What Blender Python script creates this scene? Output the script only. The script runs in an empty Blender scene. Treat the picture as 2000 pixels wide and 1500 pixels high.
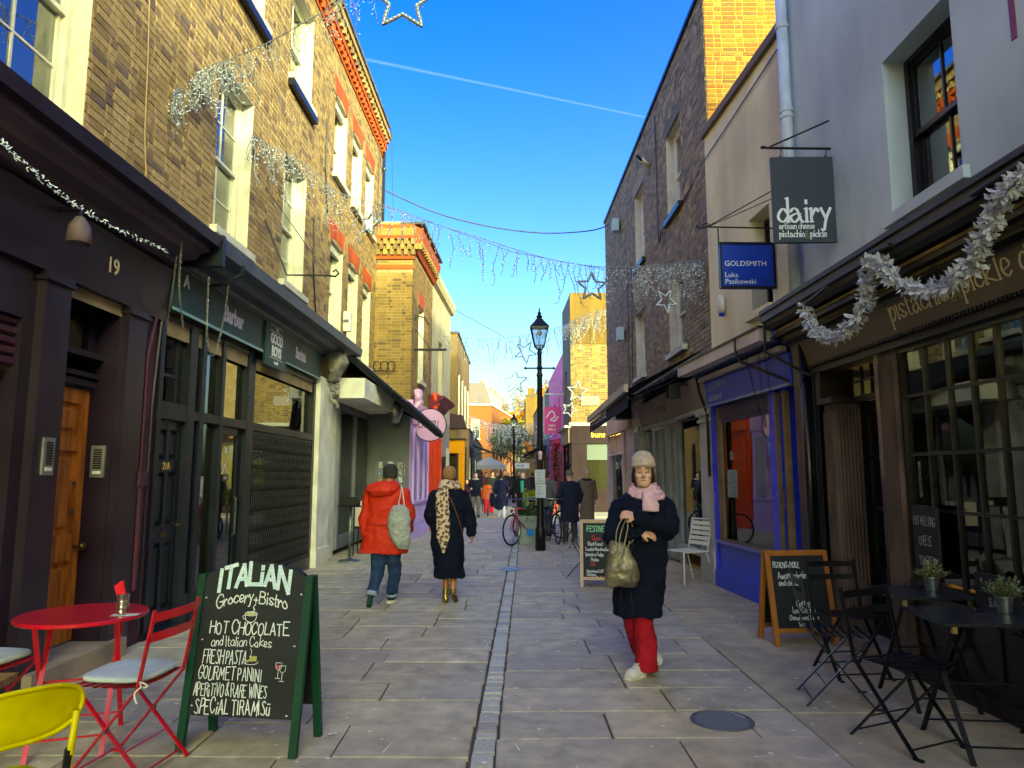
import bpy, bmesh, math, random
from mathutils import Vector, Matrix, noise
random.seed(7)
R = math.radians
sc = bpy.context.scene
COL = sc.collection
# ------------------------------------------------------------ camera
FPX, HC = 1387.0, 1.52
PITCH = math.atan(178 / FPX)
cam = bpy.data.cameras.new('camera'); camo = bpy.data.objects.new('camera', cam); COL.objects.link(camo)
cam.sensor_fit = 'HORIZONTAL'; cam.sensor_width = 36; cam.lens = 36 * FPX / 2000
camo.location = (0, 0, HC); camo.rotation_euler = (math.pi / 2 + PITCH, 0, 0)
cam.clip_start = .05; cam.clip_end = 30000
sc.camera = camo
# ------------------------------------------------------------ light
SUN_AZ, SUN_EL = 150, 16.5
SAT, HUE, DUST, SUNE, EXPO, WBT = 1.45, .54, 6.0, 2.0, 2.9, 8800
w = bpy.data.worlds.new('World'); sc.world = w; w.use_nodes = True
nt = w.node_tree; bg = nt.nodes['Background']
sky = nt.nodes.new('ShaderNodeTexSky'); sky.sky_type = 'NISHITA'; sky.sun_disc = False
sky.sun_elevation = R(SUN_EL); sky.sun_rotation = R(SUN_AZ); sky.air_density = 1.0; sky.dust_density = DUST; sky.ozone_density = 3; sky.altitude = 50
hs = nt.nodes.new('ShaderNodeHueSaturation'); hs.inputs['Saturation'].default_value = SAT; hs.inputs['Hue'].default_value = HUE
nt.links.new(sky.outputs[0], hs.inputs['Color']); nt.links.new(hs.outputs[0], bg.inputs[0]); bg.inputs[1].default_value = 0.15
sun = bpy.data.lights.new('sun', 'SUN'); suno = bpy.data.objects.new('sun', sun); COL.objects.link(suno)
sun.energy = SUNE; sun.angle = R(1); sun.color = (.36, .32, .27)
ce = math.cos(R(SUN_EL))
SD = Vector((math.sin(R(SUN_AZ)) * ce, math.cos(R(SUN_AZ)) * ce, math.sin(R(SUN_EL))))
suno.rotation_euler = SD.to_track_quat('Z', 'Y').to_euler()
vs = sc.view_settings; vs.view_transform = 'Standard'; vs.look = 'None'; vs.exposure = EXPO; vs.gamma = 1; vs.use_curve_mapping = False
vs.use_white_balance = True; vs.white_balance_temperature = WBT; vs.white_balance_tint = -27
sc.cycles.max_bounces = 8; sc.cycles.diffuse_bounces = 4; sc.cycles.transparent_max_bounces = 16; sc.cycles.use_denoising = True
sc.cycles.sample_clamp_indirect = 6
# ------------------------------------------------------------ pixel helpers (photo pixels -> points in the street)
def ray(px, py):
    x = (px - 1000) / FPX; u = (750 - py) / FPX
    return Vector((x, math.cos(PITCH) - u * math.sin(PITCH), math.sin(PITCH) + u * math.cos(PITCH)))
def G(px, py, z=0.):
    d = ray(px, py); t = (z - HC) / d.z; return Vector((d.x * t, d.y * t, z))
def P(px, py, Y):
    d = ray(px, py); t = Y / d.y; return Vector((d.x * t, Y, HC + d.z * t))
# ------------------------------------------------------------ materials
def lin(h):
    h = h.lstrip('#'); c = [int(h[i:i + 2], 16) / 255 for i in (0, 2, 4)]
    return tuple(((v + .055) / 1.055) ** 2.4 if v > .04045 else v / 12.92 for v in c) + (1,)
MATS = {}
# factor that lightens or darkens each named swatch to suit the scene's light
ALB = {'granite_setts': 2.3, 'joint_dirt': 1.5, 'brown_brick': 1.9, 'dark_mortar': 1.8, 'worn_step': 1.8, 'mid_grey_paint': 1.8, 'dirty_white_paint': 1.5, 'slate_grey_paint': 2, 'lilac_grey_paint': 1.6, 'varnished_pine': 1.6,
       'lilac_gloss_paint': 1.4, 'pink_lilac_paint': 1.3, 'pale_grey_panel': 1.6, 'plum_side_wall': 1.5, 'aged_cream_render': 1.6, 'taupe_fascia': 1.8, 'light_grey_paint': 1.7, 'shutter_grey': 1.7, 'cream_shop_paint': 1.4, 'pinkish_white_paint': 1.5,
       'royal_blue_panel': 2.4, 'royal_blue_gloss': 2.2, 'pinkish_beige_metal': 1.6, 'pipe_grey_blue': 1.8, 'fascia_brown': 1.8, 'slate_sign': 1.6, 'worn_plum_pilaster': 1.0, 'blue_black_paint': .6, 'aged_brown_black_paint': .55, 'purple_gloss_paint': .55, 'black_shop_paint': .7, 'black_paint': .8, 'black_iron': .8, 'tan_interior': 1.6, 'smoky_stock_brick': .7, 'distant_paving': 1.7,
       'side_street_surface': 1.7, 'sandy_kerb': 1.4, 'hot_pink_paint': 1.7, 'bright_stock_brick': .55, 'yellow_stock_brick': .72, 'yellow_aged_render': .5, 'far_orange_brick': .6, 'orange_party_brick': .6, 'orange_red_brick': .75, 'white_painted_brick': .8, 'cream_render': .7, 'yorkstone': 1.4, 'forecourt_slab': 1.5, 'blue_grey_render': 1.2}
def scl(c, name):
    k = ALB.get(name, 1); return tuple(min(.85, v * k) for v in c[:3]) + (1,)
def mat(name, c1, c2=None, rough=.6, metal=0., scale=6., bump=0., bscale=None, spec=.3, emit=None, es=0., stretch=None, detail=5, coat=0., sharp=(.35, .65)):
    if name in MATS: return MATS[name]
    m = bpy.data.materials.new(name); m.use_nodes = True; n = m.node_tree; b = n.nodes['Principled BSDF']
    c1 = scl(lin(c1), name)
    b.inputs['Base Color'].default_value = c1; b.inputs['Roughness'].default_value = rough; b.inputs['Metallic'].default_value = metal
    b.inputs['Specular IOR Level'].default_value = spec
    if coat: b.inputs['Coat Weight'].default_value = coat; b.inputs['Coat Roughness'].default_value = .15
    if c2 is not None or bump:
        tc = n.nodes.new('ShaderNodeTexCoord'); mp = n.nodes.new('ShaderNodeMapping'); n.links.new(tc.outputs['Object'], mp.inputs[0])
        if stretch: mp.inputs['Scale'].default_value = stretch
        nz = n.nodes.new('ShaderNodeTexNoise'); nz.inputs['Scale'].default_value = scale; nz.inputs['Detail'].default_value = detail
        n.links.new(mp.outputs[0], nz.inputs[0])
        if c2 is not None:
            c2 = scl(lin(c2), name)
            r = n.nodes.new('ShaderNodeValToRGB'); r.color_ramp.elements[0].color = c1; r.color_ramp.elements[1].color = c2
            r.color_ramp.elements[0].position = sharp[0]; r.color_ramp.elements[1].position = sharp[1]
            n.links.new(nz.outputs[0], r.inputs[0]); n.links.new(r.outputs[0], b.inputs['Base Color'])
        mr = n.nodes.new('ShaderNodeMapRange'); mr.inputs['To Min'].default_value = max(0, rough - .1); mr.inputs['To Max'].default_value = min(1, rough + .12)
        n.links.new(nz.outputs[0], mr.inputs[0]); n.links.new(mr.outputs[0], b.inputs['Roughness'])
        if bump:
            n2 = n.nodes.new('ShaderNodeTexNoise'); n2.inputs['Scale'].default_value = bscale or scale * 4; n2.inputs['Detail'].default_value = 6
            n.links.new(mp.outputs[0], n2.inputs[0])
            bp = n.nodes.new('ShaderNodeBump'); bp.inputs['Strength'].default_value = bump; bp.inputs['Distance'].default_value = .01
            n.links.new(n2.outputs[0], bp.inputs['Height']); n.links.new(bp.outputs[0], b.inputs['Normal'])
    if emit:
        b.inputs['Emission Color'].default_value = lin(emit); b.inputs['Emission Strength'].default_value = es
    MATS[name] = m; return m
def tintmat(name, stops, rough=.8, grain=25., gamt=.5, bump=.35, patch=None):
    """colour picked per piece: attribute 'tint' (or the object's own random number), with grain and large patches"""
    m = bpy.data.materials.new(name); m.use_nodes = True; n = m.node_tree; b = n.nodes['Principled BSDF']; L = n.links.new
    at = n.nodes.new('ShaderNodeAttribute'); at.attribute_name = 'tint'
    oi = n.nodes.new('ShaderNodeObjectInfo')
    ad = n.nodes.new('ShaderNodeMath'); ad.operation = 'ADD'; L(at.outputs['Fac'], ad.inputs[0]); L(oi.outputs['Random'], ad.inputs[1])
    fr = n.nodes.new('ShaderNodeMath'); fr.operation = 'FRACT'; L(ad.outputs[0], fr.inputs[0])
    r = n.nodes.new('ShaderNodeValToRGB'); r.color_ramp.interpolation = 'LINEAR'; e = r.color_ramp.elements
    e[0].color = scl(lin(stops[0][1]), name); e[0].position = stops[0][0]; e[1].color = scl(lin(stops[-1][1]), name); e[1].position = stops[-1][0]
    for p_, c_ in stops[1:-1]:
        x = e.new(p_); x.color = scl(lin(c_), name)
    L(fr.outputs[0], r.inputs[0])
    ge = n.nodes.new('ShaderNodeNewGeometry')
    nz = n.nodes.new('ShaderNodeTexNoise'); nz.inputs['Scale'].default_value = grain; nz.inputs['Detail'].default_value = 10; nz.inputs['Roughness'].default_value = .62; L(ge.outputs['Position'], nz.inputs[0])
    mr = n.nodes.new('ShaderNodeMapRange'); mr.inputs[1].default_value = .25; mr.inputs[2].default_value = .75; mr.inputs[3].default_value = 1 - gamt; mr.inputs[4].default_value = 1 + gamt * .6; L(nz.outputs[0], mr.inputs[0])
    mx = n.nodes.new('ShaderNodeMix'); mx.data_type = 'RGBA'; mx.blend_type = 'MULTIPLY'; mx.inputs[0].default_value = 1; L(r.outputs[0], mx.inputs[6]); L(mr.outputs[0], mx.inputs[7])
    out = mx.outputs[2]
    if patch:
        pn = n.nodes.new('ShaderNodeTexNoise'); pn.inputs['Scale'].default_value = patch[0]; pn.inputs['Detail'].default_value = 3; L(ge.outputs['Position'], pn.inputs[0])
        pr = n.nodes.new('ShaderNodeMapRange'); pr.inputs[1].default_value = .42; pr.inputs[2].default_value = .7; pr.inputs[4].default_value = patch[1]; L(pn.outputs[0], pr.inputs[0])
        px_ = n.nodes.new('ShaderNodeMix'); px_.data_type = 'RGBA'; L(pr.outputs[0], px_.inputs[0]); L(out, px_.inputs[6]); px_.inputs[7].default_value = scl(lin(patch[2]), name); out = px_.outputs[2]
    L(out, b.inputs['Base Color']); b.inputs['Roughness'].default_value = rough; b.inputs['Specular IOR Level'].default_value = .3
    if bump:
        bp = n.nodes.new('ShaderNodeBump'); bp.inputs['Strength'].default_value = bump; bp.inputs['Distance'].default_value = .006; L(nz.outputs[0], bp.inputs['Height']); L(bp.outputs[0], b.inputs['Normal'])
    MATS[name] = m; return m
def glassmat(name, tint='#e8eeee', refl=.12, wav=0.04):
    m = bpy.data.materials.new(name); m.use_nodes = True; n = m.node_tree; n.nodes.clear(); L = n.links.new
    o = n.nodes.new('ShaderNodeOutputMaterial'); t = n.nodes.new('ShaderNodeBsdfTransparent'); t.inputs[0].default_value = lin(tint)
    g = n.nodes.new('ShaderNodeBsdfGlossy'); g.inputs['Roughness'].default_value = .01; g.inputs[0].default_value = (.95, .97, 1, 1)
    lw = n.nodes.new('ShaderNodeFresnel'); lw.inputs[0].default_value = 1.5
    mr = n.nodes.new('ShaderNodeMapRange'); mr.inputs[3].default_value = refl; mr.inputs[4].default_value = 1; L(lw.outputs[0], mr.inputs[0])
    nz = n.nodes.new('ShaderNodeTexNoise'); nz.inputs['Scale'].default_value = 1.3
    ge = n.nodes.new('ShaderNodeNewGeometry'); L(ge.outputs['Position'], nz.inputs[0])
    bp = n.nodes.new('ShaderNodeBump'); bp.inputs['Strength'].default_value = wav; bp.inputs['Distance'].default_value = .05; L(nz.outputs[0], bp.inputs['Height']); L(bp.outputs[0], g.inputs['Normal'])
    mx = n.nodes.new('ShaderNodeMixShader'); L(mr.outputs[0], mx.inputs[0]); L(t.outputs[0], mx.inputs[1]); L(g.outputs[0], mx.inputs[2]); L(mx.outputs[0], o.inputs[0])
    MATS[name] = m; return m
def emitmat(name, c, s):
    return mat(name, c, rough=.5, emit=c, es=s)
M_STOCK = tintmat('yellow_stock_brick', [(0, '#836a48'), (.12, '#9f8358'), (.35, '#b4966a'), (.6, '#c0a274'), (.8, '#a58b66'), (.9, '#8a7060'), (.97, '#685650'), (1, '#96765c')], patch=(.55, .35, '#a48454'))
M_STOCK2 = tintmat('bright_stock_brick', [(0, '#8f7650'), (.3, '#b8965c'), (.6, '#c29e60'), (.85, '#a08454'), (1, '#7d664a')], patch=(.5, .3, '#b48c4c'))
M_BROWN = tintmat('brown_brick', [(0, '#4a4030'), (.2, '#645842'), (.5, '#776a50'), (.75, '#5a503a'), (.9, '#897a58'), (1, '#403a2c')], patch=(.45, .45, '#5a5048'))
M_PARTY = tintmat('orange_party_brick', [(0, '#a8642c'), (.3, '#c08a3c'), (.55, '#b06a34'), (.8, '#8a6a3c'), (1, '#c99a4c')])
M_REDBR = tintmat('orange_red_brick', [(0, '#b04a22'), (.5, '#c4582a'), (1, '#9c4224')], gamt=.25)
M_FARBR = tintmat('far_orange_brick', [(0, '#b06a38'), (.5, '#c47c42'), (1, '#9c5c34')], gamt=.25)
M_MORT = mat('mortar', '#a48f6c', '#8a7656', rough=.9, scale=3, bump=.3)
M_MORTB = mat('dark_mortar', '#8a7c6b', '#5f554b', rough=.9, scale=3, bump=.3)
M_STONE = tintmat('yorkstone', [(0, '#9a927a'), (.2, '#a39a80'), (.4, '#aba186'), (.6, '#9c937b'), (.78, '#948b74'), (.9, '#98937e'), (1, '#aea484')], rough=.6, grain=5, gamt=.5, bump=.4, patch=(1.3, .6, '#8c8478'))
M_SETT = tintmat('granite_setts', [(0, '#74736a'), (.5, '#87857b'), (1, '#696861')], rough=.6, grain=60, gamt=.35, bump=.4)
M_SLAB = tintmat('forecourt_slab', [(0, '#94886a'), (.5, '#9f9374'), (1, '#8b8062')], rough=.7, grain=5, gamt=.35, bump=.4, patch=(1.2, .5, '#6c6258'))
M_JOINT = mat('joint_dirt', '#3c3832', '#504a42', rough=.95, scale=8, bump=.4)
M_GLASS = glassmat('window_glass', '#dfe8e8', .16)
M_GLASSD = glassmat('shop_glass', '#d6dcda', .055, .02)
M_WHITE = mat('white_paint', '#dcd8cc', '#c9c4b6', rough=.55, scale=5, bump=.15)
M_WREVEAL = mat('white_painted_brick', '#d8d4c8', '#c2bdae', rough=.7, scale=4, bump=.9, bscale=14)
M_SASH = mat('cream_gloss_paint', '#d4cfbe', '#c4bda9', rough=.35, scale=6)
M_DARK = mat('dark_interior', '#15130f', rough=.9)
M_CURT = mat('net_curtain', '#b9b7ae', '#8e8c86', rough=.9, scale=3, stretch=(14, 1, 1))
M_BLACKP = mat('black_paint', '#0e0f12', '#191a1e', rough=.35, scale=7, bump=.1)
M_IRON = mat('black_iron', '#0c0c0e', '#17171a', rough=.42, scale=20, bump=.1)
M_STEEL = mat('bare_steel', '#8d8f90', '#6d6f70', rough=.35, metal=.9, scale=20)
M_LEAD = mat('lead_flashing', '#3a3c42', '#5a5c62', rough=.6, scale=4, bump=.2)
# ------------------------------------------------------------ mesh helpers
class MB:
    def __init__(s): s.v = []; s.f = []; s.t = []; s.tint = 0.
    def add(s, vs, fs):
        n = len(s.v); s.v += [tuple(v) for v in vs]; s.f += [tuple(i + n for i in f) for f in fs]; s.t += [s.tint] * len(fs)
    def box(s, x0, x1, y0, y1, z0, z1, M=None):
        vs = [Vector((x, y, z)) for z in (z0, z1) for y in (y0, y1) for x in (x0, x1)]
        if M is not None: vs = [M @ v for v in vs]
        s.add(vs, [(0, 2, 3, 1), (4, 5, 7, 6), (0, 1, 5, 4), (2, 6, 7, 3), (0, 4, 6, 2), (1, 3, 7, 5)]); return s
    def bbox(s, x0, x1, y0, y1, z0, z1, c=.004, M=None):
        """box with chamfered front (-y) face edges"""
        vs = [(x0, y1, z0), (x1, y1, z0), (x1, y1, z1), (x0, y1, z1), (x0, y0 + c, z0), (x1, y0 + c, z0), (x1, y0 + c, z1), (x0, y0 + c, z1),
              (x0 + c, y0, z0 + c), (x1 - c, y0, z0 + c), (x1 - c, y0, z1 - c), (x0 + c, y0, z1 - c)]
        if M is not None: vs = [M @ Vector(v) for v in vs]
        s.add(vs, [(0, 4, 5, 1)[::-1], (1, 5, 6, 2)[::-1], (2, 6, 7, 3)[::-1], (3, 7, 4, 0)[::-1], (4, 8, 9, 5)[::-1], (5, 9, 10, 6)[::-1], (6, 10, 11, 7)[::-1], (7, 11, 8, 4)[::-1], (8, 11, 10, 9)[::-1]]); return s
    def quad(s, a, b, c, d): s.add([a, b, c, d], [(0, 1, 2, 3)]); return s
    def prism(s, pts, a, b, axis=1):
        """polygon pts (2D) swept along an axis from a to b. axis=1: pts are x,z swept in y; 0: y,z in x; 2: x,y in z"""
        n = len(pts)
        def mk(p, t): return (t, p[0], p[1]) if axis == 0 else (p[0], t, p[1]) if axis == 1 else (p[0], p[1], t)
        vs = [mk(p, a) for p in pts] + [mk(p, b) for p in pts]
        s.add(vs, [tuple(range(n)), tuple(range(2 * n - 1, n - 1, -1))] + [(i, n + i, n + (i + 1) % n, (i + 1) % n) for i in range(n)]); return s
    def tube(s, pts, r, n=6, cap=True, closed=False, ry=None):
        pts = [Vector(p) for p in pts]; k = len(pts)
        rs = r if isinstance(r, (list, tuple)) else [r] * k
        base = len(s.v); up = None; V = []
        for i, p in enumerate(pts):
            if closed: d = pts[(i + 1) % k] - pts[i - 1]
            else: d = (pts[min(i + 1, k - 1)] - pts[max(i - 1, 0)])
            if d.length < 1e-9: d = Vector((0, 0, 1))
            d.normalize()
            if up is None:
                up = Vector((0, 0, 1)) if abs(d.z) < .95 else Vector((1, 0, 0))
            a = d.cross(up)
            if a.length < 1e-5: a = d.orthogonal()
            a.normalize(); b = a.cross(d).normalized(); up = b
            for j in range(n):
                t = 2 * math.pi * (j + .5) / n
                V.append(p + a * math.cos(t) * rs[i] + b * math.sin(t) * (rs[i] if ry is None else ry))
        F = []
        for i in range(k if closed else k - 1):
            for j in range(n):
                i2 = (i + 1) % k
                F.append((i * n + j, i2 * n + j, i2 * n + (j + 1) % n, i * n + (j + 1) % n))
        if cap and not closed:
            F.append(tuple(range(n))); F.append(tuple((k - 1) * n + j for j in reversed(range(n))))
        s.add(V, F); return s
    def bar(s, a, b, w, h=None, up=(0, 0, 1)):
        """rectangular bar from a to b"""
        a, b = Vector(a), Vector(b); d = (b - a).normalized(); up = Vector(up)
        if abs(d.dot(up)) > .98: up = Vector((0, 1, 0))
        x = d.cross(up).normalized(); y = x.cross(d); h = h or w; V = []
        for p in (a, b):
            for sx, sy in ((-1, -1), (1, -1), (1, 1), (-1, 1)): V.append(p + x * sx * w / 2 + y * sy * h / 2)
        s.add(V, [(0, 1, 2, 3)[::-1], (4, 5, 6, 7), (0, 4, 5, 1)[::-1], (1, 5, 6, 2)[::-1], (2, 6, 7, 3)[::-1], (3, 7, 4, 0)[::-1]]); return s
    def lathe(s, prof, c=(0, 0, 0), n=24, M=None, sx=1, sy=1):
        V = []; k = len(prof)
        for r_, z in prof:
            for j in range(n):
                t = 2 * math.pi * j / n
                v = Vector((r_ * math.cos(t) * sx, r_ * math.sin(t) * sy, z))
                if M is not None: v = M @ v
                V.append(v + Vector(c))
        F = [(i * n + j, i * n + (j + 1) % n, (i + 1) * n + (j + 1) % n, (i + 1) * n + j) for i in range(k - 1) for j in range(n)]
        F.append(tuple(range(n))[::-1]); F.append(tuple((k - 1) * n + j for j in range(n)))
        s.add(V, F); return s
    def ball(s, c, r, n=10, k=7, sx=1, sy=1, sz=1):
        prof = [(max(1e-4, r * math.sin(math.pi * i / k)), -r * math.cos(math.pi * i / k) * sz) for i in range(k + 1)]
        return s.lathe(prof, c, n, sx=sx, sy=sy)
    def loft(s, rings, n=20):
        """rings: (cx,cy,cz, rx, ry, rot[, power]) horizontal super-ellipses bottom to top, closed"""
        V = []; k = len(rings)
        for rg in rings:
            cx, cy, cz, rx, ry, ro = rg[:6]; pw = rg[6] if len(rg) > 6 else 1.0
            for j in range(n):
                t = 2 * math.pi * j / n; c_, s_ = math.cos(t), math.sin(t)
                x = rx * math.copysign(abs(c_) ** pw, c_); y = ry * math.copysign(abs(s_) ** pw, s_)
                V.append((cx + x * math.cos(ro) - y * math.sin(ro), cy + x * math.sin(ro) + y * math.cos(ro), cz))
        F = [(i * n + j, i * n + (j + 1) % n, (i + 1) * n + (j + 1) % n, (i + 1) * n + j) for i in range(k - 1) for j in range(n)]
        F.append(tuple(range(n))[::-1]); F.append(tuple((k - 1) * n + j for j in range(n)))
        s.add(V, F); return s
    def mesh(s, name, m, smooth=False, inv=None):
        me = bpy.data.meshes.new(name)
        V = s.v if inv is None else [tuple(inv @ Vector(v)) for v in s.v]
        me.from_pydata(V, [], s.f)
        if any(s.t):
            a = me.attributes.new('tint', 'FLOAT', 'FACE'); a.data.foreach_set('value', s.t)
        if m is not None: me.materials.append(m)
        if smooth: me.polygons.foreach_set('use_smooth', [True] * len(me.polygons))
        return me
    def build(s, name, m, parent=None, world=False, smooth=False, **kw):
        inv = WM(parent).inverted() if (world and parent is not None) else None
        me = s.mesh(name, m, smooth, inv)
        o = bpy.data.objects.new(name, me); COL.objects.link(o)
        if parent is not None: o.parent = parent
        for k_, v_ in kw.items(): o[k_] = v_
        return o
def WM(o):
    M = Matrix.LocRotScale(o.location, o.rotation_euler, o.scale)
    return WM(o.parent) @ M if o.parent else M
def thing(name, label, cat, loc=(0, 0, 0), rz=0., group=None, kind=None):
    o = bpy.data.objects.new(name, None); COL.objects.link(o); o.location = loc; o.rotation_euler = (0, 0, rz)
    o.empty_display_size = .1
    o['label'] = label; o['category'] = cat
    if group: o['group'] = group
    if kind: o['kind'] = kind
    return o
def tag(o, label, cat, group=None):
    o['label'] = label; o['category'] = cat
    if group: o['group'] = group
    return o
def children(o, pool): return [c for c in pool if c.parent == o]
def copy_tree(o, loc=None, rz=None, label=None, parent=None):
    pool = list(COL.objects)
    def rec(x, par):
        c = x.copy(); COL.objects.link(c)
        if par is not None: c.parent = par
        for ch in [k for k in pool if k.parent == x]: rec(ch, c)
        return c
    c = rec(o, parent)
    if loc is not None: c.location = loc
    if rz is not None: c.rotation_euler = (0, 0, rz)
    if label: c['label'] = label
    return c
def share(me, name, parent, M=None, **kw):
    o = bpy.data.objects.new(name, me); COL.objects.link(o)
    if parent is not None: o.parent = parent
    if M is not None: o.matrix_local = M
    for k_, v_ in kw.items(): o[k_] = v_
    return o
def blob(mb, name, m, parent, voxel=.012, smooth=6, disp=None, world=True, **kw):
    """closed overlapping shapes grown into one continuous skin"""
    inv = WM(parent).inverted() if (world and parent is not None) else None
    me = mb.mesh('tmp', m, False, inv); o = bpy.data.objects.new('tmp', me); COL.objects.link(o)
    r = o.modifiers.new('r', 'REMESH'); r.mode = 'VOXEL'; r.voxel_size = voxel; r.use_smooth_shade = True
    if smooth:
        s_ = o.modifiers.new('s', 'SMOOTH'); s_.iterations = smooth; s_.factor = .5
    if disp:
        for k_, (sz, st) in enumerate(disp):
            tx = bpy.data.textures.new('folds', 'CLOUDS'); tx.noise_scale = sz; tx.noise_depth = 1
            d = o.modifiers.new('d', 'DISPLACE'); d.texture = tx; d.strength = st; d.mid_level = .5
    dg = bpy.context.evaluated_depsgraph_get(); ev = o.evaluated_get(dg)
    nm = bpy.data.meshes.new_from_object(ev); nm.name = name
    bpy.data.objects.remove(o)
    nm.polygons.foreach_set('use_smooth', [True] * len(nm.polygons))
    if not nm.materials: nm.materials.append(m)
    ob = bpy.data.objects.new(name, nm); COL.objects.link(ob); ob.parent = parent
    for k_, v_ in kw.items(): ob[k_] = v_
    return ob
def smoothpts(pts, k=6):
    pts = [Vector(p) for p in pts]; out = []
    for i in range(len(pts) - 1):
        a = pts[max(i - 1, 0)]; b = pts[i]; c = pts[i + 1]; d = pts[min(i + 2, len(pts) - 1)]
        for j in range(k):
            t = j / k
            out.append(.5 * ((2 * b) + (c - a) * t + (2 * a - 5 * b + 4 * c - d) * t * t + (3 * b - a - 3 * c + d) * t ** 3))
    out.append(pts[-1]); return out
# ------------------------------------------------------------ lettering: single-stroke glyphs, hex pairs xy, baseline y=3
GL = {
'A': '/03 3C 63;/16 56', 'B': '/03 0C;0C 3C 5B 59 38 08;08 48 66 64 43 03', 'C': '6A 5C 2C 09 06 23 43 65', 'D': '/03 0C;0C 3C 6A 65 33 03',
'E': '/6C 0C 03 63;/08 48', 'F': '/6C 0C 03;/08 48', 'G': '6A 5C 2C 09 06 23 43 65 67;/67 37', 'H': '/03 0C;/63 6C;/08 68', 'I': '/03 0C',
'J': '5C 55 43 13 05', 'K': '/03 0C;/5C 07 63', 'L': '/0C 03 53', 'M': '/03 1C 46 7C 83', 'N': '/03 0C 63 6C', 'O': '3C 1B 08 14 33 54 68 5B 3C',
'P': '/03 0C;0C 4C 5A 48 07', 'Q': '3C 1B 08 14 33 54 68 5B 3C;/45 72', 'R': '/03 0C;0C 4C 5A 48 08;/38 63', 'S': '5B 3C 1B 1A 38 56 54 33 04', 'T': '/0C 6C;/3C 33',
'U': '0C 05 13 43 65 6C', 'V': '/0C 33 6C', 'W': '/0C 23 4A 63 8C', 'X': '/0C 63;/6C 03', 'Y': '/0C 37 6C;/37 33', 'Z': '/0C 6C 03 63',
'a': '47 28 06 04 23 44 47;47 44 53', 'b': '/0C 03;05 28 47 45 23 04', 'c': '47 28 06 04 23 44', 'd': '46 28 06 04 23 45;/4C 43', 'e': '05 46 38 18 05 23 44',
'f': '4B 3C 2A 13;/08 38', 'g': '46 28 06 04 23 45;47 42 20 01', 'h': '/0C 03;05 28 47 43', 'i': '/08 03;/0A 0B', 'j': '18 11 00;/1A 1B', 'k': '/0C 03;/48 05 53', 'l': '/0C 03',
'm': '/08 03;06 18 37 33;36 48 67 63', 'n': '/08 03;05 28 47 43', 'o': '28 06 04 23 44 46 28', 'p': '/08 00;05 28 47 45 23 04', 'q': '46 28 06 04 23 45;/48 40', 'r': '/08 03;05 28 37',
's': '47 28 07 25 44 23 04', 't': '1B 14 23 33;/08 38', 'u': '08 04 23 45;/48 43', 'v': '/08 23 48', 'w': '/08 13 37 53 68', 'x': '/08 43;/48 03', 'y': '/08 24;48 24 10 00', 'z': '/08 48 03 43',
'0': '2C 09 06 23 46 49 2C', '1': '/1A 2C 23', '2': '0A 2C 4A 37 03;/03 43', '3': '0B 3C 4A 28 46 33 04', '4': '/3C 05 55;/3C 33', '5': '/4C 0C 08;08 38 46 23 04', '6': '4C 19 05 23 45 28 06', '9': '43 46 4A 2C 0A 28 49',
'&': '63 19 1B 3C 3A 06 04 23 46', '+': '/27 23;/05 45', '.': '/03 04', ',': '/04 12', '£': '4B 2C 19 13;/03 43;/07 37', '-': '/05 35', ' ': '', ':': '/04 05;/08 09',
'@': '07 18 28 37 44 53;46 26 05 04 13 23 45', '^': '08 04 23 45;/48 43;/1A 4A',
}
def glyph(ch):
    g = GL.get(ch, GL.get(ch.upper(), '')); out = []
    for st in g.split(';'):
        if not st: continue
        pl = st[0] == '/'; pts = [(int(q[0], 16), int(q[1], 16) - 3) for q in st.lstrip('/').split()]
        if not pl and len(pts) > 2:
            pts = [(p.x, p.y) for p in smoothpts([(a, b, 0) for a, b in pts], 5)]
        out.append(pts)
    w_ = max([p[0] for st in out for p in st], default=3)
    if w_ == 0:
        out = [[(p[0] + .5, p[1]) for p in st] for st in out]; w_ = 1.3
    return out, w_
def sans(txt, x, z, h, m, parent, y=-.01, cond=1., name='lettering', ctr=False, T=None, bold=0., gap=1.):
    cu = bpy.data.curves.new('t', 'FONT'); cu.body = txt; cu.size = h * 1.38; cu.extrude = .002; cu.offset = bold; cu.resolution_u = 4; cu.space_character = gap
    if ctr: cu.align_x = 'CENTER'
    o = bpy.data.objects.new('t', cu); COL.objects.link(o); me = bpy.data.meshes.new_from_object(o.evaluated_get(bpy.context.evaluated_depsgraph_get())); bpy.data.objects.remove(o)
    M_ = Matrix.Translation((x, y, z)) @ Matrix.Diagonal((cond, 1, 1, 1)) @ Matrix.Rotation(math.pi / 2, 4, 'X'); me.transform(T @ M_ if T is not None else M_); me.name = name; me.materials.clear(); me.materials.append(m)
    o = bpy.data.objects.new(name, me); COL.objects.link(o); o.parent = parent; return o
def ribbon(mb, pts, w, y, nib=0.):
    """flat stroke in the xz plane facing -y"""
    pts = [Vector((p[0], p[1])) for p in pts]
    if len(pts) < 2: return
    V = []; k = len(pts)
    for i, p in enumerate(pts):
        d = pts[min(i + 1, k - 1)] - pts[max(i - 1, 0)]
        if d.length < 1e-9: d = Vector((1, 0))
        d.normalize(); nrm = Vector((-d.y, d.x))
        ww = w
        if nib: ww = w * (1 - nib + nib * min(1, abs(d.y) * 1.15))
        if i == 0: p = p - d * w * .4
        if i == k - 1: p = p + d * w * .4
        V.append((p.x + nrm.x * ww / 2, y, p.y + nrm.y * ww / 2)); V.append((p.x - nrm.x * ww / 2, y, p.y - nrm.y * ww / 2))
    mb.add(V, [(2 * i, 2 * i + 2, 2 * i + 3, 2 * i + 1) for i in range(k - 1)])
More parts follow.
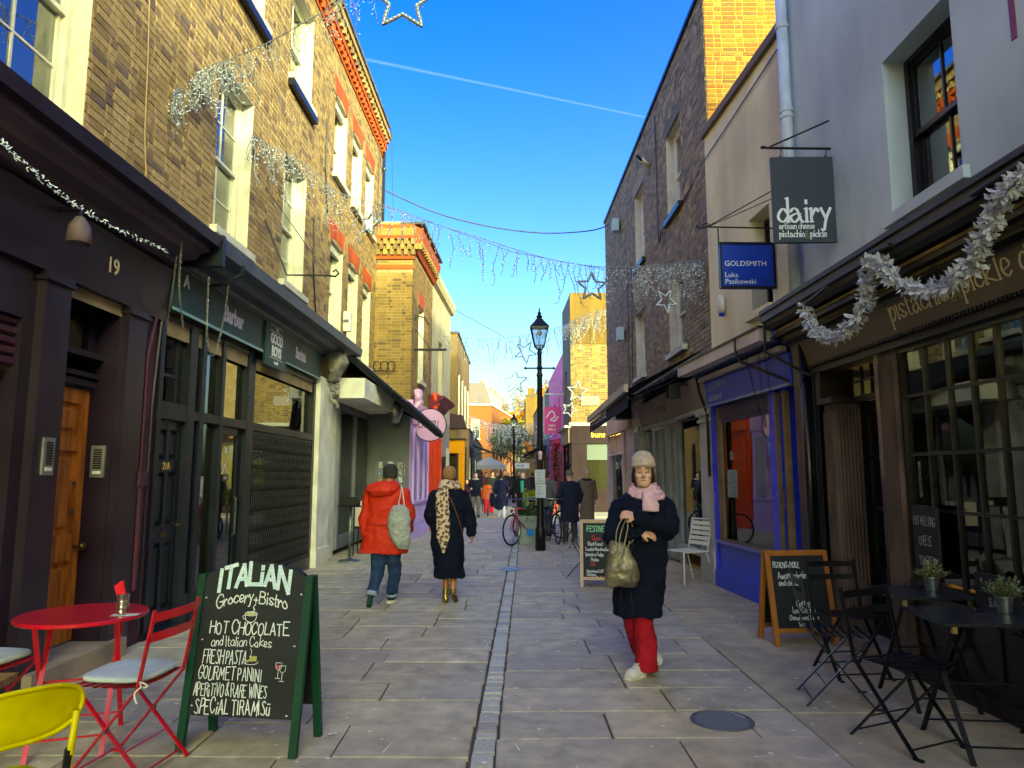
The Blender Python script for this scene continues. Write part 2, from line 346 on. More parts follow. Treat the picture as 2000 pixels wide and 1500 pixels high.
def poly_split(pts):
    """sharp polylines need separate segments so that corners stay crisp"""
    return [pts[i:i + 2] for i in range(len(pts) - 1)] if len(pts) <= 6 else [pts]
def write(mb, txt, x, z, h, w=.1, y=-.004, gap=1.6, cond=1., nib=0., serif=False, wob=0., curve=None, bold2=0, center=False):
    """txt with cap height h, stroke width w*h, starting at (x,z)"""
    s = h / 9.; k = 0
    tot = sum((glyph(c)[1] + gap) * s * cond for c in txt)
    if center: x -= tot / 2
    cx = x
    for ch in (txt.replace('a', '@') if serif else txt):
        gs, gw = glyph(ch)
        if ch == ' ': cx += 3.2 * s * cond; continue
        jz = random.uniform(-1, 1) * wob * h; js = 1 + random.uniform(-1, 1) * wob * 1.5; sl = random.uniform(-1, 1) * wob * 1.2
        for st in gs:
            pts = []
            for a, b in st:
                X = cx + (a * cond + b * sl) * s * js; Z = z + b * s * js + jz
                if curve: Z += curve(X)
                pts.append((X, Z))
            segs = poly_split(pts)
            for sg in segs:
                k += 1; ribbon(mb, sg, w * h, y - .00012 * (k % 12), nib)
            if serif and len(st) <= 6:
                for e in (0, -1):
                    a = st[e]; o_ = st[1 if e == 0 else -2]
                    if abs(a[0] - o_[0]) <= 1 and abs(a[1] - o_[1]) >= 2:
                        k += 1; X = cx + a[0] * cond * s; Z = z + a[1] * s + (curve(X) if curve else 0); q = .95 * s * cond
                        if a[1] > 3 and e == 0 or a[1] > 4: ribbon(mb, [(X - q, Z - .2 * s), (X, Z)], w * h * .45, y - .00012 * (k % 12))
                        else: ribbon(mb, [(X - q, Z), (X + q, Z)], w * h * .35, y - .00012 * (k % 12))
        cx += (gw + gap) * s * cond
    return cx
M_CHALK = mat('white_chalk', '#d9dde0', '#bfc5ca', rough=.9, scale=30)
M_CHALKB = mat('pale_blue_chalk', '#b9cdd8', '#d3dfe6', rough=.9, scale=30)
M_CHALKG = mat('green_chalk', '#86c29a', rough=.9)
M_CHALKR = mat('red_chalk', '#c23a40', rough=.9)
M_CHALKY = mat('yellow_green_chalk', '#b5b070', rough=.9)
M_LETW = mat('white_lettering', '#dfe2e4', rough=.5)
M_LETC = mat('cream_lettering', '#c9bb98', rough=.5)
M_LETG = mat('green_lettering', '#6f7d52', rough=.5)
M_GOLD = mat('gold_lettering', '#d8b46a', rough=.4, metal=.3)
M_BOARD = mat('chalkboard', '#17191c', '#22252a', rough=.6, scale=4)
# ------------------------------------------------------------ facades
class Fac:
    """local x runs left to right as seen from the street, -y is towards the street"""
    def __init__(s, a, b, name, label, cat, group=None):
        s.a, s.b = Vector((a[0], a[1], 0)), Vector((b[0], b[1], 0)); d = s.b - s.a; s.W = d.length; s.d = d.normalized()
        s.n = Vector((s.d.y, -s.d.x, 0))          # outward
        s.root = thing(name, label, cat, s.a, math.atan2(d.y, d.x), group)
    def uv(s, px, py, off=0.):
        d = ray(px, py); o = Vector((0, 0, HC)); p0 = s.a + s.n * off
        t = (p0 - o).dot(s.n) / d.dot(s.n); q = o + d * t
        return (q - s.a).dot(s.d), q.z
    def u(s, px, py=800, off=0.): return s.uv(px, py, off)[0]
    def w(s, u, y, z): return s.a + s.d * u - s.n * y + Vector((0, 0, z))
def wall_holes(fac, holes, z0, z1, name, m, u0=0., u1=None, reveal=.22, mrev=None, thick=.3, y=0., parent=None, rev_d=None):
    u1 = fac.W if u1 is None else u1; par = parent or fac.root
    xs = sorted({u0, u1} | {min(max(h[0], u0), u1) for h in holes} | {min(max(h[1], u0), u1) for h in holes})
    zs = sorted({z0, z1} | {min(max(h[2], z0), z1) for h in holes} | {min(max(h[3], z0), z1) for h in holes})
    mb = MB()
    for i in range(len(xs) - 1):
        for j in range(len(zs) - 1):
            cx, cz = (xs[i] + xs[i + 1]) / 2, (zs[j] + zs[j + 1]) / 2
            if any(h[0] < cx < h[1] and h[2] < cz < h[3] for h in holes): continue
            mb.quad((xs[i], y, zs[j]), (xs[i + 1], y, zs[j]), (xs[i + 1], y, zs[j + 1]), (xs[i], y, zs[j + 1]))
    T = thick
    mb.quad((u0, y, z0), (u0, y, z1), (u0, y + T, z1), (u0, y + T, z0)); mb.quad((u1, y, z0), (u1, y + T, z0), (u1, y + T, z1), (u1, y, z1))
    mb.quad((u0, y, z1), (u1, y, z1), (u1, y + T, z1), (u0, y + T, z1))
    o = mb.build(name, m, par)
    for h in holes:
        rb = MB(); a, b, c, d = h[:4]; r = rev_d or reveal
        rb.quad((a, y, c), (a, y, d), (a, y + r, d), (a, y + r, c)); rb.quad((b, y, c), (b, y + r, c), (b, y + r, d), (b, y, d))
        rb.quad((a, y, d), (b, y, d), (b, y + r, d), (a, y + r, d)); rb.quad((a, y, c), (a, y + r, c), (b, y + r, c), (b, y, c))
        rb.build('window_reveal', mrev or m, par)
    return o
def bricks(root, u0, u1, z0, z1, holes, m, single=None, nsingle=300, y=0., course=.075, L=.215, hd=.1025, M=None, proud=(.003, .009)):
    """flemish bond; the bricks nearest to the key point are objects of their own, the rest one joined part"""
    allb = []; j = 0; z = z0
    while z < z1 - .02:
        zt = min(z + course - .010, z1); u = u0 - random.uniform(0, .05) - (j % 2) * .1125 - .05; k = j % 2
        while u < u1:
            ln = L if k % 2 == 0 else hd
            a, b = max(u, u0), min(u + ln, u1); k += 1; u += ln + .01
            segs = [(a, b)]
            for h in holes:
                if h[2] - .001 < (z + zt) / 2 < h[3] + .001:
                    ns = []
                    for s_, e_ in segs:
                        if e_ <= h[0] or s_ >= h[1]: ns.append((s_, e_))
                        else:
                            if s_ < h[0]: ns.append((s_, h[0]))
                            if e_ > h[1]: ns.append((h[1], e_))
                    segs = ns
            for s_, e_ in segs:
                if e_ - s_ > .02: allb.append((s_, e_, z, zt))
        z += course; j += 1
    sing = set()
    if single and nsingle:
        full = [i for i, b in enumerate(allb) if b[1] - b[0] > L - .002]
        full.sort(key=lambda i: single(allb[i])); sing = set(full[:nsingle])
    ms = []
    if sing:
        for q in range(6):
            t = MB(); t.tint = 0; dz = random.uniform(-.0015, .0015)
            t.bbox(0, L - random.uniform(0, .003), -random.uniform(*proud), .03, dz, course - .010 + dz * .5, .003)
            ms.append(t.mesh('brick', m))
    jb = MB()
    for i, (a, b, c, d) in enumerate(allb):
        if i in sing:
            Mx = Matrix.Translation((a, y, c))
            if M is not None: Mx = M @ Mx
            share(random.choice(ms), 'brick', root, Mx)
        else:
            jb.tint = random.uniform(.001, .999)
            pr = random.uniform(*proud)
            jb.add([(a, y, c), (b, y, c), (b, y, d), (a, y, d), (a + .003, y - pr, c + .003), (b - .003, y - pr, c + .003), (b - .003, y - pr, d - .003), (a + .003, y - pr, d - .003)],
                   [(0, 1, 5, 4), (1, 2, 6, 5), (2, 3, 7, 6), (3, 0, 4, 7), (4, 5, 6, 7)])
    if M is not None: jb.v = [tuple(M @ Vector(v)) for v in jb.v]
    o = jb.build('brickwork', m, root); o['kind'] = 'stuff'
    return o
def sash(fac, u0, u1, z0, z1, cols=2, rows=1, y=.12, m=None, sill=True, curtain=.35, glass=None, singlep=True, name='window', sillm=None, inner=M_DARK, sillproj=.09):
    m = m or M_SASH; glass = glass or M_GLASS; fr = .055; mid = (z0 + z1) / 2; b = MB(); g = .02
    b.box(u0, u0 + fr, y, y + .09, z0, z1); b.box(u1 - fr, u1, y, y + .09, z0, z1); b.box(u0 + fr, u1 - fr, y, y + .09, z1 - fr, z1); b.box(u0 + fr, u1 - fr, y, y + .09, z0, z0 + fr)
    w_ = b.build(name, m, fac.root)
    a0, a1 = u0 + fr, u1 - fr; pm = {}
    for (c, d, yy) in ((z0 + fr, mid + .02, y + .055), (mid - .02, z1 - fr, y + .02)):
        s_ = MB(); st = .04
        s_.box(a0, a0 + st, yy, yy + .035, c, d); s_.box(a1 - st, a1, yy, yy + .035, c, d); s_.box(a0 + st, a1 - st, yy, yy + .035, c, c + st); s_.box(a0 + st, a1 - st, yy, yy + .035, d - st, d)
        pw = (a1 - a0 - 2 * st); ph = (d - c - 2 * st)
        for i in range(1, cols): s_.box(a0 + st + pw * i / cols - g / 2, a0 + st + pw * i / cols + g / 2, yy + .004, yy + .031, c + st, d - st)
        for i in range(1, rows): s_.box(a0 + st, a1 - st, yy + .006, yy + .029, c + st + ph * i / rows - g / 2, c + st + ph * i / rows + g / 2)
        s_.build('sash', m, w_)
        key = (round(pw, 4), round(ph, 4))
        if key not in pm:
            t = MB(); t.box(0, pw / cols - g, 0, .004, 0, ph / rows - g); pm[key] = t.mesh('pane', glass)
        for i in range(cols):
            for k in range(rows):
                share(pm[key], 'pane', w_, Matrix.Translation((a0 + st + pw * i / cols + g / 2, yy + .016, c + st + ph * k / rows + g / 2)) @ Matrix.Rotation(random.uniform(-.006, .006), 4, 'Z'))
    if sill:
        t = MB(); t.box(u0 - .07, u1 + .07, -sillproj, y + .05, z0 - .09, z0); t.build('sill', sillm or m, w_)
    t = MB(); t.box(u0 - .1, u1 + .1, y + .9, y + .92, z0 - .1, z1 + .1); t.box(u0 - .1, u0 - .08, y + .1, y + .9, z0 - .1, z1 + .1); t.box(u1 + .08, u1 + .1, y + .1, y + .9, z0 - .1, z1 + .1)
    t.box(u0 - .1, u1 + .1, y + .1, y + .9, z1 + .1, z1 + .12); t.box(u0 - .1, u1 + .1, y + .1, y + .9, z0 - .12, z0 - .1)
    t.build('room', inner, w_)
    if curtain:
        t = MB(); n = 10; cw = (u1 - u0) * curtain
        for e in (0, 1):
            xs = [(u0 + cw * i / n if e == 0 else u1 - cw * i / n) for i in range(n + 1)]
            for i in range(n):
                ya, yb = y + .2 + .025 * (i % 2), y + .2 + .025 * ((i + 1) % 2)
                t.quad((xs[i], ya, z0), (xs[i + 1], yb, z0), (xs[i + 1], yb, z1), (xs[i], ya, z1))
        t.build('curtain', M_CURT, w_)
    return w_
# ============================================================ LEFT SIDE
L = Fac((-3.5, 0), (-3.31, 17.3), 'brick_terrace', 'long yellow brick terrace with white sash windows above the purple and green shopfronts', 'building')
lowW = [(4.28, 5.38, 4.2, 6.25), (7.78, 8.82, 4.33, 6.35), (10.08, 11.15, 4.35, 6.35), (12.7, 13.62, 4.2, 5.88), (14.1, 14.95, 4.05, 5.85), (15.45, 16.25, 3.95, 5.8)]
upW = [(5.2, 6.3, 7.6, 9.2), (7.95, 9.03, 7.6, 9.2), (10.14, 11.25, 7.58, 9.2), (12.72, 13.65, 7.16, 8.75), (14.15, 15.02, 7.12, 8.72), (15.45, 16.28, 7.1, 8.68)]
backW = [(1.2, 2.3, 4.3, 6.3), (-1.6, -.5, 4.3, 6.3), (1.2, 2.3, 7.6, 9.2), (-1.6, -.5, 7.6, 9.2)]
allW = lowW + upW + backW
ZT = 10.35
wall_holes(L, allW, 2.9, ZT, 'wall', M_MORT, u0=-8, u1=17.3, reveal=.24, mrev=M_WREVEAL, thick=.34)
arch = [h for h in allW if h[0] > 12]
skip = allW + [(h[0] - .1, h[1] + .1, h[3], h[3] + .36) for h in arch] + [(-8, 17.3, 9.58, 9.66)]
kpos = (6.6, 6.0)
bricks(L.root, -8, 17.3, 3.75, 9.58, skip, M_STOCK, single=lambda b: (b[0] - 6.1) ** 2 + (b[2] - 5.3) ** 2 * 1.2 + (0 if b[0] > 5.35 else 50), nsingle=300)
for h in arch:                                        # gauged red brick arches
    mb = MB(); n = 9; u0, u1, z = h[0] - .1, h[1] + .1, h[3]
    for i in range(n):
        mb.tint = random.uniform(.01, .99)
        def top(t): return u0 - .03 + (u1 - u0 + .06) * t
        def bot(t): return h[0] + .0 + (h[1] - h[0]) * t
        def zb(t): return z - .02 + .10 * (1 - (2 * t - 1) ** 2)
        t0, t1 = i / n, (i + 1) / n; e = .004
        mb.prism([(bot(t0) + e, zb(t0)), (bot(t1) - e, zb(t1)), (top(t1) - e, z + .36), (top(t0) + e, z + .36)], -.008, .02)
    mb.build('arch', M_REDBR, L.root)
    t = MB(); t.box(h[0], h[1], .06, .12, z - .16, z + .12); t.build('arch_board', M_WREVEAL, L.root)
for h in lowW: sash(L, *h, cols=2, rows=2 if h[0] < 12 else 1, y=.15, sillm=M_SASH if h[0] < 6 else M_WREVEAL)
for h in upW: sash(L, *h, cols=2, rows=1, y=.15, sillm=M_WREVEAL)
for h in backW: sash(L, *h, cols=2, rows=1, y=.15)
for h in upW[:3]:
    t = MB(); t.box(h[0] - .08, h[1] + .08, -.10, .02, h[2] - .2, h[2] - .092); t.build('sill_slate', M_BLACKP, L.root)
# cornice
mb = MB(); mb.tint = .4; mb.box(-8, 17.32, -.03, .1, 9.58, 9.66); mb.build('cornice_band', M_REDBR, L.root)
dm = MB(); dm.tint = 0; dm.box(0, .105, -.09, .1, 0, .15); dme = dm.mesh('cornice_brick', M_REDBR); dm2 = MB(); dm2.box(0, .105, -.17, .1, 0, .15); dme2 = dm2.mesh('cornice_brick', M_STOCK)
u = 10.0
while u < 17.2:
    share(dme, 'cornice_brick', L.root, Matrix.Translation((u, 0, 9.66))); share(dme2, 'cornice_brick', L.root, Matrix.Translation((u + .07, 0, 9.93))); u += .215
mb = MB(); mb.tint = .3; mb.box(-8, 17.34, -.11, .1, 9.81, 9.93); mb.build('cornice_band', M_REDBR, L.root)
mb = MB(); mb.box(-8, 17.38, -.2, .1, 10.08, 10.2); mb.tint = .5; mb.box(-8, 17.3, -.05, .1, 10.2, 10.42); mb.build('parapet', M_STOCK, L.root)
mb = MB(); mb.box(-8, 17.4, -.16, .4, 10.42, 10.5); mb.build('coping', M_LEAD, L.root)
mb = MB(); mb.box(-8, 17.2, .34, 5, 2.9, 10.3); mb.build('building_mass', M_BROWN, L.root)
# roof side of the flank at Y 17.3
# wires and small fixtures on the brick face
def pl(px, py, off=.03): return L.root.matrix_basis @ Vector(L_uv(px, py, off))
def L_uv(px, py, off=.03):
    u_, z_ = L.uv(px, py, off); return (u_, -off, z_)
mb = MB(); mb.tube([L_uv(292, 0), L_uv(289, 120), L_uv(283, 260), L_uv(286, 375)], .006, 4); mb.build('thin_wire', mat('beige_wire', '#a58a68'), L.root)
for pts in ([(615, 420), (612, 520), (618, 640)], [(640, 230), (636, 330), (640, 420)], [(742, 275), (738, 420), (736, 560), (733, 705)]):
    mb = MB(); mb.tube([L_uv(*p) for p in pts], .012, 5); mb.build('cable', M_IRON, L.root)
dp = thing('drainpipe', 'thin dark pipe running down the far corner of the brick terrace', 'pipe', L.w(17.22, -.06, 3.9))
mb = MB(); mb.tube([(0, 0, 0), (0, 0, 5.9)], .035, 8); mb.build('pipe', M_IRON, dp)
for z in (.6, 2.2, 3.8, 5.3):
    mb = MB(); mb.lathe([(.05, z), (.05, z + .06)], n=8); mb.build('collar', M_IRON, dp)
# scrolled sign bracket with no sign
br = thing('wall_bracket', 'empty iron sign bracket with curled tip, fixed on the brick over the barber shop', 'bracket', L.w(9.35, -.02, 4.98))
mb = MB()
q = [Vector((0, 0, 0)), P(560, 537, 9.4) - br.location, P(640, 538, 9.45) - br.location, P(655, 540, 9.45) - br.location, P(662, 534, 9.45) - br.location, P(656, 527, 9.45) - br.location, P(650, 531, 9.45) - br.location]
mb.tube(q, .014, 6); mb.build('arm', M_IRON, br)
mb = MB(); mb.tube([Vector((0, 0, .45)), q[2]], .006, 5); mb.build('stay', M_IRON, br)
# box light on the wall between windows
bl = thing('alarm_box', 'small white rectangular box on the brick pier between the narrow windows', 'alarm', L.w(13.85, -.06, 4.55)); mb = MB(); mb.box(-.09, .09, -.05, .06, -.2, .2); o = mb.build('case', M_WHITE, bl); mb = MB(); mb.box(-.05, .05, -.055, -.045, -.03, .03); mb.build('badge', M_LEAD, bl)
# ---------------------------------------------------------------- purple shopfront no. 19
M_PURP = mat('purple_gloss_paint', '#281b30', '#30223a', rough=.33, scale=2.5, bump=.06, spec=.5)
M_PURPD = mat('plum_side_wall', '#3b1826', '#2c1826', rough=.5, scale=1.5, bump=.4)
M_WOOD = mat('varnished_pine', '#9a5a24', '#6d3c18', rough=.4, scale=3.5, stretch=(6, 6, .7), bump=.12, coat=.2)
M_STEP = mat('worn_step', '#77695c', '#5b5048', rough=.85, scale=3, bump=.4)
S = Fac((-3.48, 0), (-3.43, 6.8), 'purple_shopfront', 'dark purple shopfront numbered 19 with a recessed pine door and deep overhanging cornice', 'shopfront')
S.root.location.z = 0
r = S.root
def part(fac, name, m, *boxes, parent=None, **kw):
    mb = MB()
    for b in boxes: mb.box(*b)
    return mb.build(name, m, parent or fac.root, **kw)
mb = MB(); mb.prism([(.0, 3.0), (-.06, 3.0), (-.10, 3.52), (.0, 3.56)], -6, 6.78, axis=0); mb.build('fascia', M_PURP, r)
mb = MB(); mb.prism([(.0, 3.56), (-.14, 3.58), (-.16, 3.63), (-.30, 3.65), (-.33, 3.70), (-.42, 3.72), (-.42, 3.78), (0, 4.02)], -6, 6.85, axis=0); mb.build('cornice', mat('lilac_grey_paint', '#4a3c49', '#3a2f3c', rough=.5, scale=2, bump=.2), r)
mb = MB(); mb.prism([(-.42, 3.775), (-.50, 3.78), (-.52, 3.88), (-.50, 3.88), (-.48, 3.80), (-.42, 3.79)], -6, 6.9, axis=0); mb.build('gutter', M_PURP, r)
mb = MB(); mb.prism([(0, 4.03), (-.42, 3.79), (-.44, 3.83), (0, 4.12)], -6, 6.9, axis=0); mb.build('lead_roof', M_LEAD, r)
for (a, b) in ((5.02, 5.31), (6.13, 6.43)):
    p_ = part(S, 'pilaster', M_PURP, (a, b, -.07, .3, 0, 2.93)); part(S, 'capital', M_PURP, (a - .025, b + .025, -.10, .3, 2.93, 2.96), (a - .012, b + .012, -.085, .3, 2.96, 3.0), parent=p_)
part(S, 'side_wall', M_PURPD, (6.43, 6.8, -.01, .3, 0, 3.0))
part(S, 'door_recess', M_PURP, (5.31, 5.33, 0, .45, .17, 3.0), (6.11, 6.13, 0, .45, .17, 3.0), (5.31, 6.13, .0, .45, 2.98, 3.0), (5.33, 6.11, .38, .45, 2.24, 2.58))
part(S, 'door_head', M_PURP, (5.33, 6.11, .17, .38, 2.27, 2.32), (5.33, 6.11, .14, .38, 2.34, 2.38), (5.33, 6.11, .11, .38, 2.5, 2.55))
tw = part(S, 'transom_window', M_PURP, (5.33, 5.40, .32, .38, 2.58, 2.98), (6.0, 6.11, .32, .38, 2.58, 2.98), (5.4, 6.0, .32, .38, 2.92, 2.98)); part(S, 'pane', M_GLASSD, (5.4, 6.0, .35, .355, 2.58, 2.92), parent=tw); part(S, 'room', M_DARK, (5.33, 6.11, .6, .62, 2.5, 3.0), parent=tw)
dr_shift = -.12
tw.location.y = dr_shift
part(S, 'doorstep', M_STEP, (5.1, 6.3, -.14, .45, 0, .15))
# pine door
dr = part(S, 'door', M_WOOD, (5.33, 5.44, .34, .385, .17, 2.24), (6.0, 6.11, .34, .385, .17, 2.24), (5.44, 6.0, .34, .385, 2.12, 2.24), (5.44, 6.0, .34, .385, 1.72, 1.84), (5.44, 6.0, .34, .385, .82, 1.04), (5.44, 6.0, .34, .385, .17, .38))
for (a, b) in ((.38, .82), (1.04, 1.72), (1.84, 2.12)):
    mb = MB(); mb.box(5.44, 6.0, .37, .38, a, b); mb.bbox(5.50, 5.94, .345, .37, a + .05, b - .05, .02); mb.build('door_panel', M_WOOD, dr)
mb = MB(); mb.tube([(6.04, .34, .93), (6.04, .29, .93)], .014, 8); mb.ball((6.04, .27, .93), .035); mb.build('door_knob', mat('old_brass', '#8d7648', '#5b4a2e', rough=.3, metal=.9), dr, smooth=True)
mb = MB(); mb.box(5.42, 5.68, .325, .34, .88, .98); mb.box(5.45, 5.65, .315, .325, .905, .955); mb.build('letter_box', mat('dull_brass', '#5a4a30', '#3f3423', rough=.45, metal=.7), dr)
mb = MB(); write(mb, '19', 5.345, 1.76, .075, .16, y=.335); mb.build('number', M_LETC, dr)
mb = MB(); mb.tube([(5.97, .335, 1.45), (5.97, .325, 1.45)], .02, 8); mb.tube([(5.97, .335, 1.22), (5.97, .325, 1.22)], .02, 8); mb.build('lock', M_STEEL, dr)
dr.location.y = dr_shift
# shutter bay left
bay = part(S, 'shutter_bay', M_PURP, (2.2, 5.02, .0, .3, 2.62, 3.0), (4.9, 5.02, .0, .3, 0, 2.62), (2.2, 2.3, 0, .3, 0, 2.62), (2.3, 4.9, .5, .52, 0, 2.2), (2.3, 4.9, .1, .5, 2.2, 2.25))
sl = MB(); sl.prism([(0, 0), (-.03, .02), (-.03, .05), (0, .07)], 0, 2.6, axis=0); sme = sl.mesh('slat', M_PURPD)
for i in range(5): share(sme, 'slat', bay, Matrix.Translation((2.3, .06, 2.27 + i * .072)))
for k_, (x, y_, z0_, on) in enumerate(((5.17, -.07, 1.52, 'front'), (6.105, .10, 1.5, 'side'))):
    M_ = Matrix.Translation((x, y_, z0_)) if on == 'front' else Matrix.Translation((x, y_, z0_)) @ Matrix.Rotation(-math.pi / 2, 4, 'Z')
    a = MB(); a.box(-.06, .06, -.018, 0, 0, .27, M_); ip = a.build('intercom', mat('brushed_steel_plate', '#75757a', '#8d8d90', rough=.4, metal=.5), r)
    for i in range(9):
        a = MB(); a.box(-.035, .035, -.022, -.018, .075 + i * .019, .087 + i * .019, M_); a.build('button', M_IRON, ip)
    a = MB(); a.box(-.035, .035, -.023, -.018, .03, .055, M_); a.build('lit_button', M_WHITE, ip)
a = MB(); a.box(5.99, 6.08, .06, .1, 1.0, 1.1)
sans('19', 5.70, 3.2, .135, M_LETC, r, y=-.09, name='number', bold=.003)
# conduit and pipes
mb = MB(); mb.tube([(6.50, -.05, .5), (6.50, -.05, 1.5)], .035, 8); mb.tube([(6.50, -.05, 1.5), (6.50, -.05, 2.6), (6.6, -.06, 3.0)], .018, 8); mb.box(6.44, 6.56, -.09, -.01, 1.42, 1.56); mb.build('conduit', M_PURPD, r, smooth=False)
mb = MB(); mb.tube([(6.66, -.04, .1), (6.66, -.04, 2.2), (6.72, -.05, 3.0)], .012, 6); mb.build('cable', M_PURP, r)
hl = MB(); c0 = Vector(S.uv(156, 440, .25) + (0,)); hx, hz = c0.x, c0.y
hl.tube([(hx, -.1, hz + .12), (hx, -.25, hz + .12), (hx, -.25, hz + .05)], .018, 8); lp = hl.build('wall_lamp', M_PURP, r)
hl = MB(); hl.lathe([(.03, .06), (.05, .03), (.075, -.01), (.085, -.14), (.082, -.14), (.07, -.01), (.04, .01)], (hx, -.25, hz), 14); hl.build('lamp_hood', mat('lilac_grey_metal', '#6b5a66', rough=.5), lp, smooth=True)
def fairy(root, pts, name='light_string', drop=.05, bulbs=60, r=.004, wire=M_IRON, size=.008, bm=None):
    pts = smoothpts(pts, 8); a = MB(); a.tube(pts, r, 4); o = a.build(name, wire, root); b = MB()
    for i in range(bulbs):
        p_ = pts[int(i * (len(pts) - 1) / bulbs)] + Vector((random.uniform(-1, 1), random.uniform(-1, 1), random.uniform(-1, .3))) * drop
        d = Vector((random.uniform(-1, 1), random.uniform(-1, 1), random.uniform(-1, 1))).normalized() * size * 2
        b.tube([p_ - d, p_ + d], size * .5, 4)
    b.build('bulb_cluster', bm or MATS['clear_bulb'], o, kind='stuff'); return o
mat('clear_bulb', '#cfd6e2', rough=.25, emit='#dfe8ff', es=.035); mat('warm_bulb', '#fff0d0', rough=.3, emit='#ffe2b0', es=6); mat('frosted_wire', '#a9adb3', rough=.4)
def fu(px, py, off): u_, z_ = S.uv(px, py, off); return (u_, -off, z_)
fairy(r, [fu(0, 275, .38), fu(80, 345, .38), fu(160, 405, .38), fu(250, 455, .38), fu(330, 490, .38)], bulbs=150, drop=.02, size=.006)
# garland lump and chains at the corner between the shops
def chain(root, pts, m, link=.035, r=.0035, name='chain'):
    pts = smoothpts(pts, 10); a = MB(); dist = 0; last = pts[0]; k_ = 0
    for p_ in pts[1:]:
        while (p_ - last).length > link * .8:
            d = (p_ - last).normalized(); c = last + d * link * .5; last = last + d * link * .8
            s_ = d.cross(Vector((1, 0, 0) if k_ % 2 else (.3, 1, 0)));  s_ = (s_.normalized() if s_.length > .1 else Vector((0, 1, 0))) * link * .22; k_ += 1
            a.tube([c - d * link * .5, c - d * link * .25 + s_, c + d * link * .25 + s_, c + d * link * .5, c + d * link * .25 - s_, c - d * link * .25 - s_], r, 4, closed=True)
    return a.build(name, m, root)
M_CHAIN = mat('grey_chain', '#8d8f88', '#6c6d68', rough=.4, metal=.6)
chain(r, [fu(355, 470, .35), fu(350, 560, .3), fu(358, 640, .3)], M_CHAIN); chain(r, [fu(345, 500, .3), fu(335, 580, .2), fu(325, 640, .1)], M_CHAIN)
# ---------------------------------------------------------------- barber shop
M_GRN = mat('dark_green_fascia', '#0c3230', '#103634', rough=.45, scale=2)
M_BGREY = mat('blue_black_paint', '#151c2a', '#1c2535', rough=.4, scale=3, bump=.1)
B_ = Fac((-3.5, 0), (-3.31, 17.3), 'barber_shopfront', 'dark green and black barber shopfront with door 21A and a closed lattice gate', 'shopfront')
b = B_.root
mb = MB(); mb.box(6.8, 12.0, -.10, .2, 3.16, 3.60); mb.build('fascia', M_GRN, b)
part(B_, 'fascia_trim', mat('pale_green_trim', '#7fa6a6', rough=.4), (6.8, 9.25, -.115, -.10, 3.13, 3.16), (10.15, 12.0, -.115, -.10, 3.13, 3.15))
part(B_, 'fascia_trim', mat('grey_trim', '#5a6468', rough=.4), (6.8, 12.0, -.115, -.10, 3.58, 3.60))
sp = part(B_, 'centre_sign', M_GRN, (9.28, 10.12, -.13, -.10, 2.98, 3.57))
mb = MB(); [sans(t_, 9.7, z_, h_, M_LETW, sp, y=-.134, ctr=True, cond=.8, bold=b_) for t_, z_, h_, b_ in (('THE', 3.49, .05, .001), ('GOOD', 3.31, .14, .008), ('BOYS', 3.14, .14, .008), ('Est.2019', 3.03, .045, 0))]
mb.box(9.45, 9.95, -.133, -.13, 3.553, 3.559); mb.box(9.45, 9.95, -.133, -.13, 3.47, 3.477); mb.box(9.45, 9.95, -.133, -.13, 3.105, 3.112); mb.build('lettering', M_LETW, sp)
sans('Barber', 8.0, 3.29, .19, mat('lilac_white_letters', '#c6bed6', rough=.5), b, y=-.106, cond=.78, bold=.009)
sans('Barista', 10.62, 3.29, .17, MATS['lilac_white_letters'], b, y=-.106, cond=.78, bold=.009); sans('A', 7.0, 3.42, .13, MATS['lilac_white_letters'], b, y=-.106, bold=.006)
# gutter box and cornice
mb = MB(); mb.prism([(.0, 3.60), (-.12, 3.61), (-.14, 3.66), (-.28, 3.67), (-.34, 3.72), (-.40, 3.73), (-.40, 3.82), (0, 4.08)], 6.95, 13.25, axis=0); mb.build('cornice', mat('slate_grey_paint', '#2b2f38', '#3a404b', rough=.45, scale=2, bump=.15), b)
mb = MB(); mb.prism([(-.40, 3.74), (-.50, 3.75), (-.52, 3.88), (-.50, 3.88), (-.48, 3.77), (-.40, 3.77)], 6.95, 13.3, axis=0); mb.build('gutter', MATS['slate_grey_paint'], b)
mb = MB(); mb.box(6.92, 6.98, -.52, 0, 3.60, 3.92); mb.build('gutter_end', M_BGREY, b)
mb = MB(); mb.tube([(7.45, -.52, 3.76), (7.45, -.5, 3.66), (7.42, -.38, 3.56), (7.38, -.2, 3.52)], .022, 8); mb.build('gutter_outlet', M_BGREY, b)
chain(b, [(7.42, -.38, 3.56), (7.40, -.36, 3.2), (7.2, -.36, 2.74), (7.02, -.36, 2.9), (6.98, -.36, 3.5)], M_CHAIN)
# frame members
posts = [(6.78, 6.86), (7.40, 7.56), (7.70, 7.79), (8.22, 8.30), (9.02, 9.24), (11.9, 12.02)]
for a_, c_ in posts: part(B_, 'post', M_BGREY, (a_, c_, -.03, .14, 0, 3.13))
part(B_, 'transom', M_BGREY, (6.86, 7.40, -.025, .12, 2.07, 2.24), (7.56, 7.70, -.025, .12, 2.1, 2.2), (7.79, 8.22, -.025, .12, 2.1, 2.2), (8.30, 9.02, -.025, .12, 2.1, 2.2), (9.24, 11.9, -.03, .12, 2.1, 2.2))
part(B_, 'lintel', M_BGREY, (6.86, 11.9, -.02, .12, 3.06, 3.13))
part(B_, 'plinth', M_BGREY, (7.56, 7.70, -.02, .12, .02, .3), (7.79, 8.22, -.02, .12, .02, .3), (9.24, 11.9, -.05, .12, .02, .2), (6.86, 7.4, -.10, .12, 0, .06))
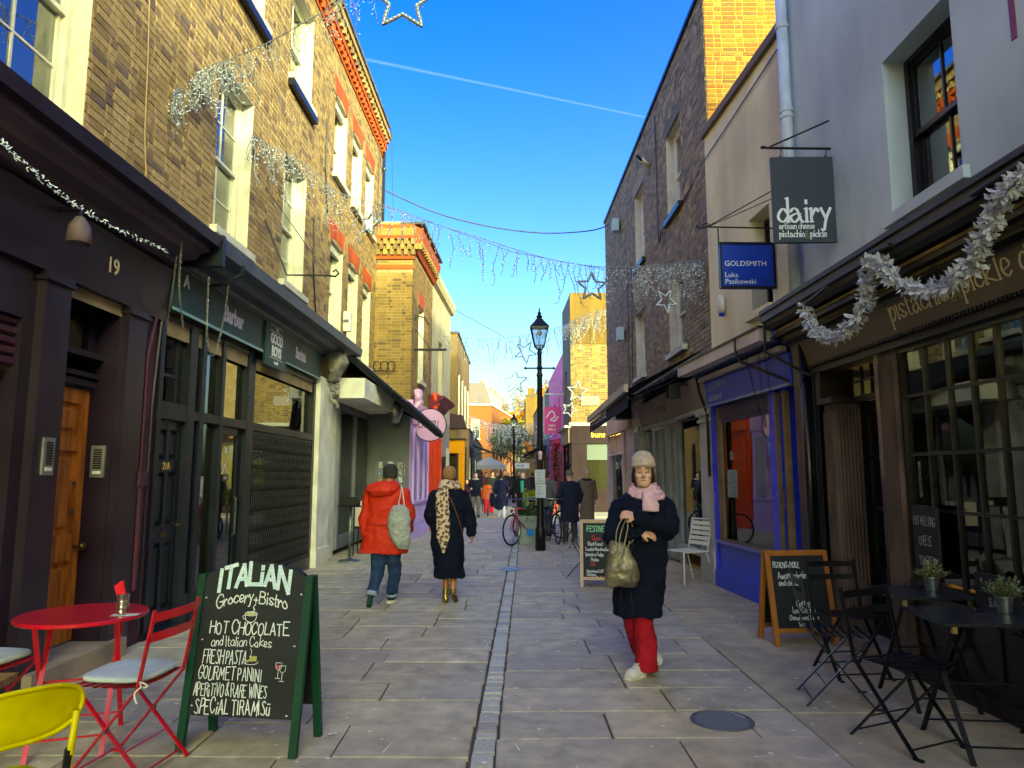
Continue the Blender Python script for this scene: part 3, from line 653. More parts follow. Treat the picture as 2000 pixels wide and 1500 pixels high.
for (a_, c_, d_, e_) in ((6.86, 7.40, 2.24, 3.06), (7.56, 7.70, 2.2, 3.06), (7.79, 8.22, 2.2, 3.06), (8.30, 9.02, 2.2, 3.06), (9.24, 11.9, 2.2, 3.06), (7.56, 7.70, .3, 2.1), (7.79, 8.22, .3, 2.1), (8.42, 8.9, .35, 2.0)):
    part(B_, 'pane', M_GLASSD, (a_, c_, .05, .055, d_, e_))
fw = part(B_, 'sash_bar', M_BGREY, (6.86, 7.4, .03, .06, 2.9, 2.93), (7.24, 7.27, .03, .06, 2.24, 3.06), (6.86, 7.27, .03, .06, 2.5, 2.53))
part(B_, 'blind', mat('frosted_blind', '#9aa6a3', '#7f8a88', rough=.8, scale=5), (6.88, 7.22, .09, .10, 2.28, 2.9))
# door 21A
dr = part(B_, 'door', M_BGREY, (6.86, 6.92, .02, .06, .06, 2.07), (7.34, 7.40, .02, .06, .06, 2.07), (7.10, 7.16, .02, .06, .06, 2.07), (6.92, 7.34, .022, .06, 1.97, 2.07), (6.92, 7.34, .022, .06, 1.55, 1.67), (6.92, 7.34, .022, .06, .86, 1.03), (6.92, 7.34, .022, .06, .06, .22), (6.92, 7.34, .05, .06, .1, 2.0))
for a_, c_ in ((6.92, 7.10), (7.16, 7.34)):
    for d_, e_ in ((.22, .86), (1.03, 1.55), (1.67, 1.97)):
        mb = MB(); mb.bbox(a_ + .03, c_ - .03, .032, .05, d_ + .04, e_ - .04, .012); mb.build('door_panel', M_BGREY, dr)
sans('21A', 7.04, 1.575, .075, M_GOLD, dr, y=.018, cond=.85, name='number', bold=.001)
mb = MB(); mb.box(6.885, 6.915, .01, .02, 1.40, 1.47); mb.build('lock_plate', M_GOLD, dr); mb = MB(); mb.box(7.08, 7.2, .012, .022, .91, .96); mb.build('letter_box', MATS['dull_brass'], dr)
mb = MB(); mb.tube([(7.37, .02, 1.02), (7.37, -.03, 1.02), (7.31, -.03, 1.02)], .01, 6); mb.build('door_handle', MATS['old_brass'], dr)
# door 21
dr = part(B_, 'door', M_BGREY, (8.30, 8.42, .03, .08, .04, 2.1), (8.9, 9.02, .03, .08, .04, 2.1), (8.42, 8.9, .03, .08, .04, .35), (8.42, 8.9, .03, .08, 2.0, 2.1))
sans('21', 8.55, 1.78, .08, M_LETW, dr, y=.045, cond=.85, name='number')
mb = MB(); mb.tube([(8.86, -.0, .8), (8.86, -.0, 1.25)], .012, 8); mb.tube([(8.86, .03, .8), (8.86, 0, .8)], .008, 6); mb.tube([(8.86, .03, 1.25), (8.86, 0, 1.25)], .008, 6); mb.build('door_handle', M_STEEL, dr)
mb = MB(); mb.box(8.5, 8.68, .035, .04, 1.45, 1.53); cs = mb.build('hanging_sign', M_BLACKP, dr); mb = MB(); write(mb, 'CLOSED', 8.59, 1.475, .032, .15, y=.033, cond=.6, center=True); mb.build('lettering', M_LETW, cs); mb = MB(); mb.tube([(8.5, .038, 1.53), (8.59, .04, 1.66), (8.68, .038, 1.53)], .003, 4); mb.build('cord', M_LETW, cs)
# lattice gate
gt = part(B_, 'lattice_gate', M_IRON, (9.24, 11.9, -.02, .0, 2.06, 2.09), (9.24, 11.9, -.02, .0, .21, .24))
mb = MB(); mb.box(-.008, .008, -.018, -.002, 0, 1.82); gme = mb.mesh('gate_bar', M_IRON)
n = 34
for i in range(n + 1): share(gme, 'gate_bar', gt, Matrix.Translation((9.27 + i * 2.6 / n, 0, .24)))
mb = MB()
for i in range(n):
    u_ = 9.27 + i * 2.6 / n; d_ = 2.6 / n
    for z_ in [.3 + .26 * k_ for k_ in range(7)]:
        mb.bar((u_, -.022, z_), (u_ + d_, -.022, z_ + .22), .012, .004, up=(0, 1, 0)); mb.bar((u_, -.027, z_ + .22), (u_ + d_, -.027, z_), .012, .004, up=(0, 1, 0))
mb.build('lattice', mat('gate_grey', '#24262b', '#32353b', rough=.4), gt, kind='stuff')
part(B_, 'pane', M_GLASSD, (9.24, 11.9, .06, .065, .2, 2.1))
# interior
part(B_, 'room', mat('shop_room_grey', '#3a3834', '#2d2b28', rough=.9), (6.8, 12, 2.6, 2.7, 0, 3.1), (6.8, 12, .3, 2.7, 3.08, 3.1), (6.75, 6.8, .3, 2.7, 0, 3.1), (12, 12.05, .3, 2.7, 0, 3.1), (6.8, 12, .1, 2.7, -.0, .03))
part(B_, 'counter', mat('shop_counter', '#6d5a3e', rough=.6), (9.4, 11.5, 1.6, 2.0, .03, 1.0)); part(B_, 'cushion', mat('yellow_cushion', '#c58a1e', rough=.8), (8.65, 8.85, .8, .9, 1.1, 1.4))
# ---------------------------------------------------------------- white shop
M_WSH = mat('dirty_white_paint', '#c4c2b8', '#a9a69b', rough=.6, scale=2.5, bump=.15)
M_WGR = mat('pale_grey_panel', '#9b9a93', '#83827c', rough=.6, scale=3, bump=.1)
M_GREYP = mat('mid_grey_paint', '#55585e', '#4b4e54', rough=.6, scale=1.5, bump=.1)
WS = Fac((-3.48, 0), (-3.29, 17.3), 'white_shopfront', 'off-white shopfront under a dark slanting awning, between the lattice gate and the lilac shop', 'shopfront')
part(WS, 'pilaster', M_WSH, (12.02, 12.75, -.09, .25, 0, 3.2)); part(WS, 'pilaster_base', M_WSH, (12.0, 12.78, -.11, .25, 0, .3))
mb = MB(); mb.loft([(12.5, -.14, 3.15, .16, .08, 0), (12.5, -.2, 3.3, .2, .12, 0), (12.5, -.24, 3.5, .22, .2, 0), (12.5, -.2, 3.68, .2, .18, 0), (12.5, -.1, 3.78, .22, .12, 0)], 12)
for i in range(60):
    a_ = random.uniform(0, 6.28); z_ = random.uniform(2.7, 3.75); rr = .12 + .1 * (z_ > 3.2)
    mb.ball((12.5 + rr * math.cos(a_), -.15 - abs(.12 * math.sin(a_)), z_), random.uniform(.02, .04), 6, 4, sz=1.5)
blob(mb, 'leafy_corbel', mat('grey_stone_leaves', '#8d8a83', '#5e5b56', rough=.8, scale=9, bump=.6), WS.root, voxel=.014, smooth=2, world=False)
part(WS, 'side_panel', M_WSH, (12.78, 13.55, .02, .25, 0, 3.0)); part(WS, 'door_jamb', M_WGR, (13.55, 13.95, .06, .25, .1, 3.0))
part(WS, 'window_frame', M_GREYP, (13.95, 14.05, .05, .15, .1, 2.9), (16.85, 17.0, .05, .15, .1, 2.9), (14.05, 16.85, .05, .15, .1, .35), (14.05, 16.85, .05, .15, 2.8, 2.9), (15.3, 15.4, .05, .15, .35, 2.8))
for a_, c_ in ((14.05, 15.3), (15.4, 16.85)): part(WS, 'pane', M_GLASSD, (a_, c_, .1, .105, .35, 2.8))
part(WS, 'room', mat('brown_room', '#4a4038', '#38302a', rough=.9), (13.9, 17, 1.2, 1.25, 0, 3.0), (13.9, 17, .2, 1.2, 2.95, 3.0), (13.9, 17, .2, 1.2, 0, .1), (13.9, 13.95, .2, 1.2, 0, 3))
part(WS, 'canopy_box', M_WSH, (13.0, 16.5, -.62, .05, 2.93, 3.3)); part(WS, 'wall_above', M_WGR, (12.75, 17.2, .02, .25, 3.0, 3.9))
mb = MB(); mb.loft([(16.2, -.62, 2.7, .12, .1, 0), (16.2, -.62, 2.95, .2, .18, 0), (16.2, -.62, 3.1, .2, .18, 0), (16.2, -.62, 3.2, .1, .08, 0)], 14)
mb.build('silver_duct', mat('galvanised_duct', '#b9b9b4', '#8f8f8c', rough=.35, metal=.7), WS.root, smooth=True)
aw = thing('slanting_awning', 'dark roller awning with a thick black front bar slanting down beside the barber sign', 'awning', (0, 0, 0))
A0, A1 = P(652, 668, 12.6), P(862, 851, 16.4)
dA = (A1 - A0).normalized()
mb = MB(); mb.tube([A0, A0.lerp(A1, .6)], .07, 8); mb.tube([A0.lerp(A1, .58), A0.lerp(A1, .62), A1 - dA * .15, A1], [.07, .1, .09, .06], 10); mb.build('front_bar', mat('awning_charcoal', '#17191e', '#23262c', rough=.45, bump=.1), aw)
B0, B1 = L.w(12.6, 0, 3.98), L.w(17.0, 0, 3.95)
mb = MB(); mb.quad(A0 + Vector((0, 0, .05)), A1 + Vector((0, 0, .05)), B1, B0); mb.quad(A0 + Vector((0, 0, .03)), B0 - Vector((0, 0, .02)), B1 - Vector((0, 0, .02)), A1 + Vector((0, 0, .03))); mb.build('fabric', mat('awning_fabric', '#14161c', rough=.8), aw)
mb = MB(); mb.tube([L.w(14.2, -.02, 3.6), A0.lerp(A1, .45)], .025, 6); mb.tube([L.w(16.8, -.02, 3.4), A0.lerp(A1, .9)], .025, 6); mb.build('folding_arm', M_IRON, aw)
mb = MB(); mb.tube([A0.lerp(A1, .45) + Vector((.09, -.05, .0)), A0.lerp(A1, .58) + Vector((.09, -.05, 0))], .02, 6); mb.build('bright_slot', M_STEEL, aw)
# ---------------------------------------------------------------- second brick house with flank facing us
H2 = Fac((-2.42, 16.8), (-2.22, 22.0), 'projecting_brick_house', 'yellow brick house jutting out with a sunlit blank side above the lilac shop', 'building')
wh = [(.95, 1.75, 3.9, 5.85)]
wall_holes(H2, wh, 3.3, 7.6, 'wall', M_MORT, u1=5.2 - 2, reveal=.22, mrev=M_WREVEAL); sash(H2, *wh[0], cols=2, rows=1, y=.14, sillm=M_WREVEAL)
bricks(H2.root, 0, 3.2, 3.3, 6.9, wh + [(.85, 1.85, 5.85, 6.2)], M_STOCK2)
mb = MB(); mb.tint = .3; mb.prism([(.97, 5.84), (1.73, 5.84), (1.82, 6.2), (.88, 6.2)], -.01, .02); mb.build('arch', M_REDBR, H2.root)
fl = bpy.data.objects.new('side_wall', None); COL.objects.link(fl); fl.parent = H2.root
fl.matrix_local = H2.root.matrix_basis.inverted() if False else Matrix.LocRotScale(H2.root.location, H2.root.rotation_euler, H2.root.scale).inverted() @ Matrix.Translation((-5.4, 16.8, 0))
mb = MB(); mb.quad((0, 0, 0), (2.98, 0, 0), (2.98, 0, 7.7), (0, 0, 7.7)); mb.quad((0, .1, 7.7), (0, 0, 7.7), (2.98, 0, 7.7), (2.98, .1, 7.7)); mb.build('mortar_face', M_MORT, fl)
bricks(fl, 1.9, 2.985, 3.05, 7.0, [(1.9, 2.98, 6.42, 6.6), (1.9, 2.98, 6.72, 6.82)], M_STOCK2, single=None)
mb = MB(); mb.tint = .2; mb.box(1.9, 3.0, -.03, .02, 6.5, 6.6); mb.tint = .7; mb.box(1.9, 3.02, -.05, .02, 6.74, 6.82); mb.tint = .5; mb.box(1.9, 3.04, -.08, .02, 7.25, 7.33); mb.tint = .1; mb.box(1.9, 3.02, -.04, .02, 7.52, 7.62); mb.build('red_band', M_REDBR, fl)
dn = MB(); dn.box(0, .1, -.09, .02, 0, .14); dnm = dn.mesh('cornice_brick', M_STOCK2)
for rr, z_ in enumerate((6.84, 6.98, 7.11)):
    for i in range(7): share(dnm, 'cornice_brick', fl, Matrix.Translation((1.92 + i * .17 + .08 * (rr % 2), 0, z_)))
mb = MB(); mb.tint = .5; mb.box(1.9, 3.03, -.05, .02, 7.34, 7.52); mb.build('parapet_bricks', M_STOCK2, fl)
part(H2, 'grey_render', M_GREYP, (0, 0, 0, 0, 0, 0)) if False else None
mb = MB(); mb.box(1.2, 2.985, -.02, .02, 0, 3.05); mb.build('grey_painted_wall', M_GREYP, fl)
mb = MB(); mb.box(-.0, 5.0, .4, 4, 0, 7.5); mb.build('building_mass', M_BROWN, H2.root)
mb = MB(); mb.prism([(0, 6.95), (-.06, 6.98), (-.12, 7.1), (-.2, 7.3), (-.24, 7.5), (0, 7.62)], 0, 3.2, axis=0); mb.tint = .5; mb.build('cornice', M_REDBR, H2.root)
share(dnm, 'cornice_brick', H2.root, Matrix.Translation((0, -.12, 7.0)))
for i in range(14): share(dnm, 'cornice_brick', H2.root, Matrix.Translation((.1 + i * .22, -.12, 7.12)))
mb = MB(); mb.box(-.05, 3.25, -.28, .3, 7.62, 7.68); mb.build('coping', M_LEAD, H2.root)
# cream house beyond
H3 = Fac((-2.295, 20.0), (-2.13, 24.2), 'cream_rendered_house', 'cream rendered house with tall blank front beyond the projecting brick house', 'building')
M_CRM = mat('cream_render', '#d3c6a4', '#bfb18e', rough=.8, scale=1.5, bump=.2)
h3 = [(1.4, 2.2, 3.8, 5.6)]
wall_holes(H3, h3, 3.2, 7.35, 'wall', M_CRM, reveal=.2); sash(H3, *h3[0], cols=2, rows=1, y=.1)
mb = MB(); mb.prism([(0, 7.0), (-.1, 7.05), (-.16, 7.2), (-.16, 7.35), (0, 7.42)], 0, 4.3, axis=0); mb.build('cornice', M_CRM, H3.root)
mb = MB(); mb.box(0, 4.2, .4, 4, 0, 7.3); mb.build('building_mass', M_BROWN, H3.root)
# three globes of old letters on bracket + projecting arm
gb = thing('round_lamps', 'row of small round iron hoops on a bracket below the narrow windows', 'lamp', P(735, 715, 16.7))
mb = MB(); mb.tube([(-.15, 0, -.12), (.5, 0, -.12)], .012, 5); mb.build('bracket', M_IRON, gb)
for i in range(3):
    mb = MB(); mb.tube([(.02 + i * .17 + .09 * math.cos(t * .7), 0, .0 + .12 * math.sin(t * .7)) for t in range(9)], .012, 5, closed=True); mb.build('hoop', M_IRON, gb)
def bracket(name, label, px0, px1, py, Y, X0=None):
    a_, c_ = P(px0, py, Y), P(px1, py, Y); t = thing(name, label, 'bracket', a_)
    mb = MB(); mb.tube([(0, 0, 0), c_ - a_], .03, 6); mb.build('arm', M_IRON, t)
    mb = MB(); mb.tube([(0, 0, .6), ((c_ - a_) * .55)], .01, 5); mb.tube([(0, 0, .6), (.1, 0, .85), (.3, 0, .8), (.4, 0, .62)], .02, 5); mb.build('stay', M_IRON, t)
bracket('sign_bracket', 'straight iron arm with curled stay projecting from the far brick house wall', 805, 872, 683, 17.2)
# lilac shop
M_LIL = mat('lilac_gloss_paint', '#b496d8', '#a88ace', rough=.3, scale=1.5, coat=.2)
M_LILP = mat('pink_lilac_paint', '#c49ac4', '#b98fbb', rough=.4)
M_ORG = mat('vermilion_paint', '#e23a14', '#d4330f', rough=.35, scale=2, coat=.2)
M_BUR = mat('burgundy_paint', '#6d1430', '#5a0f28', rough=.4)
LI = Fac((-2.40, 16.78), (-2.29, 19.6), 'lilac_shopfront', 'glossy lilac panelled shopfront with a pink bow at its corner and a round hanging sign', 'shopfront')
part(LI, 'wall', M_LIL, (0, 2.75, .0, .3, 0, 2.75)); part(LI, 'fascia', M_LILP, (0, 2.75, -.05, .3, 2.75, 3.3)); part(LI, 'plinth', M_LIL, (-.01, 2.75, -.05, .0, 0, .25))
for i, a_ in enumerate((.35, 1.15, 1.95)):
    fr_ = part(LI, 'window_surround', M_LIL, (a_, a_ + .06, -.04, 0, .9, 2.65), (a_ + .64, a_ + .7, -.04, 0, .9, 2.65), (a_ + .06, a_ + .64, -.04, 0, 2.55, 2.65), (a_ - .02, a_ + .72, -.06, 0, .84, .9))
    part(LI, 'pane', mat('lilac_pane', '#a493bd', '#b9a9cc', rough=.12, scale=.8), (a_ + .06, a_ + .64, -.012, 0, .9, 2.55), parent=fr_)
    part(LI, 'low_panel', M_LIL, (a_, a_ + .7, -.025, 0, .35, .75))
def bow(fac, u, z, w_, h_, m, name='ribbon_bow'):
    mb = MB(); mb.loft([(u, -.10, z, w_ * 1.2, .05, 0, .5), (u, -.14, z + h_ * .3, w_ * 1.1, .07, 0, .5), (u, -.13, z + h_ * .46, w_ * .8, .07, 0, .7), (u, -.15, z + h_ * .6, w_ * 1.1, .08, 0, .5), (u, -.15, z + h_ * .95, w_ * 1.15, .09, 0, .5), (u, -.13, z + h_, w_ * 1.05, .07, 0, .5)], 16)
    mb.box(u - w_ * .7, u + w_ * .7, -.25, -.08, z + h_ * .4, z + h_ * .52); blob(mb, name, m, fac.root, voxel=.02, smooth=2, disp=[(.1, .05)], world=False)
bow(LI, .2, 3.0, .19, .55, M_LILP)
OR = Fac((-2.29, 19.6), (-2.2, 22.0), 'orange_shopfront', 'bright orange-red shopfront with burgundy cornice and a big orange bow on the corner', 'shopfront')
part(OR, 'wall', M_ORG, (0, 2.4, 0, .3, 0, 2.8)); part(OR, 'fascia', M_ORG, (0, 2.4, -.1, .3, 2.8, 3.35))
for a_ in (.25, 1.35): part(OR, 'panel_moulding', M_ORG, (a_, a_ + .07, -.05, 0, .8, 2.6), (a_ + .8, a_ + .87, -.05, 0, .8, 2.6), (a_, a_ + .87, -.05, 0, .73, .8))
mb = MB(); mb.prism([(0, 3.35), (-.12, 3.38), (-.2, 3.5), (-.38, 3.62), (-.42, 3.7), (0, 3.74)], 0, 2.5, axis=0); mb.build('cornice', M_BUR, OR.root)
bow(OR, .2, 3.2, .2, .6, M_ORG)
rs = thing('round_hanging_sign', 'round pink hanging sign half hidden by the awning bar', 'sign', P(840, 830, 17.6))
mb = MB(); M_ = Matrix.Rotation(math.pi / 2, 4, 'X'); mb.lathe([(.0001, -.03), (.40, -.03), (.41, 0), (.40, .03), (.0001, .03)], n=36, M=M_); mb.build('disc', mat('pink_sign', '#c79ac6', rough=.5), rs)
mb = MB(); mb.tube([(.405 * math.cos(t / 36 * 6.2832), -.03, .405 * math.sin(t / 36 * 6.2832)) for t in range(36)], .012, 5, closed=True); mb.build('rim', M_BLACKP, rs)
sans('LIBERI', -.3, -.07, .19, M_BLACKP, rs, y=-.04, cond=.75)
mb = MB(); mb.tube([(-.75, .0, -.2), (-.35, 0, -.2)], .012, 5); mb.tube([(-.75, 0, .45), (-.3, 0, .3)], .012, 5); mb.build('bracket', M_IRON, rs)
CS = Fac((-2.2, 22.0), (-2.13, 24.2), 'grey_small_shopfront', 'narrow grey and cream ground floor beyond the orange shop', 'shopfront')
part(CS, 'wall', mat('warm_grey_paint', '#8d8174', rough=.6), (0, 2.2, 0, .3, 0, 3.2)); part(CS, 'door', M_BLACKP, (.3, 1.1, -.02, 0, 0, 2.1)); part(CS, 'window', mat('cream_frame', '#c9bda2', rough=.6), (1.3, 2.0, -.03, 0, .6, 2.4))
# ============================================================ RIGHT SIDE
M_GREYR = mat('blue_grey_render', '#b4c2c6', '#95a2a8', rough=.8, scale=.9, bump=.7, bscale=7, stretch=(1, 1, .55))
M_BLK = mat('black_shop_paint', '#0b0c11', '#15161c', rough=.3, scale=3, bump=.12, spec=.5)
M_AGED = mat('aged_brown_black_paint', '#211d1c', '#332d29', rough=.42, scale=2.5, bump=.2)
M_FLUTE = mat('worn_plum_pilaster', '#3b2f30', '#5c4a42', rough=.6, scale=5, bump=.4, stretch=(1, 1, .4))
GR = Fac((3.08, 7.40), (3.16, 1.6), 'grey_rendered_house', 'blue-grey rendered house with one dark sash window above the dairy shop', 'building')
gw = [(1.83, 2.72, 3.62, 4.95)]
wall_holes(GR, gw, 3.2, 7.15, 'wall', M_GREYR, reveal=.3, thick=.4)
sash(GR, *gw[0], cols=2, rows=1, y=.18, m=M_BLK, sill=True, sillm=M_GREYR, curtain=.22, sillproj=.05)
mb = MB(); mb.ball((2.5, .75, 4.0), .09); mb.build('lit_bulb', emitmat('room_lamp_glow', '#ff9a30', 6), GR.root, smooth=True)
mb = MB(); mb.box(0, 5.8, -.04, .45, 7.15, 7.25); mb.build('coping', M_LEAD, GR.root)
mb = MB(); mb.box(.02, 5.7, .4, 4, 2.7, 7.1); mb.build('building_mass', M_BROWN, GR.root)
mb = MB(); mb.tube([Vector((.33, -.03, 7.0)), Vector((.5, -.03, 7.14))], .012, 5); mb.build('cable', M_IRON, GR.root)
dp = thing('downpipe', 'fat blue-grey downpipe with ringed collars between the cream and grey walls', 'pipe', GR.w(.07, -.08, 3.35))
mb = MB(); mb.tube([(0, 0, 0), (0, 0, 3.9)], .06, 14); mb.build('pipe', mat('pipe_grey_blue', '#8f99a6', '#828b98', rough=.5, scale=5), dp, smooth=True)
for z in (.9, 2.05, 2.12, 3.1):
    mb = MB(); mb.lathe([(.06, z - .02), (.072, z - .015), (.072, z + .03), (.06, z + .035)], n=14); mb.build('collar', MATS['pipe_grey_blue'], dp)
PS = Fac((3.08, 7.40), (3.16, 1.6), 'dairy_shopfront', 'black multi-paned cheese shopfront No 6 with cream lettering on a brown fascia', 'shopfront')
ps = PS.root
# cornice: stacked mouldings
mb = MB(); mb.prism([(0, 3.03), (-.34, 3.05), (-.38, 3.08), (-.39, 3.12), (-.42, 3.13), (-.42, 3.20), (-.44, 3.21), (-.44, 3.25), (0, 3.42)], -.05, 5.8, axis=0); mb.build('cornice', M_AGED, ps)
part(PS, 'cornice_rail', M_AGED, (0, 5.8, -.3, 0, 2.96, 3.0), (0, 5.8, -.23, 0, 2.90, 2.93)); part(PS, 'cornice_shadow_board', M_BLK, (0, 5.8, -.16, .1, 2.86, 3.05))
part(PS, 'ochre_strip', mat('ochre_worn_wood', '#8a7242', '#4c3d24', rough=.6, scale=6, stretch=(1, 1, 1), bump=.3), (.05, 5.8, -.31, -.18, 3.003, 3.028), (.05, 5.8, -.235, -.17, 2.933, 2.955))
mb = MB(); mb.prism([(0, 2.62), (-.08, 2.62), (-.14, 2.85), (-.16, 2.87), (0, 2.88)], .0, 5.8, axis=0); mb.build('fascia', mat('fascia_brown', '#3d362e', '#4a4238', rough=.5, scale=1.5, bump=.08), ps)
for i in range(90):
    if i == 0: d_ = MB(); d_.box(0, .02, -.11, -.07, 2.585, 2.612); dme3 = d_.mesh('dentil', M_AGED); beam = part(PS, 'dentil_beam', M_AGED, (.3, 5.8, -.08, .1, 2.52, 2.62))
    share(dme3, 'dentil', beam, Matrix.Translation((.35 + i * .04, 0, 0)))
sl_ = .06 / .23
def tilt(mb_, z0=2.62):
    mb_.v = [(x, y - (z - z0) * sl_, z) for x, y, z in mb_.v]
mb = MB(); u0_ = PS.u(1660, 650, .1); write(mb, 'No', u0_, 2.73, .085, .09, y=-.084, cond=.75, nib=.6); mb2 = write(mb, '6', u0_ + .13, 2.72, .09, .09, y=-.084, cond=.75, nib=.6); mb.box(u0_ + .068, u0_ + .105, -.085, -.084, 2.715, 2.72); tilt(mb); mb.build('number', M_LETC, ps)
mb = MB(); ua = PS.u(1745, 620, .1); ux = write(mb, 'pistachio', ua, 2.72, .185, .1, y=-.084, cond=.84, gap=1.3, nib=.65, serif=True); tilt(mb); mb.build('lettering', M_LETC, ps)
mb = MB(); ux = write(mb, '&', ux - .01, 2.70, .2, .11, y=-.084, cond=.85, nib=.6); tilt(mb); mb.build('ampersand', M_LETG, ps)
mb = MB(); ux = write(mb, 'pickle', ux, 2.72, .185, .1, y=-.084, cond=.84, gap=1.3, nib=.65, serif=True); write(mb, 'dairy', ux + .06, 2.72, .185, .1, y=-.084, cond=.84, gap=1.3, nib=.65, serif=True); tilt(mb); mb.build('lettering', M_LETC, ps)
# posts, door recess
part(PS, 'post', M_BLK, (0, .16, -.12, .3, 0, 3.1), (.16, .30, -.08, .3, 0, 3.1)); 
mb = MB(); mb.tube([(.22, -.1, .02), (.22, -.1, 3.0)], .045, 10); mb.build('black_pipe', M_BLK, ps, smooth=True); mb = MB(); mb.tube([(.36, -.06, .1), (.36, -.06, 2.9)], .025, 8); mb.build('black_pipe', M_BLK, ps)
def fluted(u0, u1, y0, y1, z0, z1, name='pilaster'):
    p_ = part(PS, name, M_FLUTE, (u0, u1, y0 + .02, y1, z0, z1)); n = 6; w_ = (u1 - u0) / n
    for i in range(n):
        m_ = MB(); m_.prism([(u0 + w_ * i + .004, y0 + .02), (u0 + w_ * (i + .5), y0 - .004), (u0 + w_ * (i + 1) - .004, y0 + .02)], z0 + .25, z1 - .08, axis=2); m_.build('reed', M_FLUTE, p_)
    part(PS, 'pilaster_foot', M_FLUTE, (u0 - .015, u1 + .015, y0 - .02, y1, z0, z0 + .25), parent=p_); return p_
p_ = fluted(.50, .72, -.06, .25, 0, 2.2)
for i in range(8):
    m_ = MB(); y_ = -.03 + i * .034; m_.prism([(.72, y_), (.735, y_ + .015), (.72, y_ + .03)], .25, 2.14, axis=2); m_.build('reed', M_FLUTE, p_)
part(PS, 'capital', M_AGED, (.42, .52, -.08, .25, 2.2, 2.55), (.47, .76, -.09, .25, 2.2, 2.25))
fluted(1.54, 1.80, -.06, .25, 0, 2.52)
part(PS, 'ochre_edge', mat('ochre_edge_paint', '#8f7c58', '#5c4a5a', rough=.6, scale=3), (1.48, 1.54, -.05, .25, 1.5, 2.52)); part(PS, 'plum_edge', M_PURP, (1.48, 1.54, -.05, .25, .1, 1.5))
part(PS, 'fanlight', M_AGED, (.72, 1.48, .12, .16, 2.2, 2.25), (.9, .915, .12, .15, 2.25, 2.52), (1.08, 1.095, .12, .15, 2.25, 2.52), (1.26, 1.275, .12, .15, 2.25, 2.52), (.72, 1.48, .12, .15, 2.38, 2.395))
d_ = part(PS, 'door', M_BLK, (.72, .84, .2, .25, .1, 2.2), (1.38, 1.48, .2, .25, .1, 2.2), (.84, 1.38, .2, .25, .1, .7), (.84, 1.38, .2, .25, 2.1, 2.2), (.84, 1.38, .2, .25, 1.66, 1.69), (.84, 1.38, .2, .25, 1.2, 1.23))
part(PS, 'pane', M_GLASSD, (.84, 1.38, .22, .225, .7, 2.1), parent=d_)
for (a_, c_) in ((1.24, 1.62), (.78, 1.17)):
    mb = MB(); mb.box(1.12, 1.36, .193, .195, a_, c_); pp = mb.build('menu_sheet', mat('aged_paper', '#9d9a8e', '#8b887c', rough=.8, scale=4), d_)
    mb = MB()
    for i in range(10): mb.box(1.15, 1.15 + random.uniform(.08, .18), .191, .192, c_ - .05 - i * .03, c_ - .045 - i * .03)
    mb.build('printed_lines', M_IRON, pp)
mb = MB(); M_ = Matrix.Translation((1.28, .19, .73)) @ Matrix.Rotation(math.pi / 2, 4, 'X'); mb.lathe([(.0001, 0), (.045, 0), (.045, .004), (.0001, .004)], n=20, M=M_); mb.build('round_sticker', mat('blue_sticker', '#3f86b8'), d_)
part(PS, 'doorstep', M_STEP, (.42, 1.54, -.1, .3, 0, .1))
# multi-pane window
us = [1.80] + [PS.u(p_, 640) for p_ in (1800, 1847, 1893, 1945, 2002)]; pitch = (us[-1] - us[1]) / 4
us = us + [us[-1] + pitch * k_ for k_ in range(1, 6)]; zs = [.74, 1.26, 1.68, 2.13, 2.52]
wn = part(PS, 'shop_window', M_BLK, (us[0], us[-1], -.05, .06, .66, .74), (us[0], us[-1], -.03, .06, 2.48, 2.53), (us[0] - .01, us[0] + .03, -.03, .06, .74, 2.48))
for u_ in us[1:]: part(PS, 'glazing_bar', M_BLK, (u_ - .014, u_ + .014, -.014, .022, .74, 2.48), parent=wn)
for z_ in zs[1:-1]: part(PS, 'glazing_bar', M_BLK, (us[0], us[-1], -.012, .02, z_ - .012, z_ + .012), parent=wn)
for i in range(len(us) - 1):
    for j in range(4):
        mb = MB(); mb.box(us[i] + .014, us[i + 1] - .014, .004, .008, zs[j] + .012, zs[j + 1] - .012); o = mb.build('pane', M_GLASSD, wn)
part(PS, 'stall_riser', M_BLK, (1.8, 5.8, -.02, .3, 0, .66)); part(PS, 'sill', M_BLK, (1.78, 5.8, -.14, .0, .62, .67))
part(PS, 'plinth', M_BLK, (1.8, 5.8, -.06, -.02, 0, .12))
for i in range(4): part(PS, 'riser_panel', M_BLK, (1.95 + i * .9, 2.75 + i * .9, -.035, -.02, .2, .55))
M_TAN = mat('tan_interior', '#a5855c', '#84653f', rough=.85, scale=1.5)
part(PS, 'room', M_TAN, (1.6, 5.9, 1.9, 1.95, 0, 2.6), (1.55, 1.6, .3, 1.9, .1, 2.6), (5.9, 5.95, .3, 1.9, .1, 2.6), (.3, 5.9, .3, 1.9, 2.58, 2.62), (.3, 5.9, .3, 1.9, .03, .06), (.3, 1.6, 1.4, 1.45, 0, 2.6))
part(PS, 'window_display_shelf', mat('dark_shelf', '#3a2a20', rough=.6), (1.9, 5.7, .12, .5, .66, .7), (1.9, 5.7, 1.5, 1.85, 1.2, 1.24), (1.9, 5.7, 1.5, 1.85, 1.7, 1.74))
part(PS, 'ceiling_glow_strip', emitmat('warm_fill_glow', '#ffd9a8', 14), (1.9, 5.6, 1.0, 1.06, 2.5, 2.54))  # glowing strip added to brighten the dairy room, not a known fixture
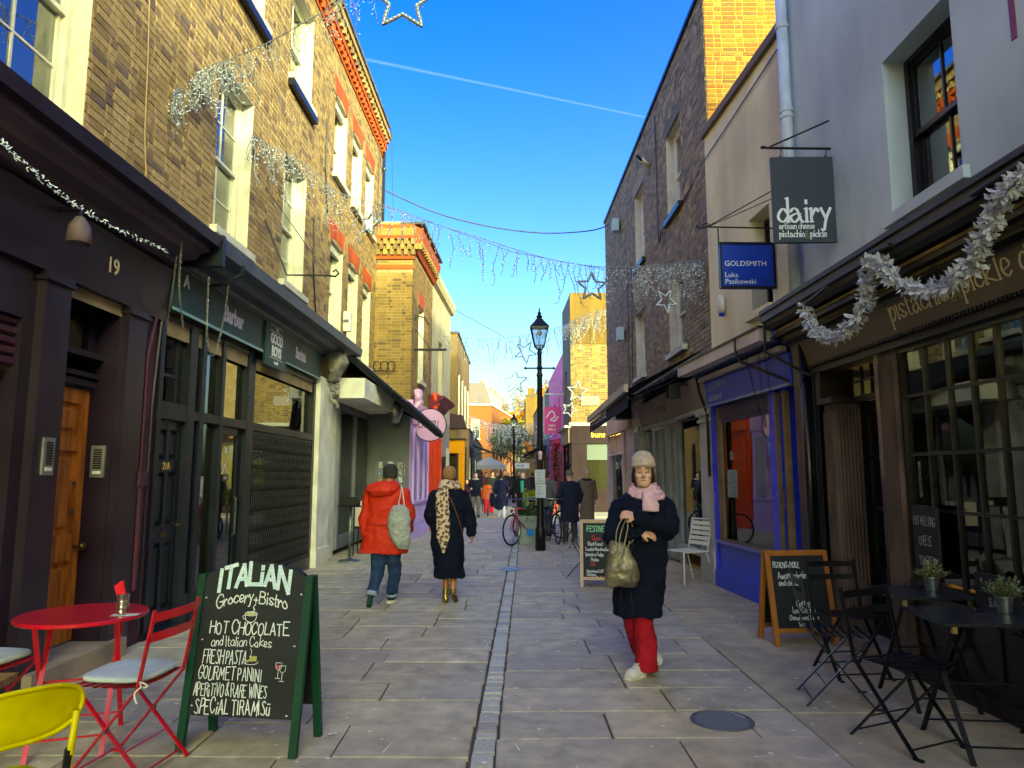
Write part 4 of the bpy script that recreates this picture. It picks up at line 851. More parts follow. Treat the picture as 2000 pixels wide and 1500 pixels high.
# things on display and hanging in the window
lampm = emitmat('warm_shade_glow', '#ffd890', .35)
for i, (px_, py_, dy) in enumerate(((1868, 700, .5), (1925, 680, .8))):
    u_, z_ = PS.uv(px_, py_, -.5); mb = MB(); mb.lathe([(.085, -.17), (.085, .17)], (u_, .5, z_), 18)
    o = thing('lit_fabric_shade', ('pale yellow lit fabric cylinder behind the third top pane' if i == 0 else 'pale yellow lit fabric cylinder behind the fourth top pane'), 'lamp', (0, 0, 0)); o.location = PS.w(u_, .5, z_)
    mb = MB(); mb.lathe([(.085, -.17), (.085, .17)], n=18); mb.build('shade', lampm, o, smooth=True); mb = MB(); mb.tube([(0, 0, .17), (0, 0, .5)], .004, 4); mb.build('flex', M_IRON, o)
for i, (px_, py_, sc_) in enumerate(((1822, 725, .12), (1925, 820, .12))):
    u_, z_ = PS.uv(px_, py_, -.15); o = thing('foil_balloon', ('twisted copper foil balloon in the upper left panes' if i == 0 else 'twisted copper foil balloon lower down beside the clipboards'), 'balloon', PS.w(u_, .16, z_), PS.root.rotation_euler[2])
    mb = MB()
    for s_ in (1, -1): mb.tube([(.055 * math.cos(t / 16 * 6.283), 0, s_ * .075 + .07 * math.sin(t / 16 * 6.283)) for t in range(16)], .03, 8, closed=True)
    mb.build('balloon_skin', mat('rose_gold_foil', '#c8956c', '#d9ac86', rough=.12, metal=1, scale=20, bump=.5, bscale=25), o, smooth=True)
    mb = MB(); mb.tube([(0, 0, .15), (0, 0, .35)], .002, 4); mb.build('string', M_LETW, o)
for i, (px_, py_) in enumerate(((1845, 790), (1930, 940), (1990, 985), (1957, 855))):
    u_, z_ = PS.uv(px_, py_, -.25); o = thing('pompom', 'white paper pompom hanging ' + ('under the copper balloon at the left', 'low between the middle columns of panes', 'at the lower right by the frame edge', 'beside the lower copper balloon')[i], 'pompom', PS.w(u_, .28, z_), group='white paper pompoms in the dairy window')
    mb = MB(); mb.ball((0, 0, 0), .045, 10, 8); mb.build('ball', mat('paper_white', '#c9c3b6', rough=.9, bump=.8, bscale=60), o); mb = MB(); mb.tube([(0, 0, .04), (0, 0, .4)], .0015, 4); mb.build('thread', M_LETW, o)
for i, (px_, py_) in enumerate(((1872, 865), (1988, 863), (1826, 905))):
    u_, z_ = PS.uv(px_, py_, -.1); o = thing('clip_card', ('white card in a bulldog clip behind the second row of panes', 'white card in a bulldog clip at the right edge of the window', 'small grey card in a bulldog clip low on the second column')[i], 'card', PS.w(u_, .12, z_), PS.root.rotation_euler[2])
    mb = MB(); mb.box(-.045, .045, 0, .003, -.05, .04); mb.build('card', mat('card_white', '#c4c2b6', rough=.8), o); mb = MB(); mb.box(-.03, .03, -.006, .008, .035, .055); mb.tube([(0, 0, .055), (.012, 0, .075), (0, 0, .09), (-.012, 0, .075)], .003, 4, closed=True); mb.build('bulldog_clip', M_STEEL, o)
for i, px_ in enumerate((1789, 1822, 1890, 1967)):
    p0 = PS.uv(px_, 690, -.08); p1 = PS.uv(px_ + (6 if i else 4), 1085, -.08)
    o = thing('fairy_light_string', ('fairy lights hanging in the first column of panes', 'fairy lights hanging in the second column of panes', 'fairy lights hanging in the middle column of panes', 'fairy lights hanging near the right end of the window')[i], 'fairy lights', PS.w(0, 0, 0), PS.root.rotation_euler[2])
    fairy(o, [(p0[0], .08, p0[1]), (p0[0] + .02, .08, (p0[1] * 2 + p1[1]) / 3), (p1[0] - .02, .08, (p0[1] + 2 * p1[1]) / 3), (p1[0], .08, p1[1])], name='wire', drop=.03, bulbs=22, r=.0015, size=.005, bm=MATS['warm_bulb'])
o = thing('big_lampshade', 'large dark dome lampshade hanging inside the dairy window', 'lamp', PS.w(2.95, .8, 1.55)); mb = MB(); mb.lathe([(.03, .3), (.12, .26), (.22, .12), (.25, 0), (.24, 0), (.2, .12)], n=24); mb.build('shade', mat('dark_brown_shade', '#3c2e24', rough=.5), o, smooth=True); mb = MB(); mb.ball((0, 0, .05), .05); mb.build('bulb', emitmat('warm_bulb_glow', '#ffcf8a', 2), o)
o = thing('orange_pumpkin', 'bright orange squash in the low window display', 'pumpkin', PS.w(2.62, .3, .70)); mb = MB()
for k_ in range(8): mb.ball((.05 * math.cos(k_ * .785), .05 * math.sin(k_ * .785), .07), .06, 8, 8, sz=1.1)
mb.build('flesh', mat('pumpkin_orange', '#c06016', rough=.5), o, smooth=True); mb = MB(); mb.tube([(0, 0, .12), (.01, 0, .18)], .012, 6); mb.build('stalk', M_STEP, o)
rn = random.Random(4)
dl = part(PS, 'shelf_goods', mat('goods_dark', '#5a4632', '#8f7a5a', rough=.5, scale=14))
mb = MB()
for i in range(60):
    x_ = rn.uniform(2, 5.6); z_ = rn.choice((.7, 1.24, 1.74)); y_ = .3 if z_ < 1 else 1.65; h_ = rn.uniform(.08, .26); w_ = rn.uniform(.03, .07)
    mb.lathe([(w_, 0), (w_, h_ * .7), (w_ * .4, h_)], (x_, y_ + rn.uniform(-.1, .1), z_), 8)
bpy.data.objects.remove(dl); mb.build('shelf_goods', MATS['goods_dark'], ps, kind='stuff')
def chalk_sign(name, label, cat, u0, u1, z0, z1, y, lines, fac, h, gap=1.5):
    c_ = (u0 + u1) / 2; o = thing(name, label, cat, fac.w(c_, y, z0), fac.root.rotation_euler[2]); w_ = (u1 - u0) / 2; H_ = z1 - z0
    mb = MB(); mb.prism([(-w_, 0), (w_, 0), (w_, H_ - .02), (w_ - .02, H_), (-w_ + .02, H_), (-w_, H_ - .02)], -.008, .008); mb.build('board', M_BOARD, o)
    mb = MB(); n = len(lines)
    for i, t_ in enumerate(lines): write(mb, t_, 0, H_ - (i + 1) * (H_ * .9 / n), h, .1, y=-.010, cond=.55, gap=gap, center=True, wob=.06)
    mb.build('chalk_writing', mat('faded_chalk', '#8f9296', rough=.9), o); return o
cu0, cz1 = PS.uv(1782, 983, .08); cu1, cz0 = PS.uv(1838, 1098, .08)
chalk_sign('chalk_sign', 'narrow chalkboard reading HOT MELTING CHEESE TOASTIES hung on the window', 'sign', cu0, cu1, .82, cz1 - .01, -.08, ['HOT MELTING', 'CHEESE', 'TOASTIES'], PS, .062, 1.2)
chalk_sign('chalk_sign', 'low chalkboard reading FIRST SEATING behind the second potted plant', 'sign', PS.u(1905, 1130, .1), PS.u(1990, 1130, .1), .68, .9, -.1, ['FIRST', 'SEATING'], PS, .05)
# awning rods on the cornice
for px0, py0, px1, py1 in ((1566, 600, 1615, 560), (1700, 495, 1738, 478), (1898, 380, 1995, 318)):
    a_, c_ = PS.uv(px0, py0, .44), PS.uv(px1, py1, .44); mb = MB(); mb.tube([(a_[0], -.44, a_[1]), (c_[0], -.44, c_[1])], .018, 8); mb.build('awning_rod', M_AGED, ps)
for x0_, z0_, x1_, z1_ in ((.04, 3.2, .04, 2.2), ):
    mb = MB(); mb.tube([(x0_, -.42, 3.1), (x0_, -.42, 2.8), (x0_ + .35, -.1, 2.5)], .016, 6); mb.build('awning_arm', M_IRON, ps)
# ---- white leaf garland
gd = thing('leaf_garland', 'white artificial leaf garland swagged along the dairy shop cornice', 'garland', (2.6, 6, 3))
gp = [(1572, 600), (1590, 640), (1625, 658), (1660, 640), (1688, 600), (1695, 560), (1702, 512), (1730, 520), (1748, 550), (1800, 565), (1850, 556), (1890, 530), (1910, 490), (1935, 450), (1950, 400), (1975, 370), (2005, 335)]
gpts = []
for i, (x_, y_) in enumerate(gp):
    Yv = 7.25 - i * (7.25 - 4.05) / (len(gp) - 1); u_, z_ = PS.uv(x_, y_, .43); gpts.append(PS.w(u_, -.43 - (.02 if i % 2 else 0), z_) - gd.location)
gs = smoothpts(gpts, 10); mb = MB(); mb.tube(gs, .006, 5); mb.build('stem', MATS['frosted_wire'], gd)
mb = MB(); rn = random.Random(3)
for i in range(1900):
    k_ = rn.random() * (len(gs) - 1); p_ = gs[int(k_)]; d_ = Vector((rn.uniform(-1, 1), rn.uniform(-1, 1), rn.uniform(-1, 1))).normalized(); c_ = p_ + d_ * rn.uniform(0, .045)
    t_ = (d_ + Vector((rn.uniform(-.5, .5), rn.uniform(-.5, .5), rn.uniform(-.5, .5)))).normalized(); s_ = t_.orthogonal().normalized(); s_.rotate(Matrix.Rotation(rn.random() * 6, 3, t_)); l_ = rn.uniform(.032, .07); w_ = l_ * .26; nn = t_.cross(s_) * l_ * .12
    mb.add([c_, c_ + t_ * l_ * .5 + s_ * w_ + nn, c_ + t_ * l_, c_ + t_ * l_ * .5 - s_ * w_ + nn], [(0, 1, 2), (0, 2, 3)])
mb.build('leaf_sprays', mat('white_leaf', '#c9ccd2', '#b2b6bd', rough=.6, scale=20), gd, kind='stuff')
mb = MB()
for i in range(40): mb.ball(gs[rn.randrange(len(gs))] + Vector((rn.uniform(-.03, .03), -.02, rn.uniform(-.03, .03))), .011, 6, 5)
mb.build('berry_cluster', MATS['white_leaf'], gd, kind='stuff')
# ---- dairy hanging sign
Yd = 6.55
tl, brr = P(1504, 308, Yd), P(1637, 475, Yd); dw, dh = brr.x - tl.x, tl.z - brr.z
ds = thing('dairy_hanging_sign', 'dark grey hanging board reading dairy artisan cheese pistachio & pickle', 'sign', (tl.x, Yd, brr.z), R(-1.5))
mb = MB(); mb.bbox(0, dw, -.015, .02, 0, dh, .004); mb.build('board', mat('slate_sign', '#2b323e', '#272d38', rough=.55, scale=1), ds)
M_SL = mat('sign_letter_white', '#dfe6ea', rough=.5)
mb = MB(); write(mb, 'dairy', .05, .205, .235, .115, y=-.017, cond=.84, gap=1.25, nib=.62, serif=True); mb.build('lettering', M_SL, ds)
mb = MB(); write(mb, 'artisan cheese', .05, .135, .062, .12, y=-.017, cond=.70, gap=1.3, nib=.5, serif=True); mb.build('lettering', M_SL, ds)
mb = MB(); xx = write(mb, 'pistachio', .05, .055, .068, .13, y=-.017, cond=.74, gap=1.35, nib=.5, serif=True); mb.build('lettering', M_SL, ds)
mb = MB(); xy = write(mb, '&', xx, .04, .075, .1, y=-.017, cond=.8, nib=.5); mb.build('ampersand', M_LETG, ds)
mb = MB(); write(mb, 'pickle', xy, .055, .068, .13, y=-.017, cond=.74, gap=1.35, nib=.5, serif=True); mb.build('lettering', M_SL, ds)
M_BB = mat('blue_iron_bracket', '#3a5f9a', '#2a4470', rough=.5)
db = thing('dairy_sign_bracket', 'blue and black iron bracket holding the dairy board to the grey wall', 'bracket', (tl.x, Yd, brr.z))
def rel(px_, py_, Y_=Yd): return P(px_, py_, Y_) - Vector((tl.x, Yd, brr.z))
mb = MB(); mb.bar(rel(1653, 212), rel(1655, 305), .05, .012, up=(1, 0, 0)); mb.build('wall_plate', M_BB, db)
mb = MB(); mb.tube([rel(1486, 288), rel(1500, 289), rel(1662, 291)], [.006, .012, .012], 8); mb.lathe([(.001, -.0), (.016, .02), (.016, .04), (.005, .07)], rel(1484, 288), 10, M=Matrix.Rotation(math.pi / 2, 4, 'Y')); mb.build('arm', M_IRON, db)
mb = MB(); mb.tube([rel(1503, 287), rel(1650, 222)], .009, 6); mb.build('stay', M_IRON, db)
mb = MB()
for px_ in (1524, 1612): mb.tube([rel(px_, 290), rel(px_ + 2, 297), rel(px_, 304), rel(px_ - 5, 309)], .005, 5); mb.tube([rel(px_, 304), rel(px_ + 5, 309)], .005, 5)
mb.build('hook', M_IRON, db)
mb = MB(); mb.tube([rel(1650, 305), rel(1643, 300), rel(1645, 296), rel(1650, 299)], .008, 6); mb.tube([rel(1658, 300), rel(1664, 295), rel(1663, 285), rel(1660, 283)], .008, 6); mb.build('scroll', M_BB, db)
# ---- goldsmith hanging sign
Yg = 7.95; tl, brr = P(1404, 474, Yg), P(1516, 563, Yg); dw, dh = brr.x - tl.x, tl.z - brr.z
gsn = thing('goldsmith_hanging_sign', 'royal blue hanging sign in a black frame reading GOLDSMITH Luka Pasikowski', 'sign', (tl.x, Yg, brr.z), R(1))
M_BLU = mat('royal_blue_gloss', '#0a1f9e', '#0c248c', rough=.28, scale=1, coat=.2); M_BLU2 = mat('royal_blue_panel', '#14297e', '#1a2f88', rough=.35, scale=1.2)
mb = MB(); mb.box(.02, dw - .02, -.012, .03, .02, dh - .02); mb.build('panel', mat('sign_blue', '#0b3cae', '#0a36a0', rough=.35), gsn)
mb = MB(); mb.box(0, .02, -.03, .05, 0, dh); mb.box(dw - .02, dw, -.03, .05, 0, dh); mb.box(.02, dw - .02, -.03, .05, 0, .02); mb.box(.02, dw - .02, -.03, .05, dh - .02, dh); mb.build('frame', M_BLACKP, gsn)
[sans(t_, .05, z_, h_, M_SL, gsn, y=-.016, cond=c_) for t_, z_, h_, c_ in (('GOLDSMITH', .262, .062, 1.02), ('Luka', .128, .06, 1.0), ('Pasikowski', .05, .06, 1.0))]
gb2 = thing('goldsmith_sign_bracket', 'black iron bracket with curled tip holding the blue goldsmith sign', 'bracket', (tl.x, Yg, brr.z))
def rel2(px_, py_): return P(px_, py_, Yg) - Vector((tl.x, Yg, brr.z))
mb = MB(); mb.tube([rel2(1360, 440), rel2(1366, 446), rel2(1380, 443), rel2(1520, 446)], .010, 6); mb.tube([rel2(1380, 443), rel2(1385, 438), rel2(1378, 436), rel2(1372, 441)], .008, 6); mb.build('arm', M_IRON, gb2)
mb = MB(); mb.tube([rel2(1385, 441), rel2(1530, 360)], .007, 5); mb.tube([rel2(1385, 442), rel2(1530, 378)], .005, 5); mb.tube([rel2(1402, 446), rel2(1404, 478)], .008, 6); mb.tube([rel2(1511, 446), rel2(1512, 476)], .008, 6); mb.build('stay', M_IRON, gb2)
# ---- red hexagonal sign at the frame edge
rs2 = thing('red_hanging_sign', 'red sign reading FINE BEER cut off by the upper right edge of the view', 'sign', P(1984, 104, 4.1), R(-4)); 
mb = MB(); mb.prism([(0, .1), (.12, 0), (.5, 0), (.5, .75), (0, .75)], -.02, .03); mb.build('board', mat('dull_red_sign', '#8e3542', '#5d3450', rough=.5, scale=2), rs2)
sans('FINE', .015, .27, .05, mat('pinkish_letters', '#c9a9b4', rough=.5), rs2, y=-.023); sans('BEER', .015, .2, .05, MATS['pinkish_letters'], rs2, y=-.023); mb = MB(); mb.tube([(.3, 0, .75), (.3, 0, 1.0)], .02, 6); mb.build('bracket', M_IRON, rs2)
# ---------------------------------------------------------------- cream house + goldsmith
M_CR2 = mat('aged_cream_render', '#c4b998', '#9f967c', rough=.85, scale=.9, bump=.6, bscale=9, stretch=(1, 1, .5))
CH = Fac((2.90, 10.16), (3.09, 7.40), 'cream_house', 'two storey cream rendered house with a single deep-set window above the goldsmith', 'building')
u0_, z1_ = CH.uv(1462, 430); u1_, _ = CH.uv(1492, 430)
cw_ = [(u0_, u1_ + .15, 3.5, 4.72)]
wall_holes(CH, cw_, 3.3, 6.55, 'wall', M_CR2, reveal=.28); sash(CH, *cw_[0], cols=1, rows=1, y=.2, m=M_BLK, sillm=M_CR2, curtain=0)
mb = MB(); mb.box(-.02, 2.8, -.06, .5, 6.55, 6.66); mb.build('coping', mat('dark_coping', '#6b5f52', rough=.8), CH.root); mb = MB(); mb.tube([(0, -.02, 6.2), (1.2, -.02, 6.28), (2.7, -.02, 6.4)], .008, 4); mb.build('cable', M_IRON, CH.root)
mb = MB(); mb.box(.02, 2.7, .4, 4, 2.7, 6.5); mb.build('building_mass', M_BROWN, CH.root)
ab = thing('burglar_alarm', 'white and blue burglar alarm box on the cream wall', 'alarm', CH.w(CH.u(1415, 595), -.05, CH.uv(1415, 600)[1]), CH.root.rotation_euler[2])
mb = MB(); mb.loft([(0, 0, -.09, .06, .04, 0), (0, 0, -.03, .085, .05, 0), (0, 0, .1, .085, .05, 0), (0, 0, .16, .05, .04, 0)], 12); mb.build('case', M_WHITE, ab, smooth=True); mb = MB(); mb.loft([(0, 0, -.13, .03, .03, 0), (0, 0, -.091, .055, .038, 0)], 12); mb.build('lens', M_BLU, ab)
GS = Fac((2.90, 10.16), (3.09, 7.40), 'goldsmith_shopfront', 'royal blue goldsmith shopfront with one large window, low panel and folded awning', 'shopfront')
g_ = GS.root
M_PINKB = mat('pinkish_beige_metal', '#9b8f8c', '#8a7f7d', rough=.45, scale=2, metal=.2)
mb = MB(); mb.prism([(0, 2.87), (-.12, 2.88), (-.18, 2.92), (-.3, 2.94), (-.32, 2.98), (0, 3.2)], -.1, 2.72, axis=0); mb.build('cornice', mat('navy_blue_paint', '#0c1a4a', '#101f52', rough=.35), g_)
part(GS, 'gutter_box', M_PINKB, (-.25, 2.65, -.44, -.3, 2.95, 3.09), ); part(GS, 'gutter_lip', M_BLACKP, (-.25, 2.68, -.46, -.28, 3.09, 3.11)); part(GS, 'awning_cassette', M_PINKB, (.0, 2.65, -.22, -.14, 2.84, 2.90))
mb = MB(); mb.prism([(0, 2.5), (-.1, 2.5), (-.13, 2.83), (0, 2.86)], .02, 2.66, axis=0); mb.build('fascia', M_BLU2, g_)
part(GS, 'fascia_trim', mat('blue_steel_trim', '#6f86c9', rough=.3, metal=.5), (.02, 2.66, -.14, -.1, 2.47, 2.5))
def tilt2(m_): m_.v = [(x, y - (z - 2.5) * .03 / .38, z) for x, y, z in m_.v]
sans('GOLDSMITH', .12, 2.69, .11, mat('grey_blue_letters', '#8a97c4', rough=.5), g_, y=-.125, cond=.8); sans('Luka Pasikowski', .12, 2.55, .095, MATS['grey_blue_letters'], g_, y=-.115, cond=.62)
ul, ur = GS.u(1412, 930), GS.u(1512, 930)
part(GS, 'post', M_BLU, (0, .1, -.05, .2, 0, 2.5)); part(GS, 'wall_return', M_BLU, (ur + .22, 2.3, .0, .2, 0, 2.5)); part(GS, 'post', M_BLU, (ur + .04, ur + .22, -.05, .2, 0, 2.5))
part(GS, 'door', M_BLU, (ur + .3, 2.15, -.02, .03, .05, 2.4)); mb = MB(); mb.tube([(ur + .38, -.03, 1.15), (ur + .38, -.07, 1.15), (ur + .38, -.07, 1.35), (ur + .38, -.03, 1.35)], .008, 6); mb.build('door_handle', M_STEEL, g_)
M_OAK = mat('dull_gold_strip', '#7d6a48', '#655336', rough=.5, scale=4)
wf = part(GS, 'shop_window', M_OAK, (.1, ul + .03, -.02, .05, .66, 2.46), (ur - .02, ur + .04, -.02, .05, .66, 2.46), (.1, ur + .04, -.02, .05, .62, .66))
part(GS, 'pane', M_GLASSD, (ul + .03, ur - .02, .01, .015, .66, 2.46), parent=wf); part(GS, 'roller_shutter_box', mat('navy_shutter', '#141b45', rough=.4), (ul, ur, -.03, .02, 2.3, 2.47), (ul, ur, -.015, .005, 2.24, 2.3), parent=wf)
part(GS, 'strip', M_OAK, (ur + .22, ur + .26, -.06, .0, 0, 2.45), (2.3, 2.36, -.06, 0, 0, 2.45))
part(GS, 'stall_riser', M_BLU2, (.1, ur + .04, -.03, .2, .24, .6)); part(GS, 'sill', mat('lilac_blue_sill', '#6a6aa8', rough=.4), (.08, ur + .08, -.08, .0, .6, .63)); part(GS, 'skirting', M_BLU2, (.0, ur + .1, -.07, .2, 0, .2), (0, ur + .1, -.055, .2, .2, .24))
mb = MB(); write(mb, 'NW', ur - .25, .06, .07, .14, y=-.072, cond=.5); mb.build('stencil_mark', M_LETW, g_)
part(GS, 'room', mat('goldsmith_room', '#9a927e', '#857c68', rough=.9), (0, 2.3, 1.6, 1.65, 0, 2.6), (0, .04, .2, 1.6, 0, 2.6), (2.3, 2.35, .2, 1.6, 0, 2.6), (0, 2.3, .05, 1.6, 2.5, 2.55), (0, 2.3, .05, 1.6, .6, .64))
part(GS, 'display_plinth', mat('pale_plinth', '#b8b4a6', rough=.7), (.5, .9, .4, .7, .64, 1.1), (1.2, 1.6, .7, 1.0, .64, 1.3)); part(GS, 'display_cushion', mat('display_green', '#2f7a4a', rough=.8), (.95, 1.4, .3, .6, .64, .95)); part(GS, 'display_box', mat('display_yellow', '#c9b21e', rough=.7), (1.0, 1.3, .25, .5, .95, 1.02))
part(GS, 'ceiling_glow_strip', emitmat('white_lamp_glow', '#fff2d8', .8), (.6, 1.6, .8, .86, 2.4, 2.42))
st = part(GS, 'window_sticker', mat('sticker_blue', '#2a78c0', rough=.5), (ur - .14, ur - .03, .004, .008, 1.75, 1.98)); mb = MB(); write(mb, '5', ur - .1, 1.83, .06, .14, y=.002); mb.build('sticker_mark', M_LETW, st)
for (x_, y_, pts) in ((0, 0, [(2.45, -.42, 3.3), (2.45, -.44, 2.95), (2.1, -.3, 2.62), (2.62, -.12, 2.5)]),):
    pass
mb = MB(); mb.tube([(2.0, -.44, 3.1), (2.0, -.44, 2.9), (2.03, -.4, 2.82), (2.6, -.1, 2.52)], .018, 6); mb.build('awning_arm', M_IRON, g_)
chain(g_, [(2.1, -.36, 2.9), (2.13, -.3, 2.5), (2.18, -.2, 2.05), (2.22, -.25, 2.5), (2.3, -.3, 2.9)], MATS['blue_black_paint'], link=.03, r=.003); chain(g_, [(2.4, -.3, 2.95), (2.42, -.25, 2.6), (2.44, -.25, 2.0)], MATS['blue_black_paint'], link=.03, r=.003)
# ---------------------------------------------------------------- brown brick building
BB = Fac((2.80, 20.6), (2.96, 10.18), 'brown_brick_house', 'tall soot-brown brick house with small upper windows, over the navy awning', 'building')
def bh(pxl, pxr, pyt, pyb, du=0): 
    a_, zt_ = BB.uv(pxl, pyt); c_, _ = BB.uv(pxr, pyt); d_, zb_ = BB.uv(pxl, pyb); return (min(a_, c_), max(a_, c_) + du, zb_, zt_)
bw = [(7.82, 8.85, 6.2, 7.85), (4.65, 5.7, 6.2, 7.95), (7.7, 8.85, 3.7, 5.15), (4.45, 5.5, 3.7, 5.2), (1.2, 2.0, 3.7, 5.2)]
ZB = 9.02
wall_holes(BB, bw[:4], 3.2, ZB, 'wall', M_MORTB, reveal=.2, mrev=M_WREVEAL)
bricks(BB.root, 0, BB.W, 3.3, ZB - .04, bw[:4], M_BROWN, single=lambda q: (q[0] - 10.4) ** 2 + (q[2] - 5.2) ** 2 * .4, nsingle=280, proud=(.004, .012))
for i, h in enumerate(bw[:4]):
    sash(BB, *h, cols=2 if i < 2 else 1, rows=1, y=.14, m=M_WHITE, sillm=M_BLACKP if i < 2 else M_WREVEAL, curtain=.2)
    if i < 2: mb = MB(); mb.prism([(h[0] - .1, h[3]), (h[1] + .1, h[3]), (h[1] + .16, h[3] + .24), (h[0] - .16, h[3] + .24)], -.012, .02); mb.tint = .3; mb.build('flat_arch', M_BROWN, BB.root)
mb = MB(); mb.box(-.03, BB.W + .03, -.05, .4, ZB, ZB + .07); mb.build('coping', M_BLACKP, BB.root)
mb = MB(); mb.box(.1, BB.W - .02, .35, 4, 2.8, ZB - .1); mb.build('building_mass', M_BROWN, BB.root)
fl = bpy.data.objects.new('side_wall', None); COL.objects.link(fl); fl.parent = BB.root
fl.matrix_local = Matrix.LocRotScale(BB.root.location, BB.root.rotation_euler, BB.root.scale).inverted() @ Matrix.Translation((2.965, 10.17, 0))
mb = MB(); mb.quad((0, 0, 6.0), (6, 0, 6.0), (6, 0, 10.6), (0, 0, 9.05)); mb.build('mortar_face', mat('gold_mortar', '#c9a458', '#b08a46', rough=.9), fl)
bricks(fl, 0, 3.5, 6.4, 9.0, [], M_PARTY)
bricks(fl, .6, 3.5, 9.0, 9.6, [], M_PARTY)
def bx_uv(px_, py_, off=.03): u_, z_ = BB.uv(px_, py_, off); return (u_, -off, z_)
for pts in ([(1278, 225), (1282, 330), (1284, 420), (1286, 470)], [(1352, 360), (1320, 420), (1292, 450), (1287, 475)], [(1232, 510), (1234, 600), (1236, 780)], [(1225, 520), (1227, 640), (1230, 790)]):
    mb = MB(); mb.tube([bx_uv(*p_) for p_ in pts], .012, 5); mb.build('cable', M_IRON, BB.root)
c_ = thing('security_camera', 'white cylindrical camera arm projecting from the top of the brown brick house', 'camera', BB.w(BB.u(1270, 325), -.02, BB.uv(1270, 325)[1]))
mb = MB(); mb.tube([(0, 0, 0), (-.22, -.3, .0)], .05, 10); mb.build('body', M_WHITE, c_, smooth=True); mb = MB(); mb.tube([(-.22, -.3, 0), (-.34, -.45, .02)], .03, 8); mb.build('lens', M_IRON, c_)
for i, (px_, py_) in enumerate(((1212, 441), (1222, 653))):
    c_ = thing('flood_light', ('pale flood light high on the brown wall above the icicle lights', 'pale flood light lower on the brown wall')[i], 'light', BB.w(BB.u(px_, py_), -.08, BB.uv(px_, py_)[1]))
    mb = MB(); mb.box(-.14, .02, -.13, .13, -.16, .16); mb.build('case', mat('pale_blue_case', '#93a9b4', rough=.5), c_); mb = MB(); mb.box(-.02, .1, -.05, .05, -.08, .08); mb.build('bracket', M_IRON, c_)
# grey cafe front with navy awning
CF = Fac((2.80, 20.6), (2.96, 10.18), 'grey_cafe_front', 'taupe and light grey cafe front under the navy awning, with folded shutters', 'shopfront')
c0 = CF.root; W_ = CF.W
M_TAUPE = mat('taupe_fascia', '#6b6058', '#60564f', rough=.55, scale=1.5); M_LGREY = mat('light_grey_paint', '#8f918f', '#7d7f7e', rough=.6, scale=2, bump=.15); M_MG = mat('shutter_grey', '#6c7072', '#5d6163', rough=.5, scale=3)
mb = MB(); mb.prism([(0, 2.52), (-.06, 2.52), (-.2, 2.98), (0, 3.0)], W_ - 5.2, W_ - .12, axis=0); mb.build('fascia', M_TAUPE, c0); part(CF, 'fascia_moulding', M_LGREY, (W_ - 5.2, W_ - .02, -.1, 0, 2.47, 2.52))
sans('ILLUSTRE', W_ - 3.3, 2.68, .13, mat('dull_taupe_letters', '#8d8076', rough=.4), c0, y=-.15)
for (a_, c_) in ((W_ - .62, W_ - .0), (W_ - 5.6, W_ - 5.2)):
    p_ = part(CF, 'pilaster', M_LGREY, (a_, c_, -.1, .25, .5, 2.3)); part(CF, 'pilaster_base', M_LGREY, (a_ - .02, c_ + .02, -.14, .25, 0, .46), (a_ - .01, c_ + .01, -.12, .25, .46, .5), parent=p_); part(CF, 'capital', M_LGREY, (a_ - .02, c_ + .02, -.13, .25, 2.3, 2.34), (a_, c_, -.11, .25, 2.34, 2.4), (a_ - .03, c_ + .03, -.15, .25, 2.4, 2.47), parent=p_)
part(CF, 'pane', M_GLASSD, (W_ - 2.3, W_ - .62, .05, .055, .35, 2.45)); part(CF, 'sill', M_LGREY, (W_ - 2.35, W_ - .62, -.05, .1, .28, .35)); part(CF, 'frame', M_MG, (W_ - 2.45, W_ - 2.3, 0, .12, 0, 2.47), (W_ - 5.2, W_ - 5.0, 0, .12, 0, 2.47))
for i in range(9): part(CF, 'shutter_leaf', M_MG, (W_ - 5.0 + i * .28, W_ - 4.76 + i * .28, -.02 - .05 * (i % 2), .02, .05, 2.4))
part(CF, 'room', mat('cafe_room', '#a89474', '#7d6a50', rough=.9), (0, W_, 2, 2.05, 0, 2.8), (W_ - .05, W_, .2, 2, 0, 2.7), (W_ - 5.2, W_, .1, 2, .0, .04), (W_ - 2.4, W_ - 2.35, .2, 2, 0, 2.7))
part(CF, 'orange_door', mat('marigold_paint', '#d88a10', rough=.6), (W_ - 1.9, W_ - 1.6, .9, .95, .1, 2.3)); part(CF, 'burgundy_panel', M_BUR, (W_ - 1.4, W_ - .7, 1.2, 1.25, 1.7, 2.5))
part(CF, 'wall_above', M_BLK, (W_ - 5.2, W_, .0, .2, 2.98, 3.3))
mb = MB(); mb.tube([(W_ - .15, -.3, 3.2), (W_ - .12, -.22, 2.7), (W_ - .05, -.14, 2.4), (W_ - .04, -.14, 1.5)], .022, 6); mb.build('black_cable', M_IRON, c0)
fl_ = part(CF, 'spot_lamp', M_IRON, (W_ - 1.0, W_ - .82, -.5, -.32, 2.72, 2.92), (W_ - .95, W_ - .87, -.4, -.1, 2.92, 2.96))
na = thing('navy_awning', 'open navy fabric awning with cream front bar and white stencilled words', 'awning', (0, 0, 0))
W0, W1 = BB.w(W_ - .25, -.05, 3.42), BB.w(W_ - 8.2, -.05, 3.42); F0, F1 = P(1226, 760, 11.6), P(1152, 822, 17.3)
M_NAVY = mat('navy_canvas', '#0b1026', '#0f1530', rough=.9, scale=2, bump=.1)
mb = MB(); mb.quad(F0, F1, W1, W0); mb.quad(F0 - Vector((0, 0, .02)), W0 - Vector((0, 0, .02)), W1 - Vector((0, 0, .02)), F1 - Vector((0, 0, .02))); mb.build('canvas', M_NAVY, na)
